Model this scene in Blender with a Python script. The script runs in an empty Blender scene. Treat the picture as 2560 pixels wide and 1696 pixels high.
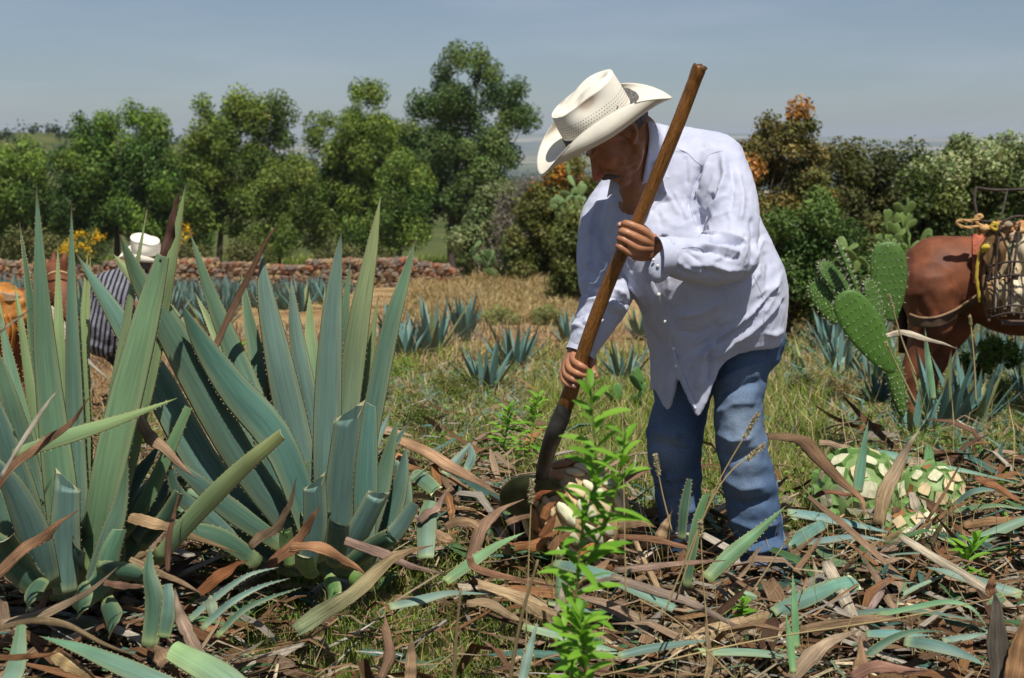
import bpy, math, random
import numpy as np
from mathutils import Vector, noise
from mathutils.bvhtree import BVHTree

scene = bpy.context.scene
R = math.radians
rng = np.random.default_rng(7)
random.seed(7)

# ------------------------------------------------------------------ camera
CAM_H = 1.40
FOC = 3555.0                       # focal length in pixels of the 2560 px wide photograph
HORIZON = 338.0
PITCH = math.atan((848 - HORIZON) / FOC)
cam_data = bpy.data.cameras.new('camera')
cam = bpy.data.objects.new('camera', cam_data)
scene.collection.objects.link(cam)
cam.location = (0, 0, CAM_H)
cam.rotation_euler = (math.pi / 2 - PITCH, 0, 0)
cam_data.sensor_width = 36.0
cam_data.lens = FOC / 2560 * 36
cam_data.clip_start = 0.05
cam_data.clip_end = 30000
cam_data.dof.use_dof = True
cam_data.dof.focus_distance = 4.25
cam_data.dof.aperture_fstop = 6.5
scene.camera = cam

# ------------------------------------------------------------------ light
SUN_DIR = Vector((0.11, -0.47, 0.87)).normalized()      # towards the sun
sun_el = math.asin(SUN_DIR.z)
sun_az = math.atan2(SUN_DIR.x, SUN_DIR.y)
sl = bpy.data.lights.new('sun', 'SUN')
sl.energy = 4.7
sl.angle = R(0.55)
sl.color = (1.0, 0.955, 0.88)
so = bpy.data.objects.new('sun', sl)
scene.collection.objects.link(so)
so.rotation_euler = SUN_DIR.to_track_quat('Z', 'Y').to_euler()

world = bpy.data.worlds.new('World')
scene.world = world
world.use_nodes = True
wn = world.node_tree.nodes
wl = world.node_tree.links
wn.clear()
w_out = wn.new('ShaderNodeOutputWorld')
w_bg = wn.new('ShaderNodeBackground')
w_sky = wn.new('ShaderNodeTexSky')
w_sky.sky_type = 'NISHITA'
w_sky.sun_disc = False
w_sky.sun_elevation = sun_el
w_sky.sun_rotation = sun_az
w_sky.altitude = 1800
w_sky.air_density = 1.0
w_sky.dust_density = 1.6
w_sky.ozone_density = 2.2
w_bg.inputs['Strength'].default_value = 0.060
# muted, slightly milky sky with thin cirrus streaks
w_hsv = wn.new('ShaderNodeHueSaturation')
w_hsv.inputs['Saturation'].default_value = 0.72
w_hsv.inputs['Value'].default_value = 1.0
w_tc = wn.new('ShaderNodeTexCoord')
w_map = wn.new('ShaderNodeMapping')
w_map.inputs['Scale'].default_value = (1.6, 1.6, 9.0)
w_noise = wn.new('ShaderNodeTexNoise')
w_noise.inputs['Scale'].default_value = 2.6
w_noise.inputs['Detail'].default_value = 7
w_noise.inputs['Roughness'].default_value = 0.55
w_ramp = wn.new('ShaderNodeValToRGB')
w_ramp.color_ramp.elements[0].position = 0.46
w_ramp.color_ramp.elements[0].color = (0, 0, 0, 1)
w_ramp.color_ramp.elements[1].position = 0.78
w_ramp.color_ramp.elements[1].color = (0.30, 0.30, 0.30, 1)
w_mix = wn.new('ShaderNodeMixRGB')
w_mix.inputs['Color2'].default_value = (9.5, 9.6, 10.6, 1)
wl.new(w_sky.outputs['Color'], w_hsv.inputs['Color'])
wl.new(w_tc.outputs['Generated'], w_map.inputs['Vector'])
wl.new(w_map.outputs['Vector'], w_noise.inputs['Vector'])
wl.new(w_noise.outputs['Fac'], w_ramp.inputs['Fac'])
wl.new(w_ramp.outputs['Color'], w_mix.inputs['Fac'])
wl.new(w_hsv.outputs['Color'], w_mix.inputs['Color1'])
w_tint = wn.new('ShaderNodeMixRGB'); w_tint.blend_type = 'MULTIPLY'; w_tint.inputs['Fac'].default_value = 1.0
w_tint.inputs['Color2'].default_value = (0.88, 0.945, 1.03, 1)
wl.new(w_mix.outputs['Color'], w_tint.inputs['Color1'])
wl.new(w_tint.outputs['Color'], w_bg.inputs['Color'])
wl.new(w_bg.outputs['Background'], w_out.inputs['Surface'])

scene.view_settings.view_transform = 'Standard'
scene.view_settings.look = 'None'
scene.view_settings.exposure = 0.10
scene.view_settings.gamma = 1.0
scene.view_settings.use_curve_mapping = False
scene.render.engine = 'CYCLES'
scene.cycles.max_bounces = 6
scene.cycles.diffuse_bounces = 3
scene.cycles.transparent_max_bounces = 6
scene.cycles.volume_bounces = 0
scene.cycles.use_denoising = True

# ------------------------------------------------------------------ geometry helpers
CAMV = np.array([0.0, 0.0, CAM_H])
ca, sa = math.cos(PITCH), math.sin(PITCH)

def ray(px, py):
    u = (np.asarray(px, float) - 1280) / FOC
    v = (848 - np.asarray(py, float)) / FOC
    return np.stack([u, ca + v * sa, -sa + v * ca], -1)

def P(px, py, D):
    """world point seen at photograph pixel (px,py), D metres away along +Y"""
    r = ray(px, py)
    return CAMV + r * (np.asarray(D, float) / r[..., 1])[..., None]

def proj(V):
    d = V - CAMV
    x = d[..., 0]; f = d[..., 1] * ca - d[..., 2] * sa; u = d[..., 1] * sa + d[..., 2] * ca
    return 1280 + FOC * x / f, 848 - FOC * u / f

def sst(x, a, b):
    t = np.clip((x - a) / (b - a), 0, 1)
    return t * t * (3 - 2 * t)

def gnoise(x, y, s, seed=0):
    return (np.sin(x * s * 1.3 + y * s * .7 + seed) * np.cos(y * s * 1.7 - x * s * .4 + seed * 2.1)
            + .5 * np.sin(x * s * 2.9 - y * s * 2.3 + seed * 1.3) + .3 * np.cos(x * s * 5.1 + y * s * 4.7 + seed)) / 1.8

def ground(x, y):
    x = np.asarray(x, float); y = np.asarray(y, float)
    z = -0.091 * 0.5 * ((y - 5) + np.sqrt((y - 5) ** 2 + 1.0)) * 1.0
    flat = -0.091 * 57
    z = np.where(y > 62, flat - 0.012 * (y - 62), z)
    k = sst(y, 56, 66)
    z0 = -0.091 * (np.minimum(y, 70) - 5)
    z = np.where((y > 50) & (y < 75), (1 - k) * np.where(y > 5, z0, 0) + k * (flat - 0.012 * (y - 62)), z)
    # the hillside falls away to the wide valley beyond
    fall = sst(y, 170, 900)
    z = z * (1 - fall) + (-62) * fall
    # near ground relief
    near = 1 - sst(y, 14, 40)
    z = z + near * (0.030 * gnoise(x, y, 1.9, 1) + 0.018 * gnoise(x, y, 5.3, 4))
    z = z + sst(y, 20, 60) * (1 - sst(y, 70, 140)) * .12 * gnoise(x, y, .35, 2)
    # wooded rise behind the trees on the left
    r = np.exp(-((x + 105) / 75.0) ** 2 - ((y - 330) / 95.0) ** 2)
    z = z + r * 16.0
    # mesas of the far side of the valley
    z = z + sst(y, 5200, 7600) * (58 + 9 * np.tanh(2 * np.sin(x / 900.0 + 1.0)) + 7 * np.tanh(3 * np.sin(x / 420.0)))
    z = z + sst(y, 1500, 2600) * (1 - sst(y, 5200, 7600)) * 4 * np.sin(x / 260 + y / 500.)
    z = z + .85 * np.exp(-((x - 0.9) / 2.8) ** 2 - ((y - 34) / 5.5) ** 2)
    return z

def G(px, py, lift=0.0):
    px = np.asarray(px, float); py = np.asarray(py, float)
    px, py = np.broadcast_arrays(px, py)
    r = ray(px, py)
    lo = np.full(px.shape, 1.0); hi = np.full(px.shape, 160.0)
    # march for the first crossing
    Ds = np.geomspace(1.2, 160, 140)
    found = np.zeros(px.shape, bool)
    prev = Ds[0]
    for D in Ds[1:]:
        p = CAMV + r * (D / r[..., 1])[..., None]
        below = p[..., 2] < ground(p[..., 0], p[..., 1]) + lift
        new = below & ~found
        lo = np.where(new, prev, lo); hi = np.where(new, D, hi)
        found |= below
        prev = D
    for _ in range(18):
        m = (lo + hi) / 2
        p = CAMV + r * (m / r[..., 1])[..., None]
        b = p[..., 2] < ground(p[..., 0], p[..., 1]) + lift
        hi = np.where(b, m, hi); lo = np.where(b, lo, m)
    return CAMV + r * (hi / r[..., 1])[..., None]

def nrm(v):
    return v / (np.linalg.norm(v, axis=-1, keepdims=True) + 1e-12)

# ------------------------------------------------------------------ object helpers
ORG = {}

def tag(o, label=None, cat=None, group=None, kind=None):
    if label: o['label'] = label
    if cat: o['category'] = cat
    if group: o['group'] = group
    if kind: o['kind'] = kind
    return o

def mesh(name, V, F, mats=None, col=None, uv=None, smooth=True, midx=None):
    """V (n,3); F list of arrays/lists of equal-size faces or one array"""
    me = bpy.data.meshes.new(name)
    V = np.asarray(V, np.float32)
    if not isinstance(F, list): F = [F]
    F = [np.asarray(f, np.int32) for f in F if len(f)]
    F = [f.reshape(len(f), -1) for f in F]
    nl = sum(f.size for f in F); npoly = sum(len(f) for f in F)
    me.vertices.add(len(V)); me.vertices.foreach_set('co', V.ravel())
    me.loops.add(nl); me.polygons.add(npoly)
    loops = np.concatenate([f.ravel() for f in F]) if F else np.zeros(0, np.int32)
    tot = np.concatenate([np.full(len(f), f.shape[1], np.int32) for f in F])
    st = np.concatenate([[0], np.cumsum(tot)[:-1]]).astype(np.int32)
    me.loops.foreach_set('vertex_index', loops)
    me.polygons.foreach_set('loop_start', st)
    me.polygons.foreach_set('loop_total', tot)
    me.polygons.foreach_set('use_smooth', np.full(npoly, smooth))
    if midx is not None:
        me.polygons.foreach_set('material_index', np.asarray(midx, np.int32))
    if col is not None:
        a = me.color_attributes.new('Col', 'FLOAT_COLOR', 'POINT')
        c = np.ones((len(V), 4), np.float32); c[:, :3] = np.clip(col, 0, 1)
        a.data.foreach_set('color', c.ravel())
    if uv is not None:
        l = me.uv_layers.new(name='UVMap')
        l.data.foreach_set('uv', np.asarray(uv, np.float32)[loops].ravel())
    if mats is not None:
        for m in (mats if isinstance(mats, (list, tuple)) else [mats]):
            me.materials.append(m)
    me.update(calc_edges=True)
    me.validate(clean_customdata=False)
    return me

def link(name, data, parent=None, loc=None):
    o = bpy.data.objects.new(name, data)
    scene.collection.objects.link(o)
    if parent is not None:
        o.parent = parent
    if loc is not None:
        o.location = loc
    return o

def thing(name, label, cat, loc, group=None):
    o = bpy.data.objects.new(name, None)
    scene.collection.objects.link(o)
    o.empty_display_size = .1
    o.location = tuple(float(v) for v in loc)
    ORG[o.name] = np.array(loc, float)
    tag(o, label, cat, group)
    return o

def part(name, V, F, mat, parent, **k):
    """a mesh given in world coordinates, parented to a thing (or to a part of it)"""
    org = ORG[parent.name]
    o = link(name, mesh(name, np.asarray(V, float) - org, F, mat, **k), parent)
    ORG[o.name] = org
    return o

def solo(name, V, F, mat, label, cat, group=None, **k):
    V = np.asarray(V, float)
    org = V.mean(0); org[2] = V[:, 2].min()
    o = link(name, mesh(name, V - org, F, mat, **k), None, tuple(float(v) for v in org))
    ORG[o.name] = org
    return tag(o, label, cat, group)

def struct(name, V, F, mat, **k):
    o = link(name, mesh(name, V, F, mat, **k))
    return tag(o, kind='structure')

def stuff(name, V, F, mat, label, cat, **k):
    o = link(name, mesh(name, V, F, mat, **k))
    return tag(o, label, cat, kind='stuff')

def copy_tree(o, parent=None):
    c = o.copy(); scene.collection.objects.link(c)
    c.parent = parent
    for ch in list(o.children):
        copy_tree(ch, c)
    return c

# ------------------------------------------------------------------ mesh pieces
def grid_faces(n, m, closed=True, off=0):
    """n rings of m points"""
    i = np.arange(n - 1)[:, None]
    j = np.arange(m if closed else m - 1)[None, :]
    jn = (j + 1) % m
    a = i * m + j; b = i * m + jn; c = (i + 1) * m + jn; d = (i + 1) * m + j
    a, b, c, d = np.broadcast_arrays(a, b, c, d)
    return np.stack([a, b, c, d], -1).reshape(-1, 4) + off

def join(parts):
    """parts: list of (V,F4or list) -> V, [F...]"""
    Vs, Fs, o = [], [], 0
    for V, F in parts:
        for f in (F if isinstance(F, list) else [F]):
            if len(f): Fs.append(np.asarray(f) + o)
        Vs.append(V); o += len(V)
    byn = {}
    for f in Fs: byn.setdefault(f.shape[1], []).append(f)
    return np.concatenate(Vs), [np.concatenate(v) for v in byn.values()]

def spline(pts, n):
    pts = np.asarray(pts, float)
    k = len(pts)
    if k == 2:
        t = np.linspace(0, 1, n)[:, None]
        return pts[0] * (1 - t) + pts[1] * t
    ext = np.vstack([2 * pts[0] - pts[1], pts, 2 * pts[-1] - pts[-2]])
    ts = np.linspace(0, k - 1, n)
    i = np.minimum(ts.astype(int), k - 2); f = (ts - i)[:, None]
    p0, p1, p2, p3 = ext[i], ext[i + 1], ext[i + 2], ext[i + 3]
    return .5 * (2 * p1 + (p2 - p0) * f + (2 * p0 - 5 * p1 + 4 * p2 - p3) * f ** 2 + (3 * p1 - p0 - 3 * p2 + p3) * f ** 3)

def frames(path, up=(0, 0, 1)):
    path = np.asarray(path, float)
    T = nrm(np.gradient(path, axis=0))
    n0 = np.cross(T[0], np.asarray(up, float))
    if np.linalg.norm(n0) < 1e-3: n0 = np.cross(T[0], [1, 0, 0])
    N = [n0 / np.linalg.norm(n0)]
    for i in range(1, len(T)):
        v = N[-1] - T[i] * np.dot(N[-1], T[i])
        N.append(v / (np.linalg.norm(v) + 1e-12))
    N = np.array(N)
    return T, N, np.cross(T, N)

def tube(path, rad, m=8, cap=True, flat=1.0, up=(0, 0, 1)):
    path = np.asarray(path, float); n = len(path)
    rad = np.broadcast_to(np.asarray(rad, float), (n,))
    T, N, B = frames(path, up)
    a = np.linspace(0, 2 * math.pi, m, endpoint=False)
    ring = (N[:, None] * np.cos(a)[None, :, None] + flat * B[:, None] * np.sin(a)[None, :, None]) * rad[:, None, None]
    V = (path[:, None] + ring).reshape(-1, 3)
    F = [grid_faces(n, m)]
    if cap:
        V = np.vstack([V, path[0], path[-1]])
        j = np.arange(m); jn = (j + 1) % m
        F.append(np.stack([jn, j, np.full(m, n * m)], -1))
        F.append(np.stack([(n - 1) * m + j, (n - 1) * m + jn, np.full(m, n * m + 1)], -1))
    return V, F

def capsule(pts, rad, m=10, n=None, sub=4):
    """smooth chain of rounded capsules through the points"""
    pts = np.asarray(pts, float); rad = np.asarray(rad, float)
    n = n or (len(pts) - 1) * sub + 1
    path = spline(pts, n) if len(pts) > 1 else pts
    r = np.interp(np.linspace(0, len(pts) - 1, n), np.arange(len(pts)), rad)
    t0 = nrm(path[0] - path[1]); t1 = nrm(path[-1] - path[-2])
    th = np.array([80, 55, 28]) * math.pi / 180
    a = [path[0] + t0 * r[0] * math.sin(x) for x in th]; ra = [r[0] * math.cos(x) for x in th]
    b = [path[-1] + t1 * r[-1] * math.sin(x) for x in th[::-1]]; rb = [r[-1] * math.cos(x) for x in th[::-1]]
    return tube(np.vstack([a, path, b]), np.concatenate([ra, r, rb]), m)

def ellipsoid(c, r, rot=None, nu=16, nv=12):
    u = np.linspace(0, 2 * math.pi, nu, endpoint=False)
    v = np.linspace(0, math.pi, nv)[1:-1]
    x = np.sin(v)[:, None] * np.cos(u); y = np.sin(v)[:, None] * np.sin(u); z = np.cos(v)[:, None] * np.ones(nu)
    V = np.stack([x, y, z], -1).reshape(-1, 3)
    V = np.vstack([V, [0, 0, 1], [0, 0, -1]]) * np.asarray(r, float)
    if rot is not None: V = V @ np.asarray(rot)
    V = V + np.asarray(c, float)
    n = len(v); k = n * nu; j = np.arange(nu); jn = (j + 1) % nu
    F = [grid_faces(n, nu)[:, ::-1], np.stack([j, jn, np.full(nu, k)], -1), np.stack([(n - 1) * nu + jn, (n - 1) * nu + j, np.full(nu, k + 1)], -1)]
    return V, F

def box(c, s, rot=None):
    v = np.array([[x, y, z] for x in (-.5, .5) for y in (-.5, .5) for z in (-.5, .5)]) * np.asarray(s, float)
    if rot is not None: v = v @ np.asarray(rot).T
    return v + np.asarray(c, float), np.array([[0, 1, 3, 2], [4, 6, 7, 5], [0, 4, 5, 1], [2, 3, 7, 6], [0, 2, 6, 4], [1, 5, 7, 3]])

def fuse(parts, voxel, smooth_iter=4, fac=.5):
    """voxel union of overlapping closed pieces -> one continuous surface"""
    V, F = join(parts)
    me = mesh('tmp', V, F)
    o = bpy.data.objects.new('tmp', me); scene.collection.objects.link(o)
    m = o.modifiers.new('r', 'REMESH'); m.mode = 'VOXEL'; m.voxel_size = voxel
    if smooth_iter:
        s = o.modifiers.new('s', 'SMOOTH'); s.iterations = smooth_iter; s.factor = fac
    dg = bpy.context.evaluated_depsgraph_get()
    ev = o.evaluated_get(dg); em = ev.to_mesh()
    n = len(em.vertices)
    co = np.empty(n * 3, np.float32); em.vertices.foreach_get('co', co)
    nf = len(em.polygons)
    lt = np.empty(nf, np.int32); em.polygons.foreach_get('loop_total', lt)
    li = np.empty(len(em.loops), np.int32); em.loops.foreach_get('vertex_index', li)
    ls = np.empty(nf, np.int32); em.polygons.foreach_get('loop_start', ls)
    Fo = []
    for k in (3, 4):
        s = ls[lt == k]
        if len(s): Fo.append(li[s[:, None] + np.arange(k)])
    ev.to_mesh_clear()
    bpy.data.objects.remove(o); bpy.data.meshes.remove(me)
    return co.reshape(-1, 3).astype(float), Fo

def vnormals(V, F):
    N = np.zeros_like(V)
    for f in (F if isinstance(F, list) else [F]):
        a, b, c = V[f[:, 0]], V[f[:, 1]], V[f[:, 2]]
        n = np.cross(b - a, c - a)
        if f.shape[1] == 4:
            n = np.cross(V[f[:, 2]] - V[f[:, 0]], V[f[:, 3]] - V[f[:, 1]])
        for k in range(f.shape[1]):
            np.add.at(N, f[:, k], n)
    return nrm(N)

def bvh_of(V, F):
    polys = []
    for f in (F if isinstance(F, list) else [F]): polys += f.tolist()
    return BVHTree.FromPolygons([Vector(v) for v in V], polys)

def hit(bvh, px, py, default=None):
    r = ray(px, py)
    loc, n, i, d = bvh.ray_cast(Vector(CAMV), Vector(r).normalized(), 30)
    if loc is None: return default
    return np.array(loc), np.array(n)

def polydist(x, y, pl):
    """distance to a polyline, signed side, param 0..1"""
    best = np.full(x.shape, 1e9); side = np.zeros(x.shape); par = np.zeros(x.shape)
    pl = np.asarray(pl, float)
    seg = np.hypot(*(pl[1:] - pl[:-1]).T); cum = np.concatenate([[0], np.cumsum(seg)])
    for i in range(len(pl) - 1):
        ax, ay = pl[i]; bx, by = pl[i + 1]
        dx, dy = bx - ax, by - ay
        t = np.clip(((x - ax) * dx + (y - ay) * dy) / (dx * dx + dy * dy), 0, 1)
        ex, ey = x - ax - t * dx, y - ay - t * dy
        d = np.hypot(ex, ey)
        m = d < best
        best = np.where(m, d, best); side = np.where(m, np.sign(dx * ey - dy * ex), side)
        par = np.where(m, (cum[i] + t * seg[i]) / cum[-1], par)
    return best, side, par

# ------------------------------------------------------------------ materials
def nt(name):
    m = bpy.data.materials.new(name); m.use_nodes = True
    n = m.node_tree.nodes; l = m.node_tree.links
    n.clear()
    out = n.new('ShaderNodeOutputMaterial')
    return m, n, l, out

def principled(n, l, out, rough=.6, spec=.3, **k):
    b = n.new('ShaderNodeBsdfPrincipled')
    b.inputs['Roughness'].default_value = rough
    b.inputs['Specular IOR Level'].default_value = spec
    for kk, v in k.items(): b.inputs[kk].default_value = v
    l.new(b.outputs[0], out.inputs['Surface'])
    return b

def tex_noise(n, l, scale, detail=4, rough=.55, vec=None, stretch=None, coord='Object'):
    t = n.new('ShaderNodeTexNoise')
    t.inputs['Scale'].default_value = scale; t.inputs['Detail'].default_value = detail
    t.inputs['Roughness'].default_value = rough
    tc = n.new('ShaderNodeTexCoord')
    src = tc.outputs[coord]
    if stretch is not None:
        mp = n.new('ShaderNodeMapping'); mp.inputs['Scale'].default_value = stretch
        l.new(src, mp.inputs['Vector']); src = mp.outputs['Vector']
    l.new(src, t.inputs['Vector'])
    return t

def ramp(n, l, src, stops):
    r = n.new('ShaderNodeValToRGB')
    e = r.color_ramp.elements
    while len(e) < len(stops): e.new(.5)
    for el, (p, c) in zip(e, stops):
        el.position = p; el.color = (c[0], c[1], c[2], 1) if not np.isscalar(c) else (c, c, c, 1)
    l.new(src, r.inputs['Fac'])
    return r

def mixc(n, l, a, b, fac, mode='MIX'):
    m = n.new('ShaderNodeMixRGB'); m.blend_type = mode
    for s, i in ((a, 'Color1'), (b, 'Color2'), (fac, 'Fac')):
        if isinstance(s, (int, float)): m.inputs[i].default_value = s
        elif isinstance(s, tuple): m.inputs[i].default_value = (s[0], s[1], s[2], 1)
        else: l.new(s, m.inputs[i])
    return m.outputs['Color']

def bump(n, l, height, bsdf, strength=.3, dist=.002, base=None):
    b = n.new('ShaderNodeBump')
    b.inputs['Strength'].default_value = strength; b.inputs['Distance'].default_value = dist
    l.new(height, b.inputs['Height'])
    if base is not None: l.new(base, b.inputs['Normal'])
    l.new(b.outputs['Normal'], bsdf.inputs['Normal'])
    return b.outputs['Normal']

def mat_attr(name, rough=.6, spec=.3, nscale=20, nstrength=.35, stretch=None, coord='Object',
             bstrength=.3, bdist=.002, bscale=None, bstretch=None, trans=0.0, lo=.65, hi=1.35, sheen=0):
    """colour from the Col attribute, broken up by noise, with relief"""
    m, n, l, out = nt(name)
    at = n.new('ShaderNodeAttribute'); at.attribute_name = 'Col'
    t = tex_noise(n, l, nscale, 5, .6, stretch=stretch, coord=coord)
    rp = ramp(n, l, t.outputs['Fac'], [(.25, lo), (.75, hi)])
    c = mixc(n, l, at.outputs['Color'], rp.outputs['Color'], nstrength, 'MULTIPLY')
    b = principled(n, l, out, rough, spec)
    l.new(c, b.inputs['Base Color'])
    if sheen: b.inputs['Sheen Weight'].default_value = sheen
    t2 = tex_noise(n, l, bscale or nscale, 6, .6, stretch=bstretch if bstretch is not None else stretch, coord=coord)
    if bstrength: bump(n, l, t2.outputs['Fac'], b, bstrength, bdist)
    if trans:
        tr = n.new('ShaderNodeBsdfTranslucent')
        c2 = mixc(n, l, c, (1.0, 1.25, .45), .8, 'MULTIPLY')
        l.new(c2, tr.inputs['Color'])
        ms = n.new('ShaderNodeMixShader'); ms.inputs['Fac'].default_value = trans
        l.new(b.outputs[0], ms.inputs[1]); l.new(tr.outputs[0], ms.inputs[2])
        l.new(ms.outputs[0], out.inputs['Surface'])
    return m

M = {}
M['leaf'] = mat_attr('tree_foliage', .55, .25, 3, .3, trans=.28, bstrength=0)
M['grass'] = mat_attr('grass_blades', .6, .2, 6, .35, trans=.25, bstrength=0)
M['agave'] = mat_attr('agave_skin', .50, .30, 3, .75, stretch=(4, .45, 1), coord='UV', bstrength=.25, bdist=.0015, bscale=10, bstretch=(7, .5, 1), lo=.62, hi=1.32)
M['dead'] = mat_attr('dead_leaf', .85, .1, 3.2, .95, stretch=(5, .6, 1), coord='UV', bstrength=1.0, bdist=.006, bscale=5, bstretch=(6, .5, 1), lo=.30, hi=1.6)
M['bark'] = mat_attr('bark', .9, .1, 6, .7, stretch=(1, 1, .25), bstrength=.8, bdist=.02, lo=.5, hi=1.4)
M['stone'] = mat_attr('field_stone', .9, .15, 5, .7, bstrength=.7, bdist=.03, bscale=8, lo=.55, hi=1.45)
M['fleshy'] = mat_attr('cut_agave_flesh', .5, .35, 40, .4, bstrength=.3, bdist=.002, lo=.7, hi=1.2)
M['cactus'] = mat_attr('cactus_pad_skin', .5, .3, 14, .8, bstrength=.25, bdist=.002, lo=.8, hi=1.25)
# ================================================================== ground
def make_ground():
    m, n, l, out = nt('ground_soil')
    tc = n.new('ShaderNodeTexCoord')
    sep = n.new('ShaderNodeSeparateXYZ'); l.new(tc.outputs['Object'], sep.inputs[0])
    y = sep.outputs['Y']
    def rng_(a, b):
        r = n.new('ShaderNodeMapRange'); r.interpolation_type = 'SMOOTHSTEP'
        r.inputs['From Min'].default_value = a; r.inputs['From Max'].default_value = b
        l.new(y, r.inputs['Value']); return r.outputs['Result']
    a = tex_noise(n, l, 9, 8, .65)
    b_ = tex_noise(n, l, 1.1, 6, .6)
    near = ramp(n, l, a.outputs['Fac'], [(.3, (.022, .014, .008)), (.5, (.07, .045, .024)), (.72, (.17, .115, .06))]).outputs['Color']
    red = ramp(n, l, b_.outputs['Fac'], [(.33, (.11, .045, .022)), (.5, (.23, .13, .06)), (.66, (.38, .26, .12))]).outputs['Color']
    tan = ramp(n, l, tex_noise(n, l, .35, 8, .65).outputs['Fac'], [(.35, (.16, .075, .035)), (.5, (.34, .22, .10)), (.68, (.45, .34, .17))]).outputs['Color']
    past = ramp(n, l, tex_noise(n, l, .09, 8, .65).outputs['Fac'], [(.35, (.05, .075, .02)), (.6, (.12, .13, .045)), (.75, (.25, .22, .10))]).outputs['Color']
    vor = n.new('ShaderNodeTexVoronoi'); vor.inputs['Scale'].default_value = .0042
    mp = n.new('ShaderNodeMapping'); mp.inputs['Scale'].default_value = (.45, 1, 1)
    l.new(tc.outputs['Object'], mp.inputs[0]); l.new(mp.outputs[0], vor.inputs['Vector'])
    bw = n.new('ShaderNodeRGBToBW'); l.new(vor.outputs['Color'], bw.inputs[0])
    far = ramp(n, l, bw.outputs[0], [(.2, (.045, .075, .035)), (.5, (.10, .12, .06)), (.62, (.12, .12, .07)), (.68, (.5, .42, .3)), (.8, (.16, .17, .09))]).outputs['Color']
    c = mixc(n, l, near, red, rng_(6.2, 11))
    c = mixc(n, l, c, tan, rng_(14, 26))
    c = mixc(n, l, c, past, rng_(56, 66))
    c = mixc(n, l, c, far, rng_(420, 800))
    bs = principled(n, l, out, .95, .1)
    l.new(c, bs.inputs['Base Color'])
    bump(n, l, a.outputs['Fac'], bs, .8, .03)
    ys = np.concatenate([np.linspace(-6, 1, 12)[:-1], 1 + (np.geomspace(1, 250, 360) - 1) / 249 * 79, np.geomspace(81, 9000, 130)])
    u = np.sinh(np.linspace(-1, 1, 260) * 1.6) / np.sinh(1.6)
    X = u[None, :] * (9 + np.maximum(ys, 0) * 1.15)[:, None]
    Y = np.repeat(ys[:, None], len(u), 1)
    V = np.stack([X, Y, ground(X, Y)], -1).reshape(-1, 3)
    struct('ground', V, grid_faces(len(ys), len(u), closed=False), m)

make_ground()

# ================================================================== leaf clouds
def leaf_cloud(C, Rd, n, size, cols, var=.25, aspect=.45, shell=.45, seed=0, droop=.0, flat=1.0):
    """many small leaf quads round clump centres C (k,3) with radii Rd; each clump has its own tone"""
    g = np.random.default_rng(seed)
    C = np.asarray(C, float); k = len(C)
    Rd = np.broadcast_to(np.asarray(Rd, float), (k,))
    n = np.broadcast_to(np.asarray(n, int), (k,))
    idx = np.repeat(np.arange(k), n); T = len(idx)
    d = nrm(g.normal(size=(T, 3)))
    r = g.random(T) ** shell
    d2 = d.copy(); d2[:, 2] *= flat
    pos = C[idx] + d2 * (r * Rd[idx])[:, None]
    nn = nrm(d + g.normal(size=(T, 3)) * .75 + np.array([0, 0, .35]))
    a = nrm(np.cross(nn, g.normal(size=(T, 3))) + np.array([0, 0, -droop]))
    b = np.cross(nn, a)
    s = size * (0.6 + .8 * g.random(T))
    A = a * s[:, None] * .5; B = nrm(b) * (s * aspect)[:, None] * .5
    V = np.stack([pos - A, pos + B - A * .1, pos + A, pos - B - A * .1], 1).reshape(-1, 3)
    F = np.arange(T * 4).reshape(-1, 4)
    cols = np.asarray(cols, float)
    if cols.ndim == 1: cols = np.repeat(cols[None], k, 0)
    c = cols[idx] * (1 + var * g.normal(size=(T, 1)) * .6) * (1 + .08 * g.normal(size=(T, 3)))
    c = np.clip(c, .004, 1)
    return V, F, np.repeat(c, 4, 0)

def fill_ellipses(ells, n, D, dspread, seed, minr, maxr):
    """clump centres inside crown lobes given as (px,py,rx,ry) at distance D"""
    g = np.random.default_rng(seed)
    area = np.array([e[2] * e[3] for e in ells], float)
    out = []; rad = []
    for e, na in zip(ells, np.maximum(2, (area / area.sum() * n)).astype(int)):
        a = g.random(na) * 2 * math.pi; r = np.sqrt(g.random(na)) ** .8
        px = e[0] + e[2] * r * np.cos(a); py = e[1] + e[3] * r * np.sin(a)
        w = np.sqrt(np.clip(1 - r ** 2, 0, 1)) * dspread
        dd = D + (g.random(na) * 2 - 1) * w
        out.append(P(px, py, dd)); rad.append(minr + (maxr - minr) * g.random(na))
    return np.concatenate(out), np.concatenate(rad)

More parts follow.
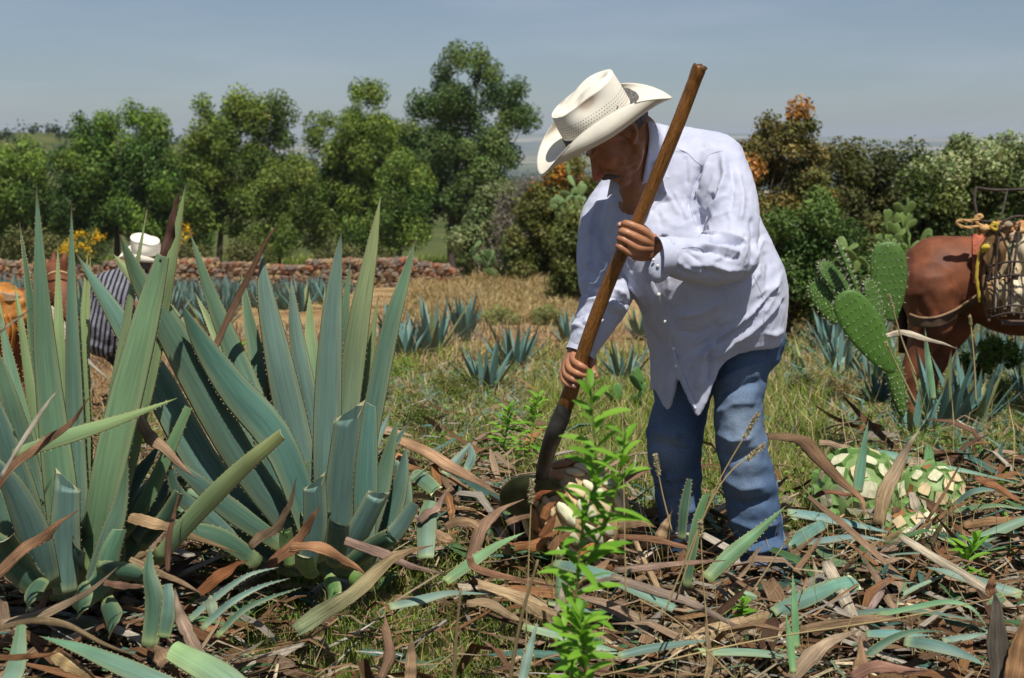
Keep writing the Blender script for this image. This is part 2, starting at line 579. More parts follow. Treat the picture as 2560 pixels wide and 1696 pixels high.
def make_tree(name, label, cat, trunk_px, D, ells, nclump, leaves, size, c0, c1, seed, group=None,
              rmin=.38, rmax=.82, trunk_r=.16, dspread=2.2, limbs=14, accent=None, aspect=.5, barkc=(.085, .065, .05), droop=.1, stems=1):
    g = np.random.default_rng(seed)
    base = P(trunk_px[0], trunk_px[1], D); base[2] = ground(base[0], base[1]) - .05
    t = thing(name, label, cat, base, group)
    if name == 'broadleaf_tree':      # clumps reach past their centres: keep the crown outline inside the lobes
        ells = [(e[0], e[1] + (10 if e[1] < 430 else 4), e[2], e[3] * .96) for e in ells]
    C, rd = fill_ellipses(ells, nclump, D, dspread, seed, rmin, rmax)
    mixv = g.random((len(C), 1))
    cols = np.array(c0) * (1 - mixv) + np.array(c1) * mixv
    cols = cols * (.8 + .45 * g.random((len(C), 1)))
    if accent is not None:
        ac, frac, up = accent
        zt = C[:, 2]; thr = np.quantile(zt, up)
        m = (g.random(len(C)) < frac) & (zt > thr)
        cols[m] = np.array(ac) * (.7 + .6 * g.random((m.sum(), 1)))
    n = np.maximum(20, (leaves * (rd ** 2) / (rd ** 2).sum()).astype(int))
    if name == 'broadleaf_tree': n = (n * 1.5).astype(int); size *= .82
    V, F, c = leaf_cloud(C, rd, n, size, cols, .42, aspect, seed=seed + 5, droop=droop)
    part('crown', V, F, M['leaf'], t, col=c, smooth=False)
    pieces = []
    cen = C.mean(0)
    for s in range(stems):
        off = np.array([(s - (stems - 1) / 2) * trunk_r * 3.0, 0, 0])
        b = base + off
        top = np.array([cen[0] * .6 + b[0] * .4 + off[0] * 2, cen[1], cen[2] + .15 * (C[:, 2].max() - cen[2])])
        path = spline([b, b + (top - b) * .35 + g.normal(size=3) * [.12, .12, 0], b + (top - b) * .7 + g.normal(size=3) * .15, top], 12)
        pieces.append(tube(path, np.linspace(trunk_r / stems ** .4, trunk_r * .25, 12) * np.concatenate([[1.35, 1.1], np.ones(10)]), 8))
        for i in g.choice(len(C), min(limbs, len(C)), replace=False):
            st = path[int(g.integers(4, 11))]
            mid = (st + C[i]) / 2 + np.array([0, 0, -.1 * np.linalg.norm(C[i] - st)]) + g.normal(size=3) * .1
            pieces.append(tube(spline([st, mid, C[i]], 6), np.linspace(trunk_r * .28, trunk_r * .07, 6), 5))
    TV, TF = join(pieces)
    part('trunk', TV, TF, M['bark'], t, col=np.tile(np.array(barkc), (len(TV), 1)))
    return t

GR = dict(c0=(.045, .095, .018), c1=(.19, .27, .045))
make_tree('broadleaf_tree', 'low rounded green tree cut off by the left edge of the photo', 'tree', (20, 690), 64,
          [(60, 470, 140, 130), (-60, 470, 120, 130), (105, 385, 60, 45), (40, 560, 130, 70), (150, 500, 60, 60)], 120, 27000, .20, seed=11, trunk_r=.18, **GR)
make_tree('broadleaf_tree', 'dense round-headed green tree above the yellow flowers', 'tree', (292, 690), 66,
          [(310, 350, 105, 85), (300, 440, 115, 100), (265, 540, 100, 65), (370, 530, 60, 65), (230, 330, 55, 50), (395, 430, 30, 70)], 140, 34000, .20, seed=12, trunk_r=.2, c0=(.045, .10, .018), c1=(.18, .28, .045))
make_tree('broadleaf_tree', 'broad twin-topped green tree left of the photo centre behind the wall', 'tree', (548, 690), 66,
          [(570, 290, 85, 60), (680, 290, 60, 55), (560, 400, 85, 90), (690, 410, 75, 105), (600, 510, 120, 70), (520, 330, 45, 60), (520, 480, 60, 90), (740, 480, 60, 90)], 150, 36000, .19, seed=13, trunk_r=.17, c0=(.055, .10, .018), c1=(.21, .27, .045))
make_tree('broadleaf_tree', 'slender green tree with a separate leafy tuft on top, left of the tallest tree', 'tree', (818, 690), 67,
          [(915, 245, 45, 35), (840, 320, 60, 55), (930, 370, 75, 90), (830, 430, 50, 60), (900, 490, 100, 90), (980, 330, 55, 60), (840, 520, 70, 70), (960, 560, 70, 60)], 130, 32000, .19, seed=14, trunk_r=.13, c0=(.055, .10, .018), c1=(.23, .30, .045))
make_tree('broadleaf_tree', 'tallest tree of the row, dark green with an airy right side', 'tree', (1130, 675), 66,
          [(1160, 190, 85, 75), (1110, 300, 90, 90), (1200, 290, 90, 100), (1130, 430, 110, 90), (1240, 400, 60, 85), (1110, 530, 110, 65), (1225, 500, 65, 65), (1290, 260, 35, 60), (1060, 400, 60, 90)], 165, 42000, .19, seed=15, trunk_r=.22, c0=(.05, .10, .03), c1=(.16, .22, .06))
make_tree('broadleaf_tree', 'shaded shrubby tree filling the gap between the second and third big trees', 'tree', (430, 690), 72,
          [(440, 470, 60, 90), (450, 590, 70, 50), (480, 420, 30, 50)], 40, 9000, .20, seed=16, trunk_r=.11, **GR)
make_tree('broadleaf_tree', 'young green tree with bright lower leaves right of the dead brown agave leaf', 'tree', (705, 690), 63,
          [(730, 480, 70, 80), (770, 560, 60, 60), (690, 590, 60, 50)], 50, 11000, .18, seed=17, trunk_r=.11, c0=(.08, .13, .02), c1=(.20, .25, .05))
make_tree('broadleaf_tree', 'thin-trunked tree standing close left of the tallest tree', 'tree', (1000, 685), 64,
          [(1010, 470, 60, 80), (990, 570, 70, 60), (930, 580, 60, 50)], 50, 11000, .18, seed=18, trunk_r=.12, **GR)
for px, py, w, h, D, sd, lab in [(470, 655, 50, 26, 61, 31, 'small olive scrub bush behind the wall, right of the straw-hatted man'), (625, 648, 45, 34, 61, 32, 'twiggy brown-green scrub bush behind the middle of the wall'),
                           (845, 652, 45, 28, 60, 33, 'dull olive shrub under the slender tree behind the wall'), (80, 630, 80, 40, 58, 34, 'grey-green bush under the leftmost tree'),
                           (950, 660, 30, 18, 61, 35, 'low shrub behind the wall just left of the thin-trunked tree')]:
    make_tree('scrub_bush', lab, 'bush', (px, 690), D, [(px, py, w, h)], 22, 3200, .14, (.07, .08, .025), (.15, .15, .05), sd, rmin=.35, rmax=.7, trunk_r=.05, dspread=.8, limbs=14, stems=2, barkc=(.16, .13, .1))

# yellow flowers
def flower_bush():
    D = 57
    base = P(220, 700, D); base[2] = ground(base[0], base[1])
    t = thing('flowering_bush', 'bush with bright yellow flowers behind the horse head', 'bush', base)
    C, rd = fill_ellipses([(215, 625, 55, 40)], 30, D, 1.0, 77, .3, .5)
    V, F, c = leaf_cloud(C, rd, 90, .12, (.10, .13, .04), .3, seed=3)
    part('foliage', V, F, M['leaf'], t, col=c, smooth=False)
    C2, rd2 = fill_ellipses([(215, 600, 50, 22), (450, 580, 30, 22), (190, 625, 40, 18)], 46, D - .8, .5, 78, .12, .28)
    V, F, c = leaf_cloud(C2, rd2, 15, .085, (.75, .47, .015), .3, seed=4, aspect=.8)
    part('flowers', V, F, M['leaf'], t, col=c, smooth=False)['kind'] = 'stuff'
flower_bush()

# far wooded rise: a scatter of scrub on the hill behind the trees (one mass)
def far_scrub():
    g = np.random.default_rng(5)
    x = g.uniform(-230, 10, 900); y = g.uniform(210, 420, 900)
    C = np.stack([x, y, ground(x, y) + .9], -1)
    V, F, c = leaf_cloud(C, g.uniform(1.2, 2.6, 900), 26, 1.0, (.05, .075, .03), .3, seed=6)
    stuff('far_woodland', V, F, M['leaf'], 'far scrub wood covering the hill behind the left trees', 'woodland', col=c, smooth=False)
    x = g.uniform(-420, 420, 5000); y = g.uniform(500, 2600, 5000)
    C = np.stack([x * y / 900, y, ground(x * y / 900, y) + 1.5], -1)
    V, F, c = leaf_cloud(C, g.uniform(3, 8, 5000), 9, 6.0, (.04, .07, .03), .3, seed=7, flat=.4)
    stuff('valley_woodland', V, F, M['leaf'], 'scattered dark woods on the hazy valley floor', 'woodland', col=c, smooth=False)
far_scrub()

# ================================================================== stone wall
def stone_wall():
    g = np.random.default_rng(21)
    D0 = 56.5
    protos = []
    for k in range(7):
        V, F = ellipsoid((0, 0, 0), (1, 1, 1), nu=8, nv=6)
        V = V * (1 + .22 * g.normal(size=(len(V), 1)))
        V = np.sign(V) * np.abs(V) ** .75
        c = [(.30, .20, .13), (.20, .13, .09), (.36, .26, .17), (.24, .18, .13), (.30, .14, .08), (.15, .12, .10), (.36, .25, .13)][k]
        protos.append(mesh('stone', V, F, M['stone'], col=np.tile(c, (len(V), 1)), smooth=False))
    # wall line: runs across the field behind the young agaves, slightly nearer on the right
    stones = []
    px = -260.0
    base = P(560, 725, D0)
    w = thing('dry_stone_wall', 'low dry stone wall of rusty brown field stones across the back of the field', 'wall', (base[0], base[1], ground(base[0], base[1])))
    org = ORG[w.name]
    xs0 = (-260 - 1280) / FOC * D0; xs1 = (1245 - 1280) / FOC * D0
    H = 1.12
    z = -.1; row = 0
    while z < H:
        h = .15 + .05 * g.random()
        x = xs0 - g.random() * .3
        while x < xs1:
            wd = g.uniform(.16, .40)
            yy = D0 + .015 * (x + 10)
            hh = H * (.92 + .12 * math.sin(x * .8) + .06 * math.sin(x * 2.3))
            if x > -4: hh *= max(.5, 1 - (x + 4) * .10)
            if z < hh:
                gz = float(ground(x, yy))
                for side in (0, 1):
                    stones.append((x + wd / 2, yy + side * .35 + g.normal() * .05, gz + z + h / 2 + g.normal() * .02, wd * .56, .24, h * .60, side))
            x += wd * .93
        z += h * .88; row += 1
    stones = np.array(stones)
    pxs, pys = proj(stones[:, :3])
    order = np.lexsort((np.abs(pxs - 800), (pxs < 400), stones[:, 6]))
    first = set(order[:300].tolist())
    rv, rf, rc, off = [], [], [], 0
    for i, s in enumerate(stones):
        k = int(g.integers(0, 7)) if g.random() < .97 else 6
        rot = (g.normal() * .15, g.normal() * .2, g.normal() * .2)
        if i in first:
            o = link('stone', protos[k], w)
            o.location = (s[0] - org[0], s[1] - org[1], s[2] - org[2]); o.scale = (s[3], s[4], s[5]); o.rotation_euler = rot
        else:
            me = protos[k]
            co = np.empty(len(me.vertices) * 3, np.float32); me.vertices.foreach_get('co', co)
            V, F = ellipsoid((0, 0, 0), (1, 1, 1), nu=8, nv=6)
            V = co.reshape(-1, 3) * s[3:6] + s[:3]
            rv.append((V, F)); rc.append(np.tile([(.30, .20, .13), (.20, .13, .09), (.36, .26, .17), (.24, .18, .13), (.30, .14, .08), (.15, .12, .10), (.36, .25, .13)][k], (len(V), 1)))
    V, F = join(rv)
    o = part('remaining_stones', V, F, M['stone'], w, col=np.concatenate(rc), smooth=False)
    o['kind'] = 'stuff'
stone_wall()

# ================================================================== grass helper
def blades(B, h, w, lean, col, seed=0, tipc=None, curve=.5):
    """B base points (n,3); arrays h,w,lean(n,2) -> tapering curved blades"""
    n = len(B); g = np.random.default_rng(seed)
    h = np.broadcast_to(h, (n,)); w = np.broadcast_to(w, (n,))
    a = g.random(n) * 2 * math.pi
    side = np.stack([np.cos(a), np.sin(a) * .5, np.zeros(n)], -1) * (w / 2)[:, None]
    L = np.concatenate([lean, np.zeros((n, 1))], 1)
    p0 = B; up = np.array([0, 0, 1.])
    p1 = B + up * (h * .55)[:, None] + L * (h * .30 * curve * 2 * .6)[:, None]
    p2 = B + up * (h * (1 - .35 * np.minimum(1, np.hypot(*lean.T))))[:, None] + L * h[:, None]
    V = np.stack([p0 - side, p0 + side, p1 + side * .8, p1 - side * .8, p2], 1).reshape(-1, 3)
    i = np.arange(n)[:, None] * 5
    F4 = i + np.array([[0, 1, 2, 3]]); F3 = i + np.array([[3, 2, 4]])
    col = np.asarray(col, float)
    if col.ndim == 1: col = np.tile(col, (n, 1))
    c = np.repeat(col[:, None], 5, 1)
    if tipc is not None: c[:, 4] = c[:, 4] * .3 + np.asarray(tipc) * .7
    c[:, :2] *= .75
    return V, [F4, F3], c.reshape(-1, 3)

def pal(g, n, cols, wts, var=.2):
    cols = np.array(cols, float); w = np.array(wts, float); w /= w.sum()
    c = cols[g.choice(len(cols), n, p=w)]
    return np.clip(c * (1 + var * g.normal(size=(n, 1))), .005, 1)

DRY = (.42, .33, .16); STRAW = (.50, .40, .21); TAN = (.36, .24, .11); GREEN = (.13, .21, .035); LIME = (.22, .30, .04); OLIVE = (.16, .17, .05)
# ================================================================== agave leaves
BLUE = (.095, .168, .142); PALEB = (.155, .24, .19); GRN = (.112, .195, .098); YG = (.27, .35, .14); DKG = (.055, .115, .07)
BRN = (.30, .19, .11); GREY = (.42, .37, .30); RUST = (.27, .12, .06); CREAM = (.62, .60, .36); WHT = (.60, .58, .53); ROSE = (.36, .25, .17)

def leafgeo(path, W, face, cup=.18, thick=.07, tint=BLUE, tip=0.0, teeth=True, seed=0, n=18, tipc=(.16, .08, .045),
            twist=0.0, dead=False, tint2=None, slant=.0, rag=0.0, neck=.74, marg=(.36, .38, .18), facet=0.0):
    if dead:
        tint = np.array(tint, float) * (1.0, .92, .76); tint2 = None if tint2 is None else np.array(tint2, float) * (1.0, .92, .76)
    g = np.random.default_rng(seed)
    path = spline(path, n)
    T = nrm(np.gradient(path, axis=0))
    face = nrm(np.asarray(face, float))
    S = nrm(np.cross(T, face)); N = np.cross(S, T)
    t = np.linspace(0, 1, n)
    if twist:
        a = (twist * t)[:, None]
        S, N = S * np.cos(a) + N * np.sin(a), N * np.cos(a) - S * np.sin(a)
    L = np.linalg.norm(np.diff(path, axis=0), axis=1).sum()
    if tip <= 0:
        w = np.minimum(1, neck + (1 - neck) * 2.6 * t) * (1 - np.clip((t - .25) / .75, 0, 1) ** 1.55)
    else:
        w = np.minimum(1, neck + (1 - neck) * 2.2 * t) * (1 - (1 - tip) * np.clip((t - .3) / .7, 0, 1) ** 1.5)
    if dead:
        w = w * (1 + .10 * np.interp(t, np.linspace(0, 1, 7), g.normal(size=7)) + .05 * g.normal(size=n))
        path = path + N * (.07 * W * np.interp(t, np.linspace(0, 1, 6), g.normal(size=6)))[:, None]
    w = np.maximum(w * W / 2, .0006)
    s = np.array([-1, -.91, -.46, 0, .46, .91, 1, .90, .45, 0, -.45, -.90]); front = np.array([1] * 7 + [0] * 5)
    th = thick * W * (.35 + .65 * (1 - t)) if not dead else np.full(n, max(.0025, .03 * W))
    cupv = cup * np.ones(n)
    if dead: cupv = cup * (1 + .7 * np.interp(t, np.linspace(0, 1, 6), g.normal(size=6)))
    off = np.where(front[None], th[:, None] * (1 - s ** 2)[None] * .75, -th[:, None] * (1 - s ** 2)[None] * .35) - (cupv * w)[:, None] * 2 * (np.abs(s) ** 2)[None]
    if dead:
        off = off + (w * .22)[:, None] * np.sin(s[None] * 4.5 + np.interp(t, np.linspace(0, 1, 5), g.normal(size=5) * 2)[:, None]) * .35
    V = path[:, None] + S[:, None] * (s[None] * w[:, None])[..., None] + N[:, None] * off[..., None]
    if tip > 0:
        k = np.clip((t - .9) / .1, 0, 1)
        V = V + T[:, None] * (k[:, None] * slant * s[None] * w[:, None])[..., None]
    if facet:
        V[-1] -= T[-1] * (facet * W * (1 - s ** 2) * front)[:, None]
    if rag:
        V[-1] += T[-1] * (g.normal(size=(12, 1)) * rag * W); V[-2] += T[-1] * (g.normal(size=(12, 1)) * rag * W * .3)
    m = 12
    V = V.reshape(-1, 3)
    tint = np.array(tint, float); t2 = np.array(tint2 if tint2 is not None else tint, float)
    base = tint[None] * (1 - t[:, None]) + t2[None] * t[:, None]
    col = np.repeat(base[:, None], m, 1)
    if not dead:
        mg = ((np.abs(s) > .95) * .75 + ((np.abs(s) > .85) & (np.abs(s) <= .95)) * .35)[None, :, None]
        col = col * (1 - mg) + np.array(marg) * mg
        if tip <= 0:
            kt = sst(t, .955, .985)[:, None, None]
            col = col * (1 - kt) + np.array(tipc) * kt
        kb = (1 - sst(t, .0, .13))[:, None, None] * .6
        col = col * (1 - kb) + np.array((.36, .42, .16)) * kb
        kw = (.10 * np.interp(t, np.linspace(0, 1, 8), g.normal(size=8)))[:, None, None]
        col = col * (1 + kw)
    else:
        col = col * (1 + .22 * np.interp(t, np.linspace(0, 1, 9), g.normal(size=9)))[:, None, None]
        col = col * (1 + .12 * g.normal(size=(1, m, 1)))
    uv = np.stack([np.repeat(((s + 1) / 2)[None], n, 0), np.repeat((t * L)[:, None] * 4, m, 1)], -1).reshape(-1, 2) + g.random(2) * 7
    col = col.reshape(-1, 3)
    F = [grid_faces(n, m)]
    base_i = (n - 1) * m
    if tip > 0.05 or dead:
        cap = V[base_i:base_i + m].copy() + T[-1] * .0004
        V = np.vstack([V, cap]); uv = np.vstack([uv, uv[base_i:base_i + m]])
        cc = CREAM if not dead else tuple(tint * .8)
        col = np.vstack([col, np.tile(cc, (m, 1))])
        F.append(np.arange(m)[None] + n * m)
    F.append(np.arange(m)[::-1][None].copy())
    if teeth and not dead:
        nt_ = int(L / .016)
        tt = np.linspace(.04, .93 if tip <= 0 else .97, max(nt_, 2)) + g.normal(size=max(nt_, 2)) * .002
        tv, tf = [], []
        for sg in (-1, 1):
            e = np.stack([np.interp(tt, t, V[(0 if sg < 0 else 6):n * m:m][:n, k]) for k in range(3)], -1)
            Ti = np.stack([np.interp(tt, t, T[:, k]) for k in range(3)], -1); Si = np.stack([np.interp(tt, t, S[:, k]) for k in range(3)], -1)
            h = .0026 * (.2 + 1.2 * g.random(len(tt)))[:, None]
            a = e - Ti * .003 - Si * sg * .001; b = e + Ti * .003 - Si * sg * .001; c = e + Si * sg * h + Ti * .0015
            o = len(V) + sum(len(x) for x in tv)
            tv.append(np.stack([a, b, c], 1).reshape(-1, 3)); tf.append(np.arange(len(tt) * 3).reshape(-1, 3) + o)
        add = np.concatenate(tv)
        V = np.vstack([V, add]); uv = np.vstack([uv, np.zeros((len(add), 2))]); col = np.vstack([col, np.tile((.42, .30, .16), (len(add), 1))])
        F.append(np.concatenate(tf))
    return V, F, col, uv

TOCAM = np.array([0, -1.0, .12])

# ---- young agave plants of the field ------------------------------------------------
def young_agave_geo(nl, H, W, seed, n=6, spread=.75, tint=(.10, .19, .17)):
    g = np.random.default_rng(seed)
    out = []
    for i in range(nl):
        f = i / nl
        a = i * 2.39996 + g.normal() * .15
        el = math.pi / 2 - spread * (1 - f) * (.9 + .25 * g.random()) - .06
        L = H * (.75 + .35 * g.random()) * (.8 + .25 * math.sin(f * 3))
        d = np.array([math.cos(a) * math.cos(el), math.sin(a) * math.cos(el), math.sin(el)])
        b = np.array([math.cos(a), math.sin(a), 0]) * W * .8
        p = [b, b + d * L * .5, b + d * L + np.array([0, 0, .05 * L * (1 - 1.6 * (1 - f))])]
        c = np.array(tint) * (.75 + .5 * g.random())
        if g.random() < .12: c = np.array((.22, .24, .10))
        # rows of points: flat blade with a fold in the middle
        path = spline(p, n); t = np.linspace(0, 1, n)
        w = W * np.minimum(1, .7 + t) * (1 - np.clip((t - .3) / .7, 0, 1) ** 1.6) / 2 + .0005
        T = nrm(np.gradient(path, axis=0)); out_dir = np.array([math.cos(a), math.sin(a), -.2])
        S = nrm(np.cross(T, out_dir)); N = np.cross(S, T)
        V = np.stack([path - S * w[:, None] - N * w[:, None] * .3, path, path + S * w[:, None] - N * w[:, None] * .3], 1).reshape(-1, 3)
        F = grid_faces(n, 3, closed=False)
        uv = np.stack([np.tile([0, .5, 1], n), np.repeat(t * L * 4, 3)], -1)
        col = np.tile(c, (len(V), 1)); col[-3:] = (.14, .08, .05)
        out.append((V, F, col, uv))
    return out

def field_agaves():
    protos = []
    for k in range(4):
        pcs = young_agave_geo(26, .78, .085, 100 + k)
        V, F = join([(a, b) for a, b, c, d in pcs])
        protos.append(mesh('young_agave', V, F, M['agave'], col=np.concatenate([c for a, b, c, d in pcs]), uv=np.concatenate([d for a, b, c, d in pcs])))
    g = np.random.default_rng(9)
    pts = []
    # planted rows: band of image between the wall and the bare patch
    for y in np.arange(19, 48, 1.55):
        x0, x1 = -.42 * y, (-.105 - .0012 * (52 - y)) * y if y > 27 else -.20 * y
        if y < 25: x0 = -.42 * y
        for x in np.arange(x0, x1, .95):
            if g.random() < .90: pts.append((x + g.normal() * .14, y + g.normal() * .22, .72 + .35 * g.random() - (.22 if y > 36 else 0), int(round((y - 19) / 1.55)) + 1))
    # loose plants on the right side of the field, behind the man and the cactus
    for y in np.arange(8.0, 17, 1.2):
        for x in np.arange(.17 * y, .5 * y, 1.0):
            if g.random() < .8: pts.append((x + g.normal() * .2, y + g.normal() * .3, .55 + .25 * g.random(), int(round((y - 8) / 1.2)) + 1))
    pts.sort(key=lambda p: p[1])
    pts = pts[:300]
    ordw = ['nearest', 'second', 'third', 'fourth', 'fifth', 'sixth', 'seventh', 'eighth', 'ninth', 'tenth', 'eleventh', 'twelfth'] + ['%dth' % q for q in range(13, 30)]
    for i, (x, y, s, row) in enumerate(pts):
        o = link('young_agave', protos[i % 4])
        o.location = (x, y, float(ground(x, y)) - .03); s = s * (.68 if (x > 0 and y < 11) else 1); o.scale = (s, s, s); o.rotation_euler = (0, 0, g.random() * 6.28)
        mates = sorted([q[0] for q in pts if q[3] == row and (q[0] < 0) == (x < 0)])
        if x < 0: tag(o, 'young agave in the %s planted row, %s from the right end of its row' % (ordw[row - 1], ordw[len(mates) - 1 - mates.index(x)].replace('nearest', 'first')), 'agave', 'young agaves in the planted rows')
        else: tag(o, 'small agave behind the man and prickly pear, %s row back, %s from its left' % (ordw[row - 1], ordw[mates.index(x)].replace('nearest', 'first')), 'agave', 'young agaves on the right of the field')
    # individual nearer plants with separate leaves
    spec = [((1285, 935), .62, .055, 34, 'wide clump of grey-blue agave leaves left of the man\'s lower sleeve', .95),
            ((1160, 852), .75, .075, 24, 'single compact agave standing alone on the bare patch, furthest right of its row', .55),
            ((1080, 890), .78, .075, 26, 'young agave with fanned leaves on the bare tan patch, second from the dry grass bank', .65),
            ((1010, 905), .60, .07, 24, 'young agave beside brown seed heads just right of the tall agave', .7),
            ((1215, 985), .58, .055, 16, 'loose sparse agave with dark leaves in front of the wide clump', .8),
            ((1425, 870), .55, .055, 24, 'agave hidden partly behind the man\'s lower sleeve cuff', .8),
            ((1600, 850), .60, .055, 24, 'agave in the gap between the lower sleeve and the shirt front', .8),
            ((2010, 800), .9, .06, 30, 'large blue-green agave right behind the back of the man\'s shirt', .6),
            ((2080, 900), .5, .045, 18, 'small drooping agave left below the prickly pear', 1.0),
            ((980, 850), .6, .07, 22, 'young agave half hidden by the rightmost tall leaf tip', .7),
            ((2350, 1085), .62, .06, 18, 'upright agave in front of the mule\'s hind legs', .55),
            ((2425, 1075), .55, .055, 18, 'agave below the wire pannier, left of the green weed bush', .7),
            ((2290, 1100), .35, .045, 14, 'small agave at the foot of the prickly pear', .8),
            ((1560, 960), .5, .045, 18, 'small agave behind the hoe handle near the lower hand', .9)]
    for k, (pp, H, W, nl, lab, spr) in enumerate(spec):
        b = G(*pp); b[2] -= .02
        t = thing('young_agave', lab, 'agave', b, 'nearer young agaves')
        for V, F, c, u in young_agave_geo(nl, H * .85, W, 300 + k, n=7, spread=spr, tint=(.11, .21, .18)):
            part('leaf', V + b, F, M['agave'], t, col=c, uv=u)
field_agaves()

# ================================================================== bushes of the middle and right
def bushes():
    OR = (.42, .16, .03)
    mk = make_tree
    mk('orange_leaved_tree', 'tall bush with rusty orange leaves right behind the man\'s shoulder', 'bush', (1930, 800), 20,
       [(1960, 400, 95, 50), (1910, 470, 90, 70), (1990, 480, 90, 60), (1930, 580, 90, 70), (1985, 320, 45, 22), (2000, 285, 25, 15), (1925, 330, 25, 30), (1850, 420, 50, 60), (2030, 420, 40, 40), (1975, 345, 22, 35), (1970, 660, 100, 70), (1890, 640, 70, 80), (2040, 560, 60, 70), (1860, 520, 50, 70), (1980, 740, 120, 50)],
       190, 56000, .062, (.09, .10, .025), (.21, .165, .05), 41, rmin=.10, rmax=.26, trunk_r=.05, dspread=.7, accent=((.42, .20, .05), .07, .4), barkc=(.15, .12, .10), stems=3)
    mk('green_bush', 'bright green leafy bush low behind the man\'s back, under the orange leaves', 'bush', (2000, 760), 17,
       [(1950, 600, 60, 50), (2010, 660, 70, 60), (1960, 700, 60, 50), (2080, 560, 60, 60), (2060, 690, 90, 60), (1990, 750, 110, 50), (2140, 720, 80, 60)], 90, 26000, .06, (.05, .10, .022), (.13, .20, .05), 42, rmin=.12, rmax=.28, trunk_r=.04, dspread=.5, stems=3)
    mk('thorn_tree', 'dark thorny tree with bare twig tips between the orange and the green bushes', 'bush', (2130, 760), 23,
       [(2110, 410, 55, 38), (2170, 430, 50, 40), (2090, 470, 60, 40), (2200, 430, 25, 50), (2150, 500, 60, 40), (2130, 600, 90, 80), (2220, 560, 80, 80), (2180, 680, 100, 60)], 120, 32000, .07, (.055, .07, .02), (.13, .13, .04), 43, rmin=.12, rmax=.3, trunk_r=.05, dspread=.6, barkc=(.12, .10, .08), stems=3)
    mk('green_bush', 'large dark green bush with pale flower tips filling the right edge', 'bush', (2420, 760), 20,
       [(2330, 430, 75, 55), (2420, 410, 75, 50), (2500, 420, 80, 55), (2600, 450, 80, 80), (2400, 520, 120, 80), (2530, 540, 120, 80), (2350, 620, 90, 70), (2500, 660, 140, 60), (2300, 480, 55, 70), (2260, 620, 90, 80), (2420, 720, 160, 60), (2240, 720, 100, 50)],
       230, 72000, .066, (.055, .085, .022), (.15, .18, .05), 44, rmin=.14, rmax=.32, trunk_r=.06, dspread=.8, accent=((.32, .36, .17), .35, .75), stems=3)
    mk('thorn_bush', 'orange-tipped low bush glimpsed under the front of the hat brim', 'bush', (1450, 700), 31,
       [(1430, 440, 45, 35), (1400, 480, 60, 45), (1470, 500, 60, 50), (1360, 520, 50, 40), (1420, 560, 90, 60), (1340, 600, 70, 50), (1440, 650, 90, 50), (1350, 670, 90, 40)], 130, 32000, .09, (.08, .10, .02), (.20, .19, .05), 45, rmin=.16, rmax=.4, trunk_r=.06, dspread=.9, accent=((.60, .24, .03), .12, .8))
    mk('grey_thorn_bush', 'grey-brown leafless thorn bush left of the man\'s shoulder', 'bush', (1330, 720), 33,
       [(1310, 560, 80, 60), (1380, 590, 60, 70), (1300, 640, 100, 50), (1400, 660, 80, 40), (1340, 500, 60, 40)], 110, 19000, .10, (.13, .11, .09), (.24, .21, .17), 46, rmin=.2, rmax=.42, trunk_r=.06, dspread=.9, barkc=(.22, .19, .17), stems=3, limbs=30, aspect=.28)
    mk('green_bush', 'pale green shrub right of the tallest tree at the end of the stone wall', 'bush', (1250, 710), 36,
       [(1260, 510, 60, 35), (1215, 560, 45, 40), (1240, 610, 50, 40), (1200, 640, 40, 35), (1180, 600, 40, 40), (1280, 560, 50, 50), (1240, 670, 70, 30)], 100, 26000, .11, (.10, .14, .05), (.26, .30, .13), 47, rmin=.2, rmax=.42, trunk_r=.06, dspread=.9)
    mk('green_bush', 'olive bush close beside the man\'s right upper arm', 'bush', (1455, 730), 27,
       [(1450, 580, 45, 50), (1440, 640, 50, 60), (1450, 720, 60, 40)], 50, 13000, .08, (.07, .10, .02), (.19, .21, .06), 48, rmin=.16, rmax=.34, trunk_r=.04, dspread=.5)
    mk('green_bush', 'tiny bright green weed bush under the mule\'s belly', 'bush', (2480, 930), 8.8,
       [(2490, 890, 50, 35), (2440, 910, 40, 25)], 24, 3600, .03, (.07, .14, .02), (.17, .27, .05), 49, rmin=.03, rmax=.07, trunk_r=.008, dspread=.15)
    mk('scrub_bush', 'round yellow-green grass-like bush on the dry bank, nearer the stone wall', 'bush', (1252, 828), 22,
       [(1252, 800, 42, 28)], 26, 9000, .07, (.20, .22, .07), (.34, .34, .13), 50, rmin=.06, rmax=.12, trunk_r=.01, dspread=.25, aspect=.12)
    mk('scrub_bush', 'round olive grass-like bush on the dry bank, nearer the man\'s sleeve', 'bush', (1372, 822), 22,
       [(1370, 797, 34, 26)], 22, 7000, .07, (.18, .20, .07), (.31, .31, .12), 51, rmin=.06, rmax=.12, trunk_r=.01, dspread=.25, aspect=.12)
bushes()

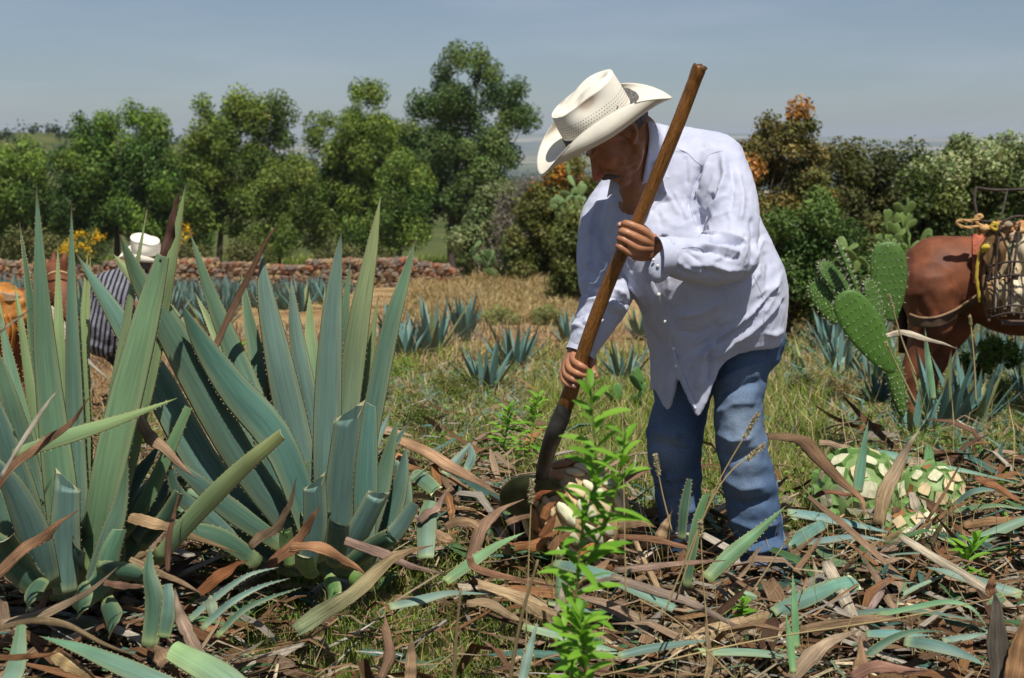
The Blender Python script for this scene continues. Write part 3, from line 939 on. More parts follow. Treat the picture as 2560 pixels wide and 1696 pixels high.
# ================================================================== prickly pears
def pad_geo(c, up, normal, h, w, th=.028, spines=True, seed=0, tint=(.09, .20, .03), spl=.022, rows=9):
    """flat obovate pad: c = bottom attachment, up = length direction"""
    g = np.random.default_rng(seed)
    up = nrm(np.asarray(up, float)); nn = np.asarray(normal, float); nn = nrm(nn - up * nn.dot(up)); sd = np.cross(up, nn)
    nu, nv = 20, 12
    a = np.linspace(0, math.pi, nv + 2)[1:-1]
    zz = (1 - np.cos(a)) / 2
    prof = np.sin(a) ** .85 * (.62 + .55 * zz)
    prof = prof / prof.max()
    u = np.linspace(0, 2 * math.pi, nu, endpoint=False)
    X = prof[:, None] * np.cos(u) * w / 2; Y = (prof[:, None] ** .5) * np.sin(u) * th / 2
    X = np.broadcast_to(X, (nv, nu)); Y = Y + .10 * w * (X / w) ** 2
    Z = np.repeat(zz[:, None] * h, nu, 1)
    L = np.stack([X, Y, Z], -1).reshape(-1, 3)
    L = np.vstack([L, [0, 0, -.004], [0, 0, h]])
    to = lambda q: np.asarray(c) + q[:, :1] * sd + q[:, 1:2] * nn + q[:, 2:3] * up
    k = nu * nv; j = np.arange(nu); jn = (j + 1) % nu
    F = [grid_faces(nv, nu), np.stack([jn, j, np.full(nu, k)], -1), np.stack([(nv - 1) * nu + j, (nv - 1) * nu + jn, np.full(nu, k + 1)], -1)]
    V = to(L)
    col = np.tile(np.array(tint) * (.9 + .2 * g.random()), (len(V), 1)) * (1 + .05 * g.normal(size=(len(V), 1)))
    sv = []; bumps = []
    if spines:
        for r in range(rows + 1):
            z = (r + .5) / (rows + 1) * h
            hw = np.interp(z / h, zz, prof) * w / 2
            cnt = max(1, int(round(hw * 2 / (w / (rows * .72)))))
            for q in range(cnt + 1):
                xx = (q + (.5 if r % 2 else 0)) / max(cnt, 1) * 2 - 1
                if abs(xx) > 1.02: continue
                for side in ((1, -1) if abs(xx) < .93 else (0,)):
                    x = np.clip(xx, -1, 1) * hw
                    y = side * th / 2 * math.sqrt(max(0, 1 - min(1, abs(xx)) ** 2)) * np.interp(z / h, zz, prof) ** .5 + .10 * w * (x / w) ** 2
                    p = np.array([[x, y, z]])
                    bumps.append(to(p)[0])
                    for s in range(3):
                        d = np.array([xx * (.4 if side else 1.0) + g.normal() * .45, (side if side else g.normal() * .5) * .9, g.normal() * .45 + .15])
                        sv.append((to(p)[0], to(p + nrm(d) * spl * (.6 + .7 * g.random()))[0]))
        for q in range(10):   # spines along the top rim
            aa = math.pi * (q + .5) / 10
            x = math.cos(aa) * w * .42; z = h * (.80 + .2 * math.sin(aa))
            p = np.array([[x, .0, z]])
            for s in range(2):
                d = np.array([math.cos(aa) + g.normal() * .3, g.normal() * .4, math.sin(aa) + g.normal() * .2])
                sv.append((to(p)[0], to(p + nrm(d) * spl * (.7 + .7 * g.random()))[0]))
    return V, F, col, sv, bumps

def spine_geo(sv, r=.0007):
    a = np.array([s[0] for s in sv]); b = np.array([s[1] for s in sv]); d = nrm(b - a)
    s1 = nrm(np.cross(d, [0.3, .2, 1])); s2 = np.cross(d, s1)
    V = np.stack([a + s1 * r, a - s1 * .5 * r + s2 * .87 * r, a - s1 * .5 * r - s2 * .87 * r, b], 1).reshape(-1, 3)
    i = np.arange(len(a))[:, None] * 4
    return V, np.concatenate([i + [[0, 1, 3]], i + [[1, 2, 3]], i + [[2, 0, 3]]])

def bumpgeo(bs, r):
    V0, F0 = ellipsoid((0, 0, 0), (r, r, r * .8), nu=5, nv=4)
    return join([(V0 + b, F0) for b in bs])

def hero_cactus():
    D = 6.6
    base = G(2270, 1030)
    k = lambda x, y: (1900 + x * .4465, 400 + y * .4465)
    base = P(*k(835, 1420), D); gz = float(ground(base[0], base[1])); base[2] = max(base[2], gz) - .05
    t = thing('prickly_pear', 'bright green prickly pear with seven spiny oval pads in front of the mule', 'cactus', base)
    # bottom (crop px), top, width, depth, normal twist
    pads = [((800, 1440), (735, 1100), 110, 6.6, (.2, -1, .1), .05, (.07, .14, .025)),
            ((745, 1190), (455, 740), 215, 6.5, (-.25, -1, .30), .03, (.075, .165, .026)),
            ((700, 1010), (600, 670), 120, 6.58, (.75, -1, .2), .028, (.06, .12, .022)),
            ((735, 905), (712, 455), 210, 6.66, (-.05, -1, .12), .03, (.068, .14, .026)),
            ((575, 800), (432, 460), 60, 6.62, (1.5, -.5, .1), .024, (.075, .14, .03)),
            ((520, 780), (335, 575), 120, 6.70, (.6, -1, .25), .026, (.07, .14, .028)),
            ((430, 920), (300, 680), 120, 6.72, (-.2, -1, .4), .026, (.075, .155, .028))]
    for i, (b, tp, w, d, nn, th, ti) in enumerate(pads):
        B = P(*k(*b), d); T_ = P(*k(*tp), d + .01)
        sc = .4465 / FOC * d
        V, F, c, sv, bs = pad_geo(B, T_ - B, nn, np.linalg.norm(T_ - B), w * sc, th, True, 60 + i, ti, spl=.016, rows=10)
        p = part('pad', V, F, M['cactus'], t, col=c)
        sV, sF = spine_geo(sv, .0011)
        o = part('spines', sV, sF, M['spine'], p, smooth=False); o['kind'] = 'stuff'
        bV, bF = bumpgeo(bs, .0035)
        o = part('areoles', bV, bF, M['cactus'], p, col=np.tile(np.array(ti) * 1.25, (len(bV), 1))); o['kind'] = 'stuff'
M['spine'] = mat_attr('cactus_spine', .6, .3, 10, 0, bstrength=0)
def _const(name, c, rough=.6, spec=.3, nscale=30, var=.25, bs=.3, bd=.002, stretch=None):
    m, n, l, out = nt(name)
    t = tex_noise(n, l, nscale, 5, .6, stretch=stretch)
    a = np.array(c)
    r = ramp(n, l, t.outputs['Fac'], [(.3, tuple(a * (1 - var))), (.7, tuple(np.minimum(1, a * (1 + var))))])
    b = principled(n, l, out, rough, spec); l.new(r.outputs['Color'], b.inputs['Base Color'])
    if bs: bump(n, l, t.outputs['Fac'], b, bs, bd)
    return m
M['spine'] = _const('cactus_spine', (.72, .68, .52), bs=0)
hero_cactus()

def far_pears():
    g = np.random.default_rng(3)
    # pale prickly pear in front of the right hand bushes, and two in the middle thicket
    for (px, py, w, h, D, npad, ti, lab, sz) in [
        (2200, 690, 170, 165, 15.5, 90, (.14, .21, .055), 'tangled pale green prickly pear in front of the right bushes', .15),
        (1255, 690, 80, 90, 31, 60, (.11, .17, .06), 'dark prickly pear clump at the foot of the thorn bush by the wall', .22),
        (1440, 560, 80, 140, 29.5, 50, (.16, .24, .09), 'prickly pear with grey-green pads showing above the man\'s shoulder', .22),
        (1225, 930, 22, 60, 10.5, 6, (.09, .17, .05), 'small prickly pear weed left of the man\'s lower sleeve', .12),
        (1600, 940, 60, 90, 8.6, 12, (.09, .19, .05), 'spiny young prickly pear right behind the man\'s lower hand', .10)]:
        base = P(px, py, D); gz = float(ground(base[0], base[1])); zb = gz
        base[2] = gz
        t = thing('prickly_pear', lab, 'cactus', base)
        ends = [base.copy()]
        top = P(px, py - h, D)[2]
        if base[2] < P(px, py, D)[2] - .3:      # thicket partly up the bush: trunk pads reach to it
            q = P(px, py, D); st, sf = tube(spline([base, (base + q) / 2 + [.1, 0, 0], q], 6), [.09, .08, .07, .06, .06, .05], 6)
            part('trunk', st, sf, M['bark'], t, col=np.tile((.16, .15, .09), (len(st), 1)))
            ends = [q]; base = q
        for i in range(npad):
            e = ends[int(g.integers(0, len(ends)))] if i > 4 else base + np.array([g.normal() * w / FOC * D * .3, g.normal() * .1, 0])
            ang = g.normal() * .75
            up = np.array([math.sin(ang), g.normal() * .25, abs(math.cos(ang)) * .9 + .15])
            hh = sz * (.8 + .5 * g.random())
            V, F, c, sv, bs = pad_geo(e, up, (g.normal(), -1, g.normal() * .3), hh, hh * .55, .03 * sz / .2, False, i, np.array(ti) * (.7 + .6 * g.random()))
            part('pad', V, F, M['cactus'], t, col=c)
            nx = e + nrm(up) * hh * .95
            if nx[2] < top: ends.append(nx)
far_pears()
# ================================================================== ground cover
def ground_cover():
    g = np.random.default_rng(33)
    def blade_field(name, px0, px1, py0, py1, n, hpx, wpx, cols, wts, label, cat, seed, jit=.5, mask=None, hmin=.3, dmax=200, wmin=.0011):
        px = g.uniform(px0, px1, n); py = g.uniform(py0, py1, n)
        p = G(px, py)
        if mask is not None:
            k = mask(px, py, p); px, py, p = px[k], py[k], p[k]
        p = p[p[:, 1] < dmax]
        D = p[:, 1]; m = len(p)
        h = (hmin + (1 - hmin) * g.random(m)) * hpx / FOC * D
        w = np.maximum(wpx / FOC * D, wmin)
        lean = g.normal(size=(m, 2)) * jit
        c = pal(g, m, cols, wts)
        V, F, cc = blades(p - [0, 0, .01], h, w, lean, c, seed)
        stuff(name, V, F, M['grass'], label, cat, col=cc, smooth=False)
    patch = lambda s, thr, sd: (lambda px, py, p: gnoise(p[:, 0], p[:, 1], s, sd) > thr)
    # near: green and dry grass between the litter
    blade_field('green_grass', 560, 1400, 1380, 1830, 15000, 125, 4.4, [GREEN, LIME, OLIVE, DRY], [3, 3, 2, 3], 'green and straw grass in the foreground between the cut leaves', 'grass', 1, .35)
    blade_field('short_grass', -300, 2860, 1050, 1850, 44000, 74, 3.6, [GREEN, LIME, OLIVE, DRY, STRAW], [3, 4, 3, 3, 3], 'short mixed grass growing through the litter', 'grass', 2, .5, patch(2.3, -.35, 3))
    blade_field('meadow_grass', 1330, 2060, 1000, 1420, 31000, 108, 3.4, [GREEN, LIME, OLIVE, STRAW, DRY], [3, 7, 2, 3, 2], 'green and straw grass around and behind the man\'s legs', 'grass', 3, .3)
    blade_field('dry_grass', 900, 2860, 880, 1300, 50000, 62, 3.0, [STRAW, DRY, TAN, OLIVE, LIME, GREEN], [5, 3, 1, 3, 6, 5], 'dry straw grass over the middle ground', 'grass', 4, .55)
    blade_field('straw_litter', -300, 2860, 820, 1750, 42000, 55, 4.0, [STRAW, DRY, BRN, GREY, ROSE, (.14, .08, .05)], [3, 3, 4, 2, 2, 3], 'broken straw and fibre littering the soil', 'litter', 5, 1.3, hmin=.5)
    blade_field('leaf_fragments', 900, 2860, 930, 1400, 9500, 52, 10, [(.16, .25, .20), (.24, .33, .26), BRN, GREY, CREAM], [5, 5, 2, 1, .5], 'small chopped agave leaf fragments strewn over the middle ground', 'litter', 6, .85, hmin=.4)
    blade_field('bank_grass', 1010, 1500, 690, 812, 15000, 46, 3.2, [STRAW, TAN, (.30, .19, .08), DRY], [4, 4, 3, 4], 'tall tan dry grass on the bank below the thorn bushes', 'grass', 7, .5,
                lambda px, py, p: (px - 1010) / 150 > (735 - py) / 60 * .4)
    blade_field('field_grass', 300, 1500, 735, 900, 9000, 15, 2.6, [STRAW, TAN, DRY, OLIVE], [4, 4, 4, 1], 'sparse dry grass of the bare field', 'grass', 8, .6, patch(.9, .1, 5))
    blade_field('right_field_grass', 1950, 2860, 780, 1060, 16000, 60, 2.6, [STRAW, OLIVE, DRY, (.12, .20, .05)], [3, 3, 3, 3], 'mixed grass of the field round the prickly pear', 'grass', 9, .5)
    blade_field('pasture_grass', -300, 1330, 655, 692, 12000, 34, 3.0, [LIME, OLIVE, GREEN, (.35, .33, .10)], [4, 3, 3, 2], 'long green pasture grass beyond the stone wall', 'grass', 10, .3, dmax=140)
    CUTG = [(.15, .25, .21), (.19, .30, .25), (.14, .25, .13), (.10, .18, .13), (.27, .33, .14)]
    blade_field('agave_shoots', 1950, 2860, 830, 1180, 900, 95, 12, CUTG, [4, 3, 3, 3, 1], 'upright blue-green agave leaf pieces standing in the grass at right', 'litter', 21, .45, hmin=.4)
    blade_field('agave_scraps', 880, 1480, 920, 1180, 420, 62, 11, CUTG, [4, 4, 2, 2, 1], 'blue-green agave leaf pieces strewn beyond the hoe', 'litter', 22, .8, hmin=.4)
    blade_field('tall_straw', 1280, 2860, 1180, 1900, 900, 330, 2.6, [STRAW, DRY, LIME, TAN], [5, 3, 3, 2], 'tall thin straw stems in the right foreground', 'grass', 23, .38, hmin=.35, wmin=.0014)
    blade_field('tall_straw', 880, 2860, 900, 1200, 1300, 120, 2.4, [STRAW, DRY, LIME, TAN], [5, 3, 3, 2], 'tall thin straw stems of the middle ground', 'grass', 24, .38, hmin=.4, wmin=.0014)
    blade_field('tall_straw', 500, 1350, 1400, 1900, 500, 240, 3.0, [STRAW, LIME, GREEN, TAN], [3, 4, 3, 1], 'tall grass stems in the left foreground', 'grass', 25, .4, hmin=.35, wmin=.0014)
    blade_field('edge_grass', 1580, 2060, 1395, 1470, 2600, 70, 4.0, [STRAW, LIME, GREEN, BRN], [3, 4, 3, 2], 'grass hiding the man\'s boots', 'grass', 26, .5, hmin=.35)
    # dry twigs and leaf fibres lying over the litter
    n = 5200
    px = g.uniform(-300, 2860, n); py = 1000 + 850 * g.random(n) ** .7
    keep = ~((px > 600) & (px < 1350) & (py > 1430) & (g.random(n) < .6)); px, py = px[keep], py[keep]; q = G(px, py); n = len(q)
    L = g.uniform(.05, .32, n); a = g.normal(size=n) * .9; d = np.stack([np.cos(a), np.sin(a), g.normal(size=n) * .22], -1)
    d *= g.choice([-1, 1], n)[:, None]
    w = g.uniform(.0012, .0048, n)
    up = np.array([0, 0, 1.]); sd = nrm(np.cross(d, up))
    b0 = q + up * g.uniform(.005, .11, n)[:, None]; bend = g.normal(size=(n, 3)) * (.10 * L)[:, None]
    pts = [b0 - d * (L / 2)[:, None], b0 + bend, b0 + d * (L / 2)[:, None]]
    rings = []
    for k, p_ in enumerate(pts):
        ww = (w * (1, 1, .4)[k])[:, None]
        rings.append(np.stack([p_ - sd * ww, p_ + up * ww * 1.2, p_ + sd * ww], 1))
    V = np.concatenate(rings, 1).reshape(-1, 3)
    i = np.arange(n)[:, None] * 9
    F = np.concatenate([i + [[k, k + 1, k + 4, k + 3]] for k in (0, 1, 3, 4)])
    c = pal(g, n, [(.46, .37, .24), (.52, .47, .40), (.28, .17, .09), (.16, .09, .05), (.38, .24, .13), (.17, .26, .14)], [4, 2, 4, 3, 3, 1], .2)
    stuff('dry_twigs', V, F, M['dead'], 'thin dry twigs and leaf fibres tangled over the litter', 'litter', col=np.repeat(c, 9, 0), uv=np.zeros((len(V), 2)) + g.random((len(V), 2)))
    # low leafy ground weeds of the middle ground
    n = 900
    px = g.uniform(860, 2860, n); py = g.uniform(925, 1330, n); q = G(px, py) + [0, 0, .02]
    V, F, c = leaf_cloud(q + [0, 0, .03], g.uniform(.03, .10, n), 34, .030, pal(g, n, [(.12, .24, .03), (.20, .30, .05), (.10, .16, .04), (.24, .26, .08)], [4, 3, 3, 2]), .3, .32, seed=91)
    stuff('ground_weeds', V, F, M['leaf'], 'low green leafy weeds among the grass of the middle ground', 'weeds', col=c, smooth=False)
    # feathery weeds: dull olive herbs in the mid-ground
    for (px, py, w, h, D, lab, c0) in [(1060, 1090, 60, 60, None, 'feathery olive weed right of the tall agave, nearest the cut leaf', (.11, .14, .03)), (1130, 1010, 60, 60, None, 'small-leaved olive weed on the mid-ground slope', (.13, .16, .03)),
                              (1000, 960, 40, 60, None, 'yellow-green sprig beside the rightmost tall agave leaf', (.2, .30, .04)), (2010, 1010, 30, 70, None, 'dry dark weed left of the prickly pear foot', (.12, .12, .05)),
                              (2090, 1020, 50, 70, None, 'reddish dry weed at the foot of the prickly pear', (.17, .12, .05)), (2500, 1030, 40, 80, None, 'green feathery weed at the right edge beyond the cut hearts', (.12, .19, .04))]:
        b = G(px, py); D = b[1]
        C = b + g.normal(size=(40, 3)) * [w / FOC * D * .5, .08, 0] + np.stack([np.zeros(40), np.zeros(40), g.random(40) * h / FOC * D], -1)
        V, F, c = leaf_cloud(C, .05, 45, .024, c0, .35, .3, seed=int(px))
        st = [tube(np.array([b, (b + q) / 2 + [0, 0, .03], q]), [.003, .002, .001], 4) for q in C[::3]]
        t = thing('weed', lab, 'weed', b)
        part('foliage', V, F, M['leaf'], t, col=c, smooth=False)
        sv, sf = join(st); part('stem', sv, sf, M['bark'], t, col=np.tile((.16, .15, .06), (len(sv), 1)))
ground_cover()

# ---- leafy weeds with lance-shaped leaves ---------------------------------------------
def lance(b, d, L, W, face, c, n=7, sag=.25):
    d = nrm(np.asarray(d, float)); t = np.linspace(0, 1, n)
    path = b + d * (t * L)[:, None] - np.array([0, 0, 1]) * (sag * L * t ** 2)[:, None]
    w = W * np.sin(np.clip(t * .93 + .07, 0, 1) * math.pi) ** .7 / 2 + .0003
    T = nrm(np.gradient(path, axis=0)); S = nrm(np.cross(T, face)); N = np.cross(S, T)
    V = np.stack([path - S * w[:, None] + N * w[:, None] * .35, path, path + S * w[:, None] + N * w[:, None] * .35], 1).reshape(-1, 3)
    return V, grid_faces(n, 3, closed=False), np.tile(c, (len(V), 1))

def leafy_weed(label, stem_pts, D, nl, L, W, seed, cols=((.12, .30, .02), (.22, .42, .04)), rad=.0022, single=False):
    g = np.random.default_rng(seed)
    path = spline([P(x, y, D + dd) for x, y, dd in stem_pts], 24)
    t = thing('leafy_weed', label, 'weed', path[0])
    V, F = tube(path, np.linspace(rad, rad * .5, 24), 6)
    part('stem', V, F, M['bark'], t, col=np.tile((.13, .17, .04), (len(V), 1)))
    acc = []
    for i in range(nl):
        f = .12 + .88 * (i + g.random()) / nl
        k = min(int(f * 23), 22); b = path[k] + (path[k + 1] - path[k]) * (f * 23 - k)
        a = i * 2.4 + g.normal() * .3
        up = .55 + .9 * f ** 3 + g.normal() * .45
        d = np.array([math.cos(a), math.sin(a) * .8, up])
        c = np.array(cols[0]) + (np.array(cols[1]) - np.array(cols[0])) * g.random()
        ll = L * (.6 + .5 * g.random()) * (1.0 if f < .85 else .8)
        q = lance(b, d, ll, W * (.8 + .4 * g.random()), np.array([g.normal() * .3, -.5, 1]), c, sag=.15 + .25 * g.random())
        if single: acc.append(q)
        else: part('leaf', q[0], q[1], M['leaf'], t, col=q[2])
    if single:
        V, F = join([(a, b) for a, b, c in acc]); part('foliage', V, F, M['leaf'], t, col=np.concatenate([c for a, b, c in acc]))
    return t

def weeds():
    leafy_weed('tall bright green lance-leaved weed standing in front of the man\'s hoe', [(1425, 1760, 0), (1440, 1500, 0), (1455, 1330, 0), (1490, 1180, 0), (1475, 960, 0)], 2.25, 54, .092, .0120, 1, rad=.0025)
    leafy_weed('side shoot of green lance leaves right of the tall weed', [(1460, 1420, 0), (1520, 1300, 0), (1545, 1200, 0), (1565, 1090, 0)], 2.25, 26, .075, .0105, 2)
    leafy_weed('green weed sprig at the bottom edge below the tall weed', [(1470, 1800, 0), (1460, 1640, 0), (1450, 1540, 0)], 2.2, 34, .070, .0125, 3)
    leafy_weed('bright green weed tuft between the left sprig and the bottom edge', [(1430, 1780, 0), (1420, 1680, 0), (1405, 1560, 0)], 2.7, 18, .07, .014, 4)
    leafy_weed('small green weed by the white cut hearts at the right', [(2400, 1450, 0), (2420, 1400, 0), (2440, 1350, 0)], 4.2, 22, .10, .014, 5)
    leafy_weed('fresh green willow-leaved weed left behind the lower hand', [(1310, 1180, 0), (1330, 1080, 0), (1345, 990, 0)], 6.2, 46, .10, .014, 6, single=True)
    leafy_weed('fresh green weed between the hoe and the young agaves', [(1250, 1160, 0), (1265, 1090, 0), (1270, 1020, 0)], 6.6, 40, .10, .014, 7, single=True)
    leafy_weed('light green weed in the gap between the two tall agaves', [(610, 1010, 0), (615, 940, 0), (600, 870, 0)], 7.0, 44, .12, .016, 8, single=True)
    leafy_weed('little green weed low on the ground below the right jeans leg', [(1850, 1560, 0), (1855, 1530, 0), (1860, 1505, 0)], 3.7, 18, .05, .012, 9, single=True)
    # dry grass stems with seed heads in the foreground
    stems = [('tall straw grass stem crossing below the hoe blade', [(1310, 1750), (1318, 1500), (1330, 1200)], 2.9, 60, (1330, 1205)),
             ('brown dry stalk leaning at the lower centre, left of the straw stem', [(1265, 1760), (1300, 1560), (1345, 1400)], 2.8, 0, None),
             ('blurred brown dry stalk standing alone at the bottom left of centre', [(1130, 1760), (1140, 1600), (1152, 1470)], 2.7, 0, None),
             ('straw seed stem leaning across the right jeans leg, upper one', [(1690, 1500), (1780, 1240), (1895, 1035)], 3.2, 70, None),
             ('straw seed stem leaning across the right jeans leg, lower one', [(1650, 1560), (1790, 1230), (1912, 1110)], 3.2, 60, None),
             ('short straw seed head before the left jeans leg', [(1680, 1330), (1655, 1230), (1638, 1135)], 3.5, 55, None),
             ('long pale grass stalk lying across the bottom right', [(1500, 1690), (1900, 1600), (2250, 1545), (2560, 1480)], 3.0, 0, None),
             ('dry seed stem beside the folded jeans hem', [(1880, 1480), (1940, 1390), (1985, 1330)], 3.6, 40, None),
             ('thin seed stem rising in front of the prickly pear pads', [(2290, 940), (2255, 850), (2222, 735)], 5.6, 40, None),
             ('thin seed stem under the pale curled leaf near the mule', [(2290, 1010), (2250, 930), (2215, 855)], 5.6, 30, None),
             ('thin seed stem in front of the mule\'s belly', [(2440, 1010), (2435, 900), (2425, 790)], 5.8, 22, None),
             ('branched straw stem low at the centre foreground', [(1780, 1680), (1760, 1480), (1750, 1300)], 3.1, 45, None),
             ('straw stem with a fat seed head left of the jeans hem', [(1840, 1700), (1700, 1560), (1600, 1500)], 3.0, 0, None),
             ('thin brown stalk through the middle of the tall weed', [(1565, 1500), (1560, 1250), (1555, 1000)], 3.0, 0, None)]
    g = np.random.default_rng(8)
    for k, (lab, pts, D, head, _) in enumerate(stems):
        path = spline([P(x, y, D) for x, y in pts], 16)
        thick = 6.5 if ('stalk' in lab and 'pale' not in lab and 'thin' not in lab) else 2.6
        V, F = tube(path, np.linspace(thick, thick * .55, 16) / FOC * D, 6)
        c = (.40, .31, .15) if thick < 5 else (.20, .15, .08)
        t = thing('dry_grass_stem', lab, 'grass stem', path[0])
        part('stem', V, F, M['bark'], t, col=np.tile(c, (len(V), 1)))
        if head:
            d = nrm(path[-1] - path[-2]); Lh = head / FOC * D
            B = path[-1] - d * Lh * (1 - g.random((110, 1)))
            vv = []
            V, F, c = leaf_cloud(B, .0035, 3, .013, (.50, .42, .27), .2, .25, seed=k)
            part('seed_head', V, F, M['leaf'], t, col=c, smooth=False)
weeds()

# ================================================================== the two big agaves
fa = lambda x, y: (x * .5102, 400 + y * .5102)
fb = lambda x, y: (x * .46473, 1000 + y * .46473)
fc = lambda x, y: (900 + x * .38, 1100 + y * .38)
fd = lambda x, y: (1800 + x * .4439, 1000 + y * .4439)
fe = lambda x, y: (1260 + x * .444, 1000 + y * .444)

def big_agave(t, specs, seed0, fn=fa, unit=.5102):
    for k, s in enumerate(specs):
        pts, w, Ds = s[0], s[1], s[2]
        o = dict(s[3]) if len(s) > 3 else {}
        n = len(pts)
        if np.isscalar(Ds): Ds = (Ds, Ds)
        d = np.interp(np.linspace(0, 1, n), np.linspace(0, 1, len(Ds)), Ds)
        path = [P(*fn(*p), dd) for p, dd in zip(pts, d)]
        W = 1.14 * w * unit / FOC * d.mean()
        face = o.pop('face', TOCAM); mt = o.pop('mat', 'agave'); lab = o.pop('label', None)
        V, F, c, u = leafgeo(path, W * 1.05, face, seed=seed0 + k, **o)
        p = part('leaf', V, F, M[mt], t, col=c, uv=u)
        if lab: p['label'] = lab

def agaves():
    A1 = thing('blue_agave', 'big spiky blue agave at the left edge in front of the second man', 'agave', (*P(165, 1480, 3.62)[:2], 0))
    b1 = (330, 2080)
    L = [
     ([b1, (300, 1700), (215, 900), (178, 120)], 152, (3.6, 3.5), dict(tint=GRN, tint2=(.15, .27, .17), face=(.15, -1, .1), label='tallest straight leaf at the left')),
     ([(400, 2080), (375, 1700), (350, 850), (350, 218)], 100, (3.66, 3.62), dict(tint=BLUE, tint2=(.15, .27, .17), face=(-.1, -1, .1))),
     ([(350, 2080), (320, 1500), (292, 850), (283, 400)], 74, (3.74, 3.8), dict(tint=(.19, .31, .16), tint2=YG, cup=-.2)),
     ([(410, 2080), (415, 1400), (402, 850), (433, 418)], 52, (3.7, 3.74), dict(tint=GRN, tint2=YG)),
     ([(430, 2080), (430, 1500), (425, 900), (445, 450)], 52, (3.76, 3.84), dict(tint=GRN, tint2=YG, cup=-.2)),
     ([(440, 2080), (500, 1500), (610, 820), (722, 240)], 76, (3.68, 3.66), dict(tint=GRN, tint2=(.24, .30, .14), tipc=(.35, .2, .15), face=(-.4, -1, .1))),
     ([(420, 2080), (520, 1500), (690, 830), (793, 470)], 172, (3.56, 3.5), dict(tint=GRN, tint2=(.20, .33, .17), tip=.34, face=(-.25, -1, .15), label='broad leaning leaf with a dead dark tip')),
     ([(787, 500), (830, 340), (882, 140)], 44, (3.5, 3.5), dict(tint=(.15, .09, .075), dead=True, mat='dead', cup=.3, label='dead dark brown tip')),
     ([(530, 1900), (720, 1050), (830, 520), (912, 115)], 88, (3.72, 3.66), dict(tint=GRN, tint2=(.30, .38, .16), tipc=(.2, .13, .11))),
     ([(560, 1900), (700, 1150), (800, 720), (885, 400)], 64, (3.82, 3.86), dict(tint=YG, tint2=(.42, .33, .16), tipc=(.3, .12, .08))),
     ([(255, 2000), (190, 1450), (115, 900), (70, 590)], 58, (3.75, 3.85), dict(tint=GRN, tint2=YG)),
     ([(260, 2050), (160, 1500), (60, 1050), (0, 750)], 90, (3.66, 3.72), dict(tint=GRN, tint2=(.16, .28, .18), face=(.5, -1, .2))),
     ([(250, 2080), (140, 1550), (40, 1150), (-60, 830)], 120, (3.58, 3.55), dict(tint=BLUE, tint2=GRN, face=(.4, -1, .3))),
     ([(230, 2080), (120, 1700), (20, 1350), (-120, 950)], 150, (3.5, 3.4), dict(tint=DKG, tint2=BLUE, face=(.4, -1, .3))),
     ([(240, 2100), (170, 1850), (60, 1600), (-90, 1400)], 150, (3.45, 3.3), dict(tint=BLUE, face=(.3, -1, .4))),
     ([(200, 2120), (80, 1980), (-60, 1850), (-200, 1760)], 140, (3.4, 3.3), dict(tint=DKG, face=(.2, -1, .6))),
     ([(60, 1440), (330, 1350), (600, 1265), (868, 1168)], 74, (3.2, 3.15), dict(tint=GRN, tint2=(.28, .38, .15), face=(.2, -1, .7), tipc=(.25, .3, .1), label='narrow green leaf crossing almost level')),
     ([(330, 2040), (300, 1700), (250, 1350)], 120, (3.68, 3.7), dict(tint=BLUE, tip=.6, slant=.4)),
     ([(300, 2100), (205, 1300), (150, 700), (95, 300)], 60, (3.9, 3.95), dict(tint=DKG, tint2=GRN, cup=-.2)),
     ([(420, 2100), (470, 1750), (520, 1400), (560, 1100)], 90, (3.7, 3.72), dict(tint=BLUE)),
     ([(200, 2050), (95, 1400), (30, 950), (-30, 560)], 60, (3.85, 3.9), dict(tint=GRN, tint2=YG)),
    ]
    big_agave(A1, L, 1000)
    Lb = [
     ([(350, 1050), (345, 750), (360, 430)], 150, (3.5, 3.5), dict(tint=BLUE, tip=.75, facet=.8, slant=-.9, face=(.2, -1, .3))),
     ([(470, 1050), (560, 800), (640, 560), (690, 320)], 130, (3.48, 3.45), dict(tint=BLUE, tint2=GRN, face=(-.3, -1, .2))),
     ([(400, 1120), (540, 980), (590, 820), (640, 700)], 120, (3.44, 3.4), dict(tint=(.13, .27, .16), tip=.5, slant=.5)),
     ([(180, 980), (90, 760), (0, 560), (-60, 400)], 140, (3.46, 3.4), dict(tint=GRN, tint2=BLUE, face=(.3, -1, .3))),
     ([(180, 1020), (80, 880), (20, 760)], 150, (3.42, 3.3), dict(tint=DKG, tip=.7, slant=.6)),
     ([(230, 960), (170, 1040), (150, 1110)], 95, (3.36, 3.2), dict(tint=DKG, tip=.75, facet=.8, slant=.3, teeth=False)),
     ([(430, 1000), (440, 1080), (425, 1150)], 120, (3.36, 3.2), dict(tint=DKG, tip=.8, facet=.8, slant=-.3, teeth=False)),
     ([(560, 1080), (600, 1180), (595, 1240)], 120, (3.34, 3.2), dict(tint=DKG, tip=.75, facet=.8, slant=.4, teeth=False)),
     ([(520, 900), (700, 930), (800, 960)], 90, (3.42, 3.3), dict(tint=DKG, tip=.5, teeth=False)),
    ]
    big_agave(A1, Lb, 1100, fb, .46473)
    A2 = thing('blue_agave', 'big fan-shaped blue agave in the left centre with cut leaf stumps at its foot', 'agave', (*P(800, 1420, 3.95)[:2], 0))
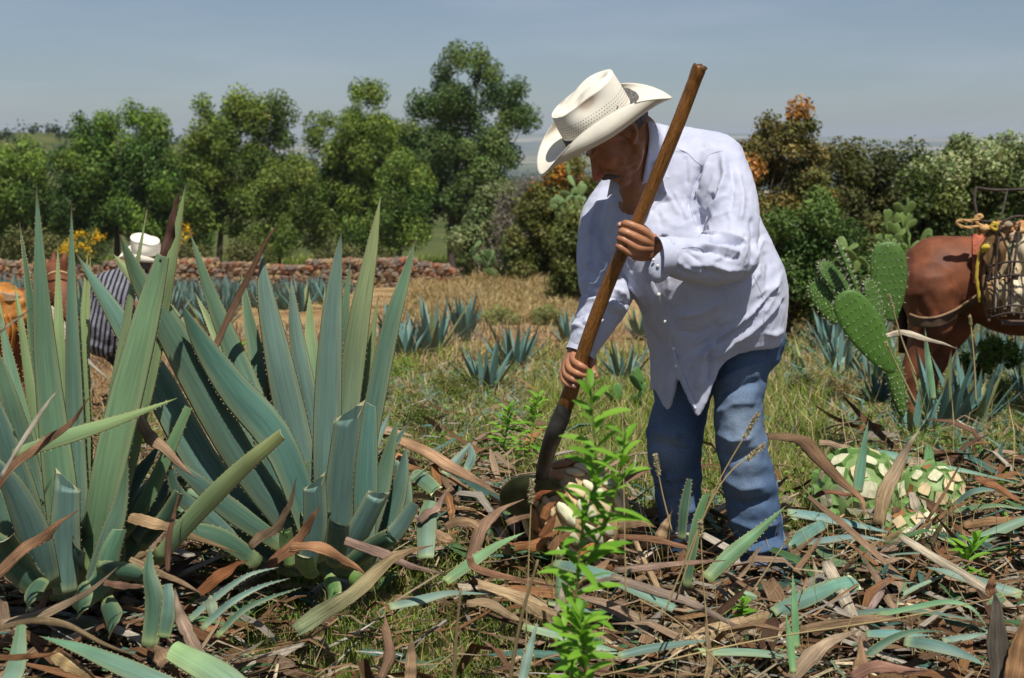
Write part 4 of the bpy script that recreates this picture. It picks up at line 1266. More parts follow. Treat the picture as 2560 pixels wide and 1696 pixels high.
    L = [
     ([(1560, 1950), (1200, 1480), (850, 850), (690, 590), (582, 360)], 158, (3.9, 3.7, 3.6), dict(tint=BLUE, tint2=GRN, face=(.45, -1, .45), label='long leaf leaning far to the left')),
     ([(1540, 1960), (1150, 1250), (850, 780), (640, 560), (548, 455)], 92, (4.0, 3.95, 3.95), dict(tint=BLUE, tint2=YG, face=(.4, -1, .3))),
     ([(1500, 1950), (1060, 1560), (760, 1050), (560, 740), (370, 455)], 165, (3.9, 3.78, 3.72), dict(tint=BLUE, tint2=(.16, .30, .22), face=(.5, -1, .5))),
     ([(1560, 1930), (1330, 1400), (1180, 1020), (1030, 650), (930, 350)], 118, (4.0, 4.1), dict(tint=BLUE, tint2=GRN, face=(.3, -1, .2))),
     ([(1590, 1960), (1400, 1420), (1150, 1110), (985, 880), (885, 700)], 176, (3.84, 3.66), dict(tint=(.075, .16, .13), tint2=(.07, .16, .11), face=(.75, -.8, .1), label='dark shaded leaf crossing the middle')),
     ([(1500, 1800), (1250, 1250), (1080, 900), (955, 650)], 80, (4.1, 4.25), dict(tint=BLUE, tint2=YG, cup=-.2)),
     ([(1570, 1950), (1480, 1500), (1370, 1000), (1300, 650), (1283, 445)], 142, (3.96, 4.02), dict(tint=BLUE, tint2=PALEB, face=(.2, -1, .1))),
     ([(1540, 1800), (1330, 1250), (1235, 850), (1180, 540)], 95, (4.1, 4.2), dict(tint=BLUE, tint2=GRN, cup=-.2)),
     ([(1580, 1900), (1530, 1350), (1450, 850), (1425, 570)], 100, (4.1, 4.2), dict(tint=BLUE, tint2=PALEB)),
     ([(1600, 1900), (1560, 1300), (1525, 900), (1515, 640)], 88, (4.15, 4.25), dict(tint=(.13, .26, .2), tint2=YG, cup=-.2)),
     ([(1600, 1900), (1600, 1300), (1585, 900), (1592, 610)], 56, (4.2, 4.3), dict(tint=GRN, tint2=YG)),
     ([(1610, 1980), (1595, 1500), (1612, 950), (1640, 600), (1674, 350)], 128, (3.9, 3.86), dict(tint=BLUE, tint2=PALEB, face=(-.05, -1, .1), label='broad upright leaf at the heart of the plant')),
     ([(1640, 1900), (1655, 1250), (1685, 800), (1718, 480)], 68, (4.05, 4.1), dict(tint=BLUE, tint2=GRN)),
     ([(1650, 1950), (1680, 1350), (1750, 800), (1815, 450), (1865, 180)], 118, (3.94, 3.92), dict(tint=BLUE, tint2=(.36, .42, .16), tipc=(.40, .34, .22), face=(-.3, -1, .1), label='tall yellow-green leaf with a dry tip')),
     ([(1700, 1950), (1750, 1400), (1810, 950), (1855, 660)], 64, (4.1, 4.15), dict(tint=GRN, tint2=YG)),
     ([(1700, 1980), (1800, 1350), (1900, 850), (1980, 580), (2035, 395)], 98, (3.9, 3.95), dict(tint=BLUE, tint2=GRN, face=(-.3, -1, .15))),
     ([(1650, 1980), (1670, 1600), (1710, 1230)], 150, (3.84, 3.8), dict(tint=BLUE, tip=.8, facet=.8, slant=.9, face=(-.1, -1, .2))),
     ([(1780, 1980), (1790, 1550), (1815, 1200)], 112, (3.82, 3.78), dict(tint=(.12, .25, .2), tip=.45, slant=-.4, face=(-.1, -1, .2))),
     ([(1760, 1980), (1850, 1650), (1905, 1430), (1950, 1262)], 92, (3.84, 3.86), dict(tint=BLUE, tint2=GRN, face=(-.3, -1, .2))),
     ([(1760, 2000), (1880, 1800), (1960, 1560), (1990, 1400)], 120, (3.9, 3.95), dict(tint=DKG, tint2=BLUE, face=(-.5, -1, .3))),
     ([(1480, 1920), (1380, 1650), (1280, 1350), (1200, 1120)], 110, (3.95, 4.0), dict(tint=DKG, tint2=BLUE, face=(.5, -1, .4))),
     ([(1420, 1900), (1150, 1720), (950, 1560), (800, 1440)], 110, (3.85, 3.7), dict(tint=DKG, tint2=BLUE, face=(.5, -1, .6))),
     ([(1560, 1800), (1480, 1500), (1440, 1250), (1420, 1080)], 90, (4.05, 4.12), dict(tint=BLUE)),
     ([(1700, 1800), (1720, 1400), (1730, 1080), (1740, 860)], 80, (4.02, 4.08), dict(tint=DKG, tint2=BLUE)),
    ]
    big_agave(A2, L, 1200)
    Lb = [
     ([(830, 870), (1050, 610), (1290, 370), (1512, 185)], 100, (3.45, 3.25), dict(tint=GRN, tint2=(.24, .27, .10), tip=.55, face=(.2, -1, .6), label='cut leaf with a brown end pointing right')),
     ([(640, 740), (770, 560), (880, 330), (1010, 40)], 80, (3.72, 3.7), dict(tint=GRN, tint2=(.14, .26, .12), face=(-.2, -1, .2), tip=.5)),
     ([(720, 760), (820, 600), (950, 380)], 70, (3.8, 3.8), dict(tint=BLUE, tip=.5)),
     ([(750, 800), (880, 640), (960, 500)], 75, (3.66, 3.6), dict(tint=DKG, tip=.6)),
     ([(1330, 870), (1150, 640), (960, 500), (880, 250)], 100, (3.8, 3.7), dict(tint=BLUE, tint2=DKG, face=(.4, -1, .6))),
     ([(1400, 880), (1200, 740), (1000, 690), (900, 660)], 110, (3.75, 3.65), dict(tint=DKG, face=(.1, -1, .9), tip=.5)),
     ([(1640, 900), (1690, 700), (1690, 440)], 120, (3.72, 3.66), dict(tint=BLUE, tip=.85, facet=.8, slant=.9, label='stump of a cut leaf with a pale slanted end')),
     ([(1830, 900), (1920, 720), (2035, 500)], 112, (3.70, 3.62), dict(tint=BLUE, tip=.85, facet=.8, slant=.5, label='cut leaf stump with a pale triangular end')),
     ([(1790, 900), (1810, 780), (1820, 670)], 104, (3.62, 3.5), dict(tint=BLUE, tip=.9, facet=.8, slant=-.3)),
     ([(1860, 900), (1990, 800), (2110, 735)], 90, (3.62, 3.5), dict(tint=DKG, tip=.9, facet=.8, slant=.2)),
     ([(1560, 900), (1540, 780), (1535, 700)], 70, (3.74, 3.7), dict(tint=(.2, .34, .12), tip=.8, facet=.8, slant=.4)),
     ([(1680, 960), (1640, 900), (1630, 850)], 95, (3.56, 3.4), dict(tint=(.15, .28, .12), tip=.9, facet=.8, slant=-.2, teeth=False)),
     ([(1640, 880), (1600, 640), (1660, 330)], 60, (3.9, 3.9), dict(tint=GRN, tip=.3)),
     ([(1950, 860), (2120, 720), (2230, 560)], 90, (3.9, 3.9), dict(tint=BLUE, tip=.6)),
     ([(2050, 800), (2140, 650), (2160, 420), (2100, 300)], 130, (4.0, 4.05), dict(tint=DKG, tint2=BLUE)),
     ([(1750, 960), (1780, 1010), (1790, 1060)], 100, (3.5, 3.38), dict(tint=(.10, .2, .06), tip=.85, facet=.8, teeth=False)),
     ([(1880, 960), (1920, 990), (1950, 1010)], 110, (3.5, 3.4), dict(tint=(.14, .28, .06), tip=.85, facet=.8, teeth=False)),
    ]
    big_agave(A2, Lb, 1300, fb, .46473)
    g = np.random.default_rng(17)
    for t, bx, by, D0, n_, sp in ((A1, 165, 1450, 3.78, 26, 150), (A2, 800, 1390, 4.08, 34, 175)):
        for i in range(n_):
            a = (i + .5) / n_ * 2 - 1 + g.normal() * .05
            ht = (620 if i % 2 else 400) * (1 - .45 * abs(a)) * g.uniform(.75, 1.0)
            a *= .55 if (a > 0 and t is A2) else 1
            x0 = bx + a * 70; dd = D0 + g.uniform(-.1, .22)
            tx = bx + a * sp * 2.0 * (1.2 if i % 2 else 1.5); ty = by - ht
            pts = [P(x0, by + 30, D0), P(x0 + (tx - x0) * .35, by - ht * .45, (D0 + dd) / 2 + .03), P(tx, ty, dd + g.uniform(0, .15))]
            c = [BLUE, GRN, DKG, (.11, .21, .15)][int(g.integers(0, 4))]
            V, F, cc, u = leafgeo(pts, .075 + .02 * g.random(), (-a * .4, -1, .2), seed=1500 + i + int(bx), tint=c, tint2=[GRN, BLUE][i % 2], cup=.2 if i % 3 else -.2)
            part('leaf', V, F, M['agave'], t, col=cc, uv=u)
        for i in range(16):      # lowest leaves and stubs fanning out near the ground
            a = (i + .5) / 16 * 2 - 1 + g.normal() * .06
            x0 = bx + a * 80; L_ = g.uniform(70, 180); up_ = g.uniform(40, 190)
            cut = i % 2 == 0
            if cut: L_ *= .6; up_ *= .8
            dd = D0 - .18 - .2 * (1 - abs(a)) * g.random()
            pts = [P(x0, by + 50, D0 - .1), P(x0 + a * L_ * .6, by - up_ * .6 + 20, (D0 + dd) / 2 - .03), P(x0 + a * L_ * 1.1, by - up_, dd)]
            V, F, cc, u = leafgeo(pts, .085, (a * .5, -1, .5), seed=1600 + i + int(bx), tint=[DKG, (.09, .17, .12), BLUE][i % 3], tip=.8 if cut else 0, facet=.8 if cut else 0, slant=g.normal() * .5)
            part('leaf', V, F, M['agave'], t, col=cc, uv=u)
    for t, c, r in ((A1, fa(320, 2080), .16), (A2, fa(1630, 1950), .17)):
        D = 3.62 if t is A1 else 3.95
        q = P(*c, D)
        V, F = ellipsoid((q[0], q[1] + .10, -.02), (r * .7, r * .7, .12), nu=20, nv=12)
        part('heart', V, F, M['fleshy'], t, col=np.tile((.11, .12, .06), (len(V), 1)))
agaves()

# ================================================================== cut agave hearts (pinas)
def pina(label, c, r, seed, axis=(.0, -.2, 1), squash=1.1, n=110, cream=.75, rag=.0, group='cut agave hearts on the ground', core=(.20, .30, .10), side=(.16, .30, .08), flat=1.0):
    g = np.random.default_rng(seed)
    c = np.asarray(c, float); ax = nrm(np.asarray(axis, float))
    x_ = nrm(np.cross(ax, [0, 1, .1])); y_ = np.cross(ax, x_)
    t = thing('agave_heart', label, 'agave heart', c - [0, 0, r], group)
    V, F = ellipsoid((0, 0, 0), (r * .93, r * .93, r * squash * .93), nu=22, nv=14)
    V = c + V[:, :1] * x_ + V[:, 1:2] * y_ + V[:, 2:3] * ax
    part('core', V, F, M['fleshy'], t, col=np.tile(core, (len(V), 1)) * (1 + .2 * g.normal(size=(len(V), 1))))
    for i in range(n):
        z = 1 - 2 * (i + .5) / n; a = i * 2.39996
        rr = math.sqrt(1 - z * z)
        d = np.array([rr * math.cos(a), rr * math.sin(a), z])
        nrm_w = nrm(d[0] * x_ + d[1] * y_ + d[2] / squash * ax)
        pos = c + (d[0] * x_ + d[1] * y_ + d[2] * squash * ax) * r * .93
        up = ax - nrm_w * ax.dot(nrm_w)
        if np.linalg.norm(up) < .1: up = x_
        up = nrm(up); sd = np.cross(up, nrm_w)
        s = r * 1.95 / math.sqrt(n) * 1.25 * g.uniform(.85, 1.12)
        pos = pos + (up * g.normal() + sd * g.normal()) * r * .025
        w, h = s * 1.62, s * 1.22
        k = np.array([[-1, 0], [-.52, .58], [0, 1], [.52, .58], [1, 0], [.5, -.6], [0, -1], [-.5, -.6]]) * [w * .5, h * .62]
        ht = r * (.035 + .04 * g.random()) * flat
        bot = pos + k[:, :1] * sd * 1.0 + k[:, 1:] * up - nrm_w * r * .06
        tilt = (g.normal() * .15 + .25)
        kt = k * .88
        top = pos + kt[:, :1] * sd + kt[:, 1:] * up + nrm_w * (ht + tilt * kt[:, 1:])
        V = np.vstack([bot, top, top, top.mean(0)[None]])
        m = 8; j = np.arange(m); jn = (j + 1) % m
        F = [np.stack([j, jn, m + jn, m + j], -1), np.stack([2 * m + j, 2 * m + jn, np.full(m, 3 * m)], -1)]
        col = np.empty((len(V), 3)); col[:m] = np.array(side) * .6; col[m:2 * m] = side
        cc = np.array((.72, .70, .46)) if g.random() < cream else np.array((.72, .56, .32))
        if rag and g.random() < rag: cc = np.array((.40, .18, .07))
        col[2 * m:] = cc * (.85 + .2 * g.random()); col[2 * m:3 * m] *= .93
        if flat < .5:      # peeled side: rounded cream layers instead of cut diamonds
            nn_ = nrm(nrm_w + g.normal(size=3) * .15)
            V, F = ellipsoid(pos + nrm_w * r * .03, (s * .42 * g.uniform(.7, 1.2), s * .9 * g.uniform(.8, 1.3), r * .07), np.array([sd, up, nrm_w]), 10, 8)
            V = V + g.normal(size=V.shape) * .0015
            part('leaf_base', V, F, M['fleshy'], t, col=np.tile(cc * g.uniform(.75, 1.05), (len(V), 1)))
            continue
        V[m:] += (sd * 1.0) * (g.normal(size=(1, 1)) * s * .05)
        jt = g.normal(size=(m, 3)) * s * .05; V[:m] += jt; V[m:2 * m] += jt; V[2 * m:3 * m] += jt
        part('leaf_base', V, F, M['fleshy'], t, col=col, smooth=False)
    return t

def pinas():
    q = P(*fd(790, 480), 5.15); pina('large trimmed agave heart, white and green, beside the right jeans leg', [q[0], q[1], q[2] - .05], .185, 1, axis=(-.35, -.5, .6), squash=1.1, n=72)
    q = P(*fd(1180, 520), 5.15); pina('trimmed agave heart with brown dried juice, rightmost of the three', [q[0], q[1], q[2] - .03], .135, 2, axis=(.5, -.4, .5), n=64, cream=.25, rag=.22)
    q = P(*fd(1080, 850), 4.65); pina('small trimmed agave heart lying in front of the large one', [q[0], q[1], q[2] - .02], .14, 3, axis=(.2, .3, .9), squash=1.2, n=84, cream=.6, rag=.06)
    q = P(1440, 1285, 4.44); pina('half-cut agave heart under the hoe blade with peeled cream side', [q[0], q[1], q[2]], .165, 4, axis=(-.5, -.2, .6), squash=1.15, n=80, cream=.3, rag=.12, core=(.46, .32, .16), side=(.52, .46, .24), flat=.35)
pinas()

# ================================================================== litter: cut and dead leaves lying on the ground
def lay(pts_px, Ds, W_px, kind, label, group=None, seed=0, **o):
    """a single loose leaf through photograph points; depth list in metres"""
    n = len(pts_px)
    if np.isscalar(Ds): Ds = (Ds, Ds)
    d = np.interp(np.linspace(0, 1, n), np.linspace(0, 1, len(Ds)), Ds)
    path = [P(*p, dd) for p, dd in zip(pts_px, d)]
    W = W_px / FOC * d.mean()
    dead = kind == 'dead'
    face = o.pop('face', np.array([0, -.7, .8]))
    if dead: W *= .9
    V, F, c, u = leafgeo(path, W, face, dead=dead, seed=seed, n=22, **o)
    return solo('dead_leaf' if dead else 'cut_leaf', V, F, M['dead' if dead else 'agave'], label, 'leaf', group, col=c, uv=u)

def hero_litter():
    T = lambda f, pts: [f(*p) for p in pts]
    H = [
     # left agaves
     (T(fa, [(1010, 1010), (1110, 790), (1280, 430), (1368, 303)]), (3.95, 4.0), 22, 'dead', 'dead brown curved leaf rising between the two big agaves', dict(tint=(.24, .15, .11), cup=.35)),
     (T(fa, [(1330, 1250), (1305, 950), (1270, 700), (1262, 590)]), (4.05, 4.1), 20, 'dead', 'thin dead brown leaf standing inside the fan-shaped agave', dict(tint=(.20, .12, .09), cup=.28)),
     (T(fa, [(0, 1560), (130, 1335), (225, 1200), (290, 1125)]), (3.0, 3.05), 17, 'dead', 'pale grey dead leaf tip crossing the left agave', dict(tint=WHT, cup=.3)),
     (T(fa, [(-60, 1640), (80, 1480), (190, 1390), (330, 1290), (438, 1165)]), (3.05, 3.1), 34, 'dead', 'brown dead leaf crossing the left agave below the grey one', dict(tint=(.26, .16, .11), cup=.28)),
     (T(fa, [(240, 720), (330, 850), (400, 950), (560, 1100)]), (3.8, 3.75), 30, 'dead', 'whitish broken dead leaf between the left agave leaves', dict(tint=WHT, cup=.2, rag=.3)),
     (T(fa, [(0, 840), (80, 780), (160, 725)]), (3.3, 3.3), 11, 'dead', 'thin grey dead leaf tip at the left edge', dict(tint=GREY, cup=.3)),
     (T(fa, [(650, 1180), (720, 1330), (830, 1440), (960, 1560)]), (3.7, 3.6), 42, 'dead', 'brown and grey dead leaf hanging between the two big agaves', dict(tint=(.33, .24, .18), cup=.35)),
     (T(fb, [(-40, 960), (110, 810), (260, 690), (418, 595)]), (3.05, 3.1), 42, 'dead', 'rusty brown dead leaf stub at the left edge', dict(tint=(.34, .21, .14), cup=.35)),
     (T(fb, [(0, 1200), (200, 1150), (450, 1040), (640, 900)]), (3.15, 3.2), 34, 'dead', 'long silvery dead leaf with a frayed end at lower left', dict(tint=(.42, .34, .26), cup=.25, rag=.4)),
     (T(fb, [(-30, 1235), (180, 1180), (350, 1200), (560, 1310), (790, 1400)]), (3.05, 3.0), 26, 'dead', 'thin dead leaf kinked like a stick at lower left', dict(tint=(.38, .30, .20), cup=.28)),
     (T(fb, [(-40, 1390), (150, 1375), (330, 1355)]), (2.6, 2.6), 22, 'dead', 'blurred brown dead leaf at the bottom left corner', dict(tint=(.32, .17, .09), cup=.28)),
     (T(fb, [(20, 1560), (80, 1420), (110, 1210)]), (2.75, 2.9), 60, 'cut', 'upright green-blue leaf at the bottom left corner', dict(tint=PALEB, tint2=GRN, face=(0, -1, .3), tip=.45)),
     (T(fb, [(1000, 1560), (700, 1440), (430, 1330), (210, 1270)]), (2.75, 3.0), 62, 'cut', 'long pale blue-green leaf lying along the bottom left', dict(tint=PALEB, tint2=(.12, .26, .14), face=(0, -.6, 1))),
     (T(fb, [(1350, 1600), (1150, 1450), (920, 1330)]), (2.7, 2.85), 92, 'cut', 'broad pale green cut leaf at the bottom left of centre', dict(tint=PALEB, tint2=(.26, .40, .17), face=(0, -.6, 1), tip=.7, slant=.3)),
     (T(fb, [(280, 1360), (400, 1440), (520, 1500)]), (2.95, 2.9), 44, 'dead', 'straw-coloured dead leaf end beside the long pale leaf', dict(tint=(.44, .34, .20))),
     (T(fb, [(700, 855), (850, 920), (990, 985), (1110, 1060)]), (3.3, 3.25), 24, 'dead', 'bent brown twig-like dead leaf in front of the agave foot', dict(tint=(.32, .24, .17), cup=.28)),
     (T(fb, [(900, 930), (905, 760), (940, 600), (975, 450)]), (3.3, 3.35), 20, 'dead', 'upright rusty thin dead leaf between the agaves', dict(tint=(.22, .13, .10))),
     (T(fb, [(560, 980), (700, 1000), (830, 1000)]), (3.3, 3.3), 26, 'dead', 'short dusky brown dead leaf under the left agave', dict(tint=(.30, .19, .15))),
     (T(fb, [(690, 620), (820, 660), (960, 700), (1300, 830)]), (3.62, 3.6), 44, 'dead', 'pale brown dead leaf lying behind the crossing green leaf', dict(tint=(.40, .29, .19))),
     (T(fb, [(1340, 790), (1450, 700), (1550, 580), (1590, 420)]), (3.5, 3.52), 36, 'dead', 'dark curled dead leaf pointing up in front of the fan agave', dict(tint=(.20, .15, .11), cup=.28)),
     (T(fb, [(1430, 890), (1560, 790), (1660, 660), (1725, 570)]), (3.46, 3.48), 42, 'dead', 'red-brown dead leaf pointing up right of the dark curled one', dict(tint=(.26, .14, .09), cup=.28)),
     (T(fb, [(1060, 1030), (1200, 930), (1330, 860)]), (3.4, 3.45), 46, 'dead', 'wide rust-red dead leaf before the agave foot', dict(tint=RUST, cup=.2)),
     (T(fb, [(1560, 780), (1740, 790), (1880, 870), (1990, 960)]), (3.42, 3.4), 38, 'dead', 'arched orange-brown dead leaf over the fan agave foot', dict(tint=(.40, .23, .14), cup=.3)),
     (T(fb, [(1590, 1240), (1780, 1120), (1980, 960), (2150, 830), (2330, 780)]), (3.1, 3.3), 62, 'dead', 'long pinkish-brown leaf with a green end lying in front of the fan agave', dict(tint=(.24, .32, .20), tint2=(.44, .29, .19), cup=.22)),
     (T(fb, [(1860, 745), (2050, 820), (2250, 900), (2400, 940)]), (3.5, 3.45), 34, 'dead', 'grey-pink dead leaf running right from the fan agave', dict(tint=(.33, .24, .22), cup=.35)),
     (T(fb, [(1000, 1190), (1150, 1060), (1330, 940), (1500, 900)]), (3.15, 3.25), 32, 'cut', 'curved blue-green leaf arching over the foreground grass, upper', dict(tint=BLUE, tint2=PALEB, face=(0, -.3, 1))),
     (T(fb, [(1080, 1230), (1230, 1090), (1400, 1000), (1560, 960)]), (3.1, 3.2), 30, 'cut', 'curved blue-green leaf arching over the foreground grass, middle', dict(tint=BLUE, face=(0, -.3, 1))),
     (T(fb, [(1160, 1270), (1300, 1130), (1450, 1060), (1620, 1010)]), (3.05, 3.15), 28, 'cut', 'curved blue-green leaf arching over the foreground grass, lower', dict(tint=DKG, face=(0, -.3, 1))),
     (T(fb, [(800, 1330), (830, 1100), (800, 930), (810, 780)]), (3.2, 3.3), 60, 'cut', 'dark green leaf hanging in shade right of the left agave', dict(tint=DKG, face=(0, -1, .1))),
     (T(fb, [(880, 1280), (905, 1120), (900, 990)]), (3.15, 3.2), 44, 'cut', 'dark leaf folded over at the top in the shade of the left agave', dict(tint=DKG, tint2=BLUE, face=(0, -1, .1), tip=.5)),
     (T(fb, [(1080, 1400), (1010, 1250), (960, 1130), (940, 1010)]), (3.05, 3.15), 44, 'dead', 'grey-brown dead leaf standing at the bottom left of the grass', dict(tint=(.36, .28, .24), cup=.3)),
     (T(fb, [(900, 1420), (860, 1350), (830, 1320)]), (2.95, 3.0), 60, 'dead', 'curled brown dead leaf scrap behind the broad pale leaf', dict(tint=(.30, .21, .15))),
     (T(fb, [(1150, 1180), (1135, 1100), (1130, 1050)]), (3.15, 3.15), 34, 'cut', 'little pale green hanging leaf tip left of the foreground grass', dict(tint=(.30, .38, .25), face=(0, -1, .2))),
     # centre (crop fc)
     (T(fc, [(250, -10), (470, 90), (640, 190), (800, 290), (920, 370)]), (4.35, 4.15), 40, 'dead', 'long pink-brown dead leaf running from the fan agave to the agave heart', dict(tint=(.42, .28, .19), tint2=(.33, .22, .17), cup=.25)),
     (T(fc, [(220, 90), (330, 160), (420, 200)]), (4.4, 4.3), 44, 'dead', 'broad orange-brown dead leaf behind the fan agave', dict(tint=(.42, .24, .13))),
     (T(fc, [(480, 160), (510, 260), (530, 340)]), (4.3, 4.25), 28, 'dead', 'orange-brown upright dead leaf piece right of the fan agave', dict(tint=(.36, .19, .09))),
     (T(fc, [(560, 230), (640, 130), (735, 15)]), (5.0, 5.1), 30, 'cut', 'pale blue-green leaf tip standing in the mid-ground grass', dict(tint=PALEB, face=(0, -1, .2))),
     (T(fc, [(700, 200), (735, 110), (710, 20)]), (5.3, 5.4), 26, 'cut', 'blue leaf piece standing behind the pale leaf tip', dict(tint=BLUE, face=(0, -1, .2), tip=.4)),
     (T(fc, [(350, 210), (420, 260), (500, 330)]), (4.2, 4.1), 46, 'cut', 'broken green leaf slab with rounded end right of the fan agave', dict(tint=BLUE, tint2=GRN, tip=.8, facet=.8, face=(0, -.8, .6))),
     (T(fc, [(430, 780), (430, 640), (440, 500), (470, 400)]), (3.9, 4.0), 58, 'cut', 'pale blue leaf piece standing upright right of the cut stumps', dict(tint=PALEB, tint2=GRN, tip=.7, face=(-.2, -1, .3))),
     (T(fc, [(390, 540), (480, 450), (540, 370), (610, 290)]), (3.95, 4.0), 34, 'dead', 'twisted purple-brown dead leaf pointing right', dict(tint=(.26, .19, .17), cup=.28, twist=1.2)),
     (T(fc, [(560, 330), (600, 450), (590, 540)]), (4.1, 4.0), 26, 'dead', 'narrow orange-brown strip below the broken green slab', dict(tint=(.38, .21, .11))),
     (T(fc, [(740, 780), (790, 580), (900, 450), (1080, 390)]), (3.85, 4.2), 50, 'dead', 'big curved purple-brown dead leaf bending towards the agave heart', dict(tint=(.32, .22, .17), cup=.28, twist=.7)),
     (T(fc, [(560, 570), (650, 530), (740, 540), (830, 640), (850, 700)]), (4.0, 3.95), 40, 'dead', 'curled brown dead leaf making an arch left of the agave heart', dict(tint=(.36, .25, .17), cup=.28)),
     (T(fc, [(500, 600), (560, 640), (630, 670)]), (3.95, 3.9), 40, 'dead', 'tan curled leaf scrap beside the arching one', dict(tint=(.42, .29, .20), cup=.28)),
     (T(fc, [(960, 540), (1080, 500), (1190, 500)]), (4.3, 4.35), 26, 'dead', 'split brown dead leaf stem left of the agave heart', dict(tint=(.30, .20, .15))),
     (T(fc, [(1010, 690), (1130, 670), (1250, 620), (1330, 560)]), (4.15, 4.3), 36, 'dead', 'rusty fibrous dead leaf under the agave heart', dict(tint=(.30, .15, .08), cup=.3)),
     (T(fc, [(1130, 400), (1190, 350), (1270, 330)]), (4.24, 4.22), 24, 'dead', 'red-brown fibre scrap on top of the half-cut heart', dict(tint=(.30, .11, .06), rag=.5)),
     (T(fc, [(1200, 520), (1240, 440), (1300, 400)]), (4.2, 4.22), 30, 'dead', 'rusty torn leaf base on the left face of the half-cut heart', dict(tint=(.34, .16, .08), rag=.4)),
     (T(fc, [(1180, 640), (1250, 560), (1290, 480)]), (4.18, 4.2), 30, 'dead', 'dark red-brown torn leaf base left of the half-cut heart', dict(tint=(.24, .11, .06), rag=.4)),
     (T(fc, [(1240, 720), (1330, 640), (1400, 600)]), (4.16, 4.2), 30, 'dead', 'brown torn leaf base at the foot of the half-cut heart', dict(tint=(.28, .15, .09), rag=.4)),
     (T(fc, [(1440, 760), (1500, 700), (1560, 680)]), (4.2, 4.24), 26, 'dead', 'orange-brown torn leaf base right under the half-cut heart', dict(tint=(.42, .21, .08), rag=.4)),
     (T(fc, [(990, 400), (1020, 320), (1090, 260)]), (4.5, 4.5), 40, 'dead', 'ragged brown leaf scrap against the hoe blade', dict(tint=(.33, .17, .10), rag=.4)),
     (T(fc, [(560, 930), (720, 810), (900, 690), (1090, 605)]), (3.7, 3.9), 36, 'cut', 'green leaf slanting up towards the agave heart', dict(tint=GRN, tint2=(.17, .32, .14), face=(.2, -.6, .9))),
     (T(fc, [(190, 1090), (400, 1040), (600, 1000), (850, 1015)]), (3.5, 3.6), 40, 'cut', 'long pale blue leaf lying flat across the foreground', dict(tint=PALEB, face=(0, -.4, 1))),
     (T(fc, [(700, 1060), (850, 1080), (1000, 1160), (1080, 1200)]), (3.5, 3.45), 30, 'dead', 'arching tan dead leaf over the foreground grass', dict(tint=(.44, .34, .24))),
     (T(fc, [(130, 1570), (190, 1400), (170, 1250), (165, 1150)]), (3.1, 3.2), 38, 'dead', 'standing red-brown dead leaf stub at the bottom centre-left', dict(tint=(.36, .24, .18), cup=.28)),
     (T(fc, [(330, 1600), (335, 1450), (340, 1280)]), (2.95, 3.0), 46, 'dead', 'pointed grey-brown stub standing at the bottom edge', dict(tint=(.38, .28, .19), cup=.28)),
     (T(fc, [(1060, 1620), (1110, 1400), (1170, 1190)]), (2.85, 2.95), 30, 'cut', 'upright blue-green leaf tip at the bottom centre', dict(tint=PALEB, face=(0, -1, .2))),
     (T(fc, [(720, 770), (760, 840), (960, 900), (1100, 930), (1330, 970)]), (3.7, 3.7), 26, 'dead', 'red-brown dead strips lying below the agave heart', dict(tint=(.34, .20, .14))),
     (T(fc, [(1290, 1130), (1340, 980), (1370, 860)]), (3.6, 3.65), 20, 'dead', 'whitish splintered leaf fibre standing behind the weed', dict(tint=(.52, .47, .42), rag=.5)),
     # right of centre (crop fe)
     (T(fe, [(280, 915), (420, 940), (620, 1000), (780, 1080), (960, 1170)]), (3.75, 3.6), 44, 'cut', 'long blue-green leaf lying below the man, left end rounded', dict(tint=BLUE, tint2=(.14, .27, .2), tip=.6, face=(0, -.6, .9))),
     (T(fe, [(620, 955), (850, 930), (1050, 915), (1250, 905)]), (3.7, 3.7), 24, 'dead', 'straight pinkish-grey dead leaf lying level in front of the man', dict(tint=(.46, .36, .32), tint2=(.38, .24, .20), cup=.2)),
     (T(fe, [(600, 990), (800, 1050), (1050, 1130), (1250, 1240), (1370, 1310)]), (3.6, 3.45), 34, 'dead', 'long grey-violet dead leaf crossing the blue-green one', dict(tint=(.34, .28, .26), cup=.25)),
     (T(fe, [(1140, 1010), (1280, 870), (1430, 740), (1590, 595)]), (3.8, 3.95), 44, 'cut', 'glossy green leaf slanting up across the jeans hem', dict(tint=GRN, tint2=(.10, .24, .10), face=(.3, -.8, .7))),
     (T(fe, [(1000, 790), (1010, 640), (1030, 520), (1045, 445)]), (4.0, 4.02), 28, 'cut', 'dark upright leaf piece before the left jeans leg', dict(tint=DKG, tip=.4, face=(-.2, -1, .1))),
     (T(fe, [(1030, 1060), (1060, 850), (1090, 680), (1140, 530)]), (3.85, 3.9), 30, 'cut', 'dark green notched leaf piece between the jeans legs', dict(tint=DKG, tint2=(.09, .19, .07), tip=.6, slant=.6, face=(0, -1, .1))),
     (T(fe, [(870, 800), (900, 720), (940, 640)]), (4.1, 4.1), 36, 'dead', 'tan frayed leaf end below the left jeans leg', dict(tint=(.46, .33, .23), rag=.4)),
     (T(fe, [(640, 700), (760, 690), (860, 720)]), (4.3, 4.25), 34, 'dead', 'brown split dead leaf at the left jeans hem', dict(tint=(.36, .25, .17))),
     (T(fe, [(640, 770), (830, 780), (1000, 820), (1220, 880)]), (4.05, 3.95), 26, 'dead', 'red-brown dead leaf strip under the man\'s feet', dict(tint=(.28, .16, .11))),
     (T(fe, [(1120, 780), (1200, 780), (1290, 775)]), (4.6, 4.6), 28, 'cut', 'teal leaf lying flat between the jeans hems', dict(tint=(.08, .2, .18))),
     (T(fe, [(640, 1440), (800, 1400), (1000, 1370), (1180, 1350)]), (3.3, 3.35), 30, 'cut', 'blue-green leaf lying in the grass at the bottom centre', dict(tint=BLUE)),
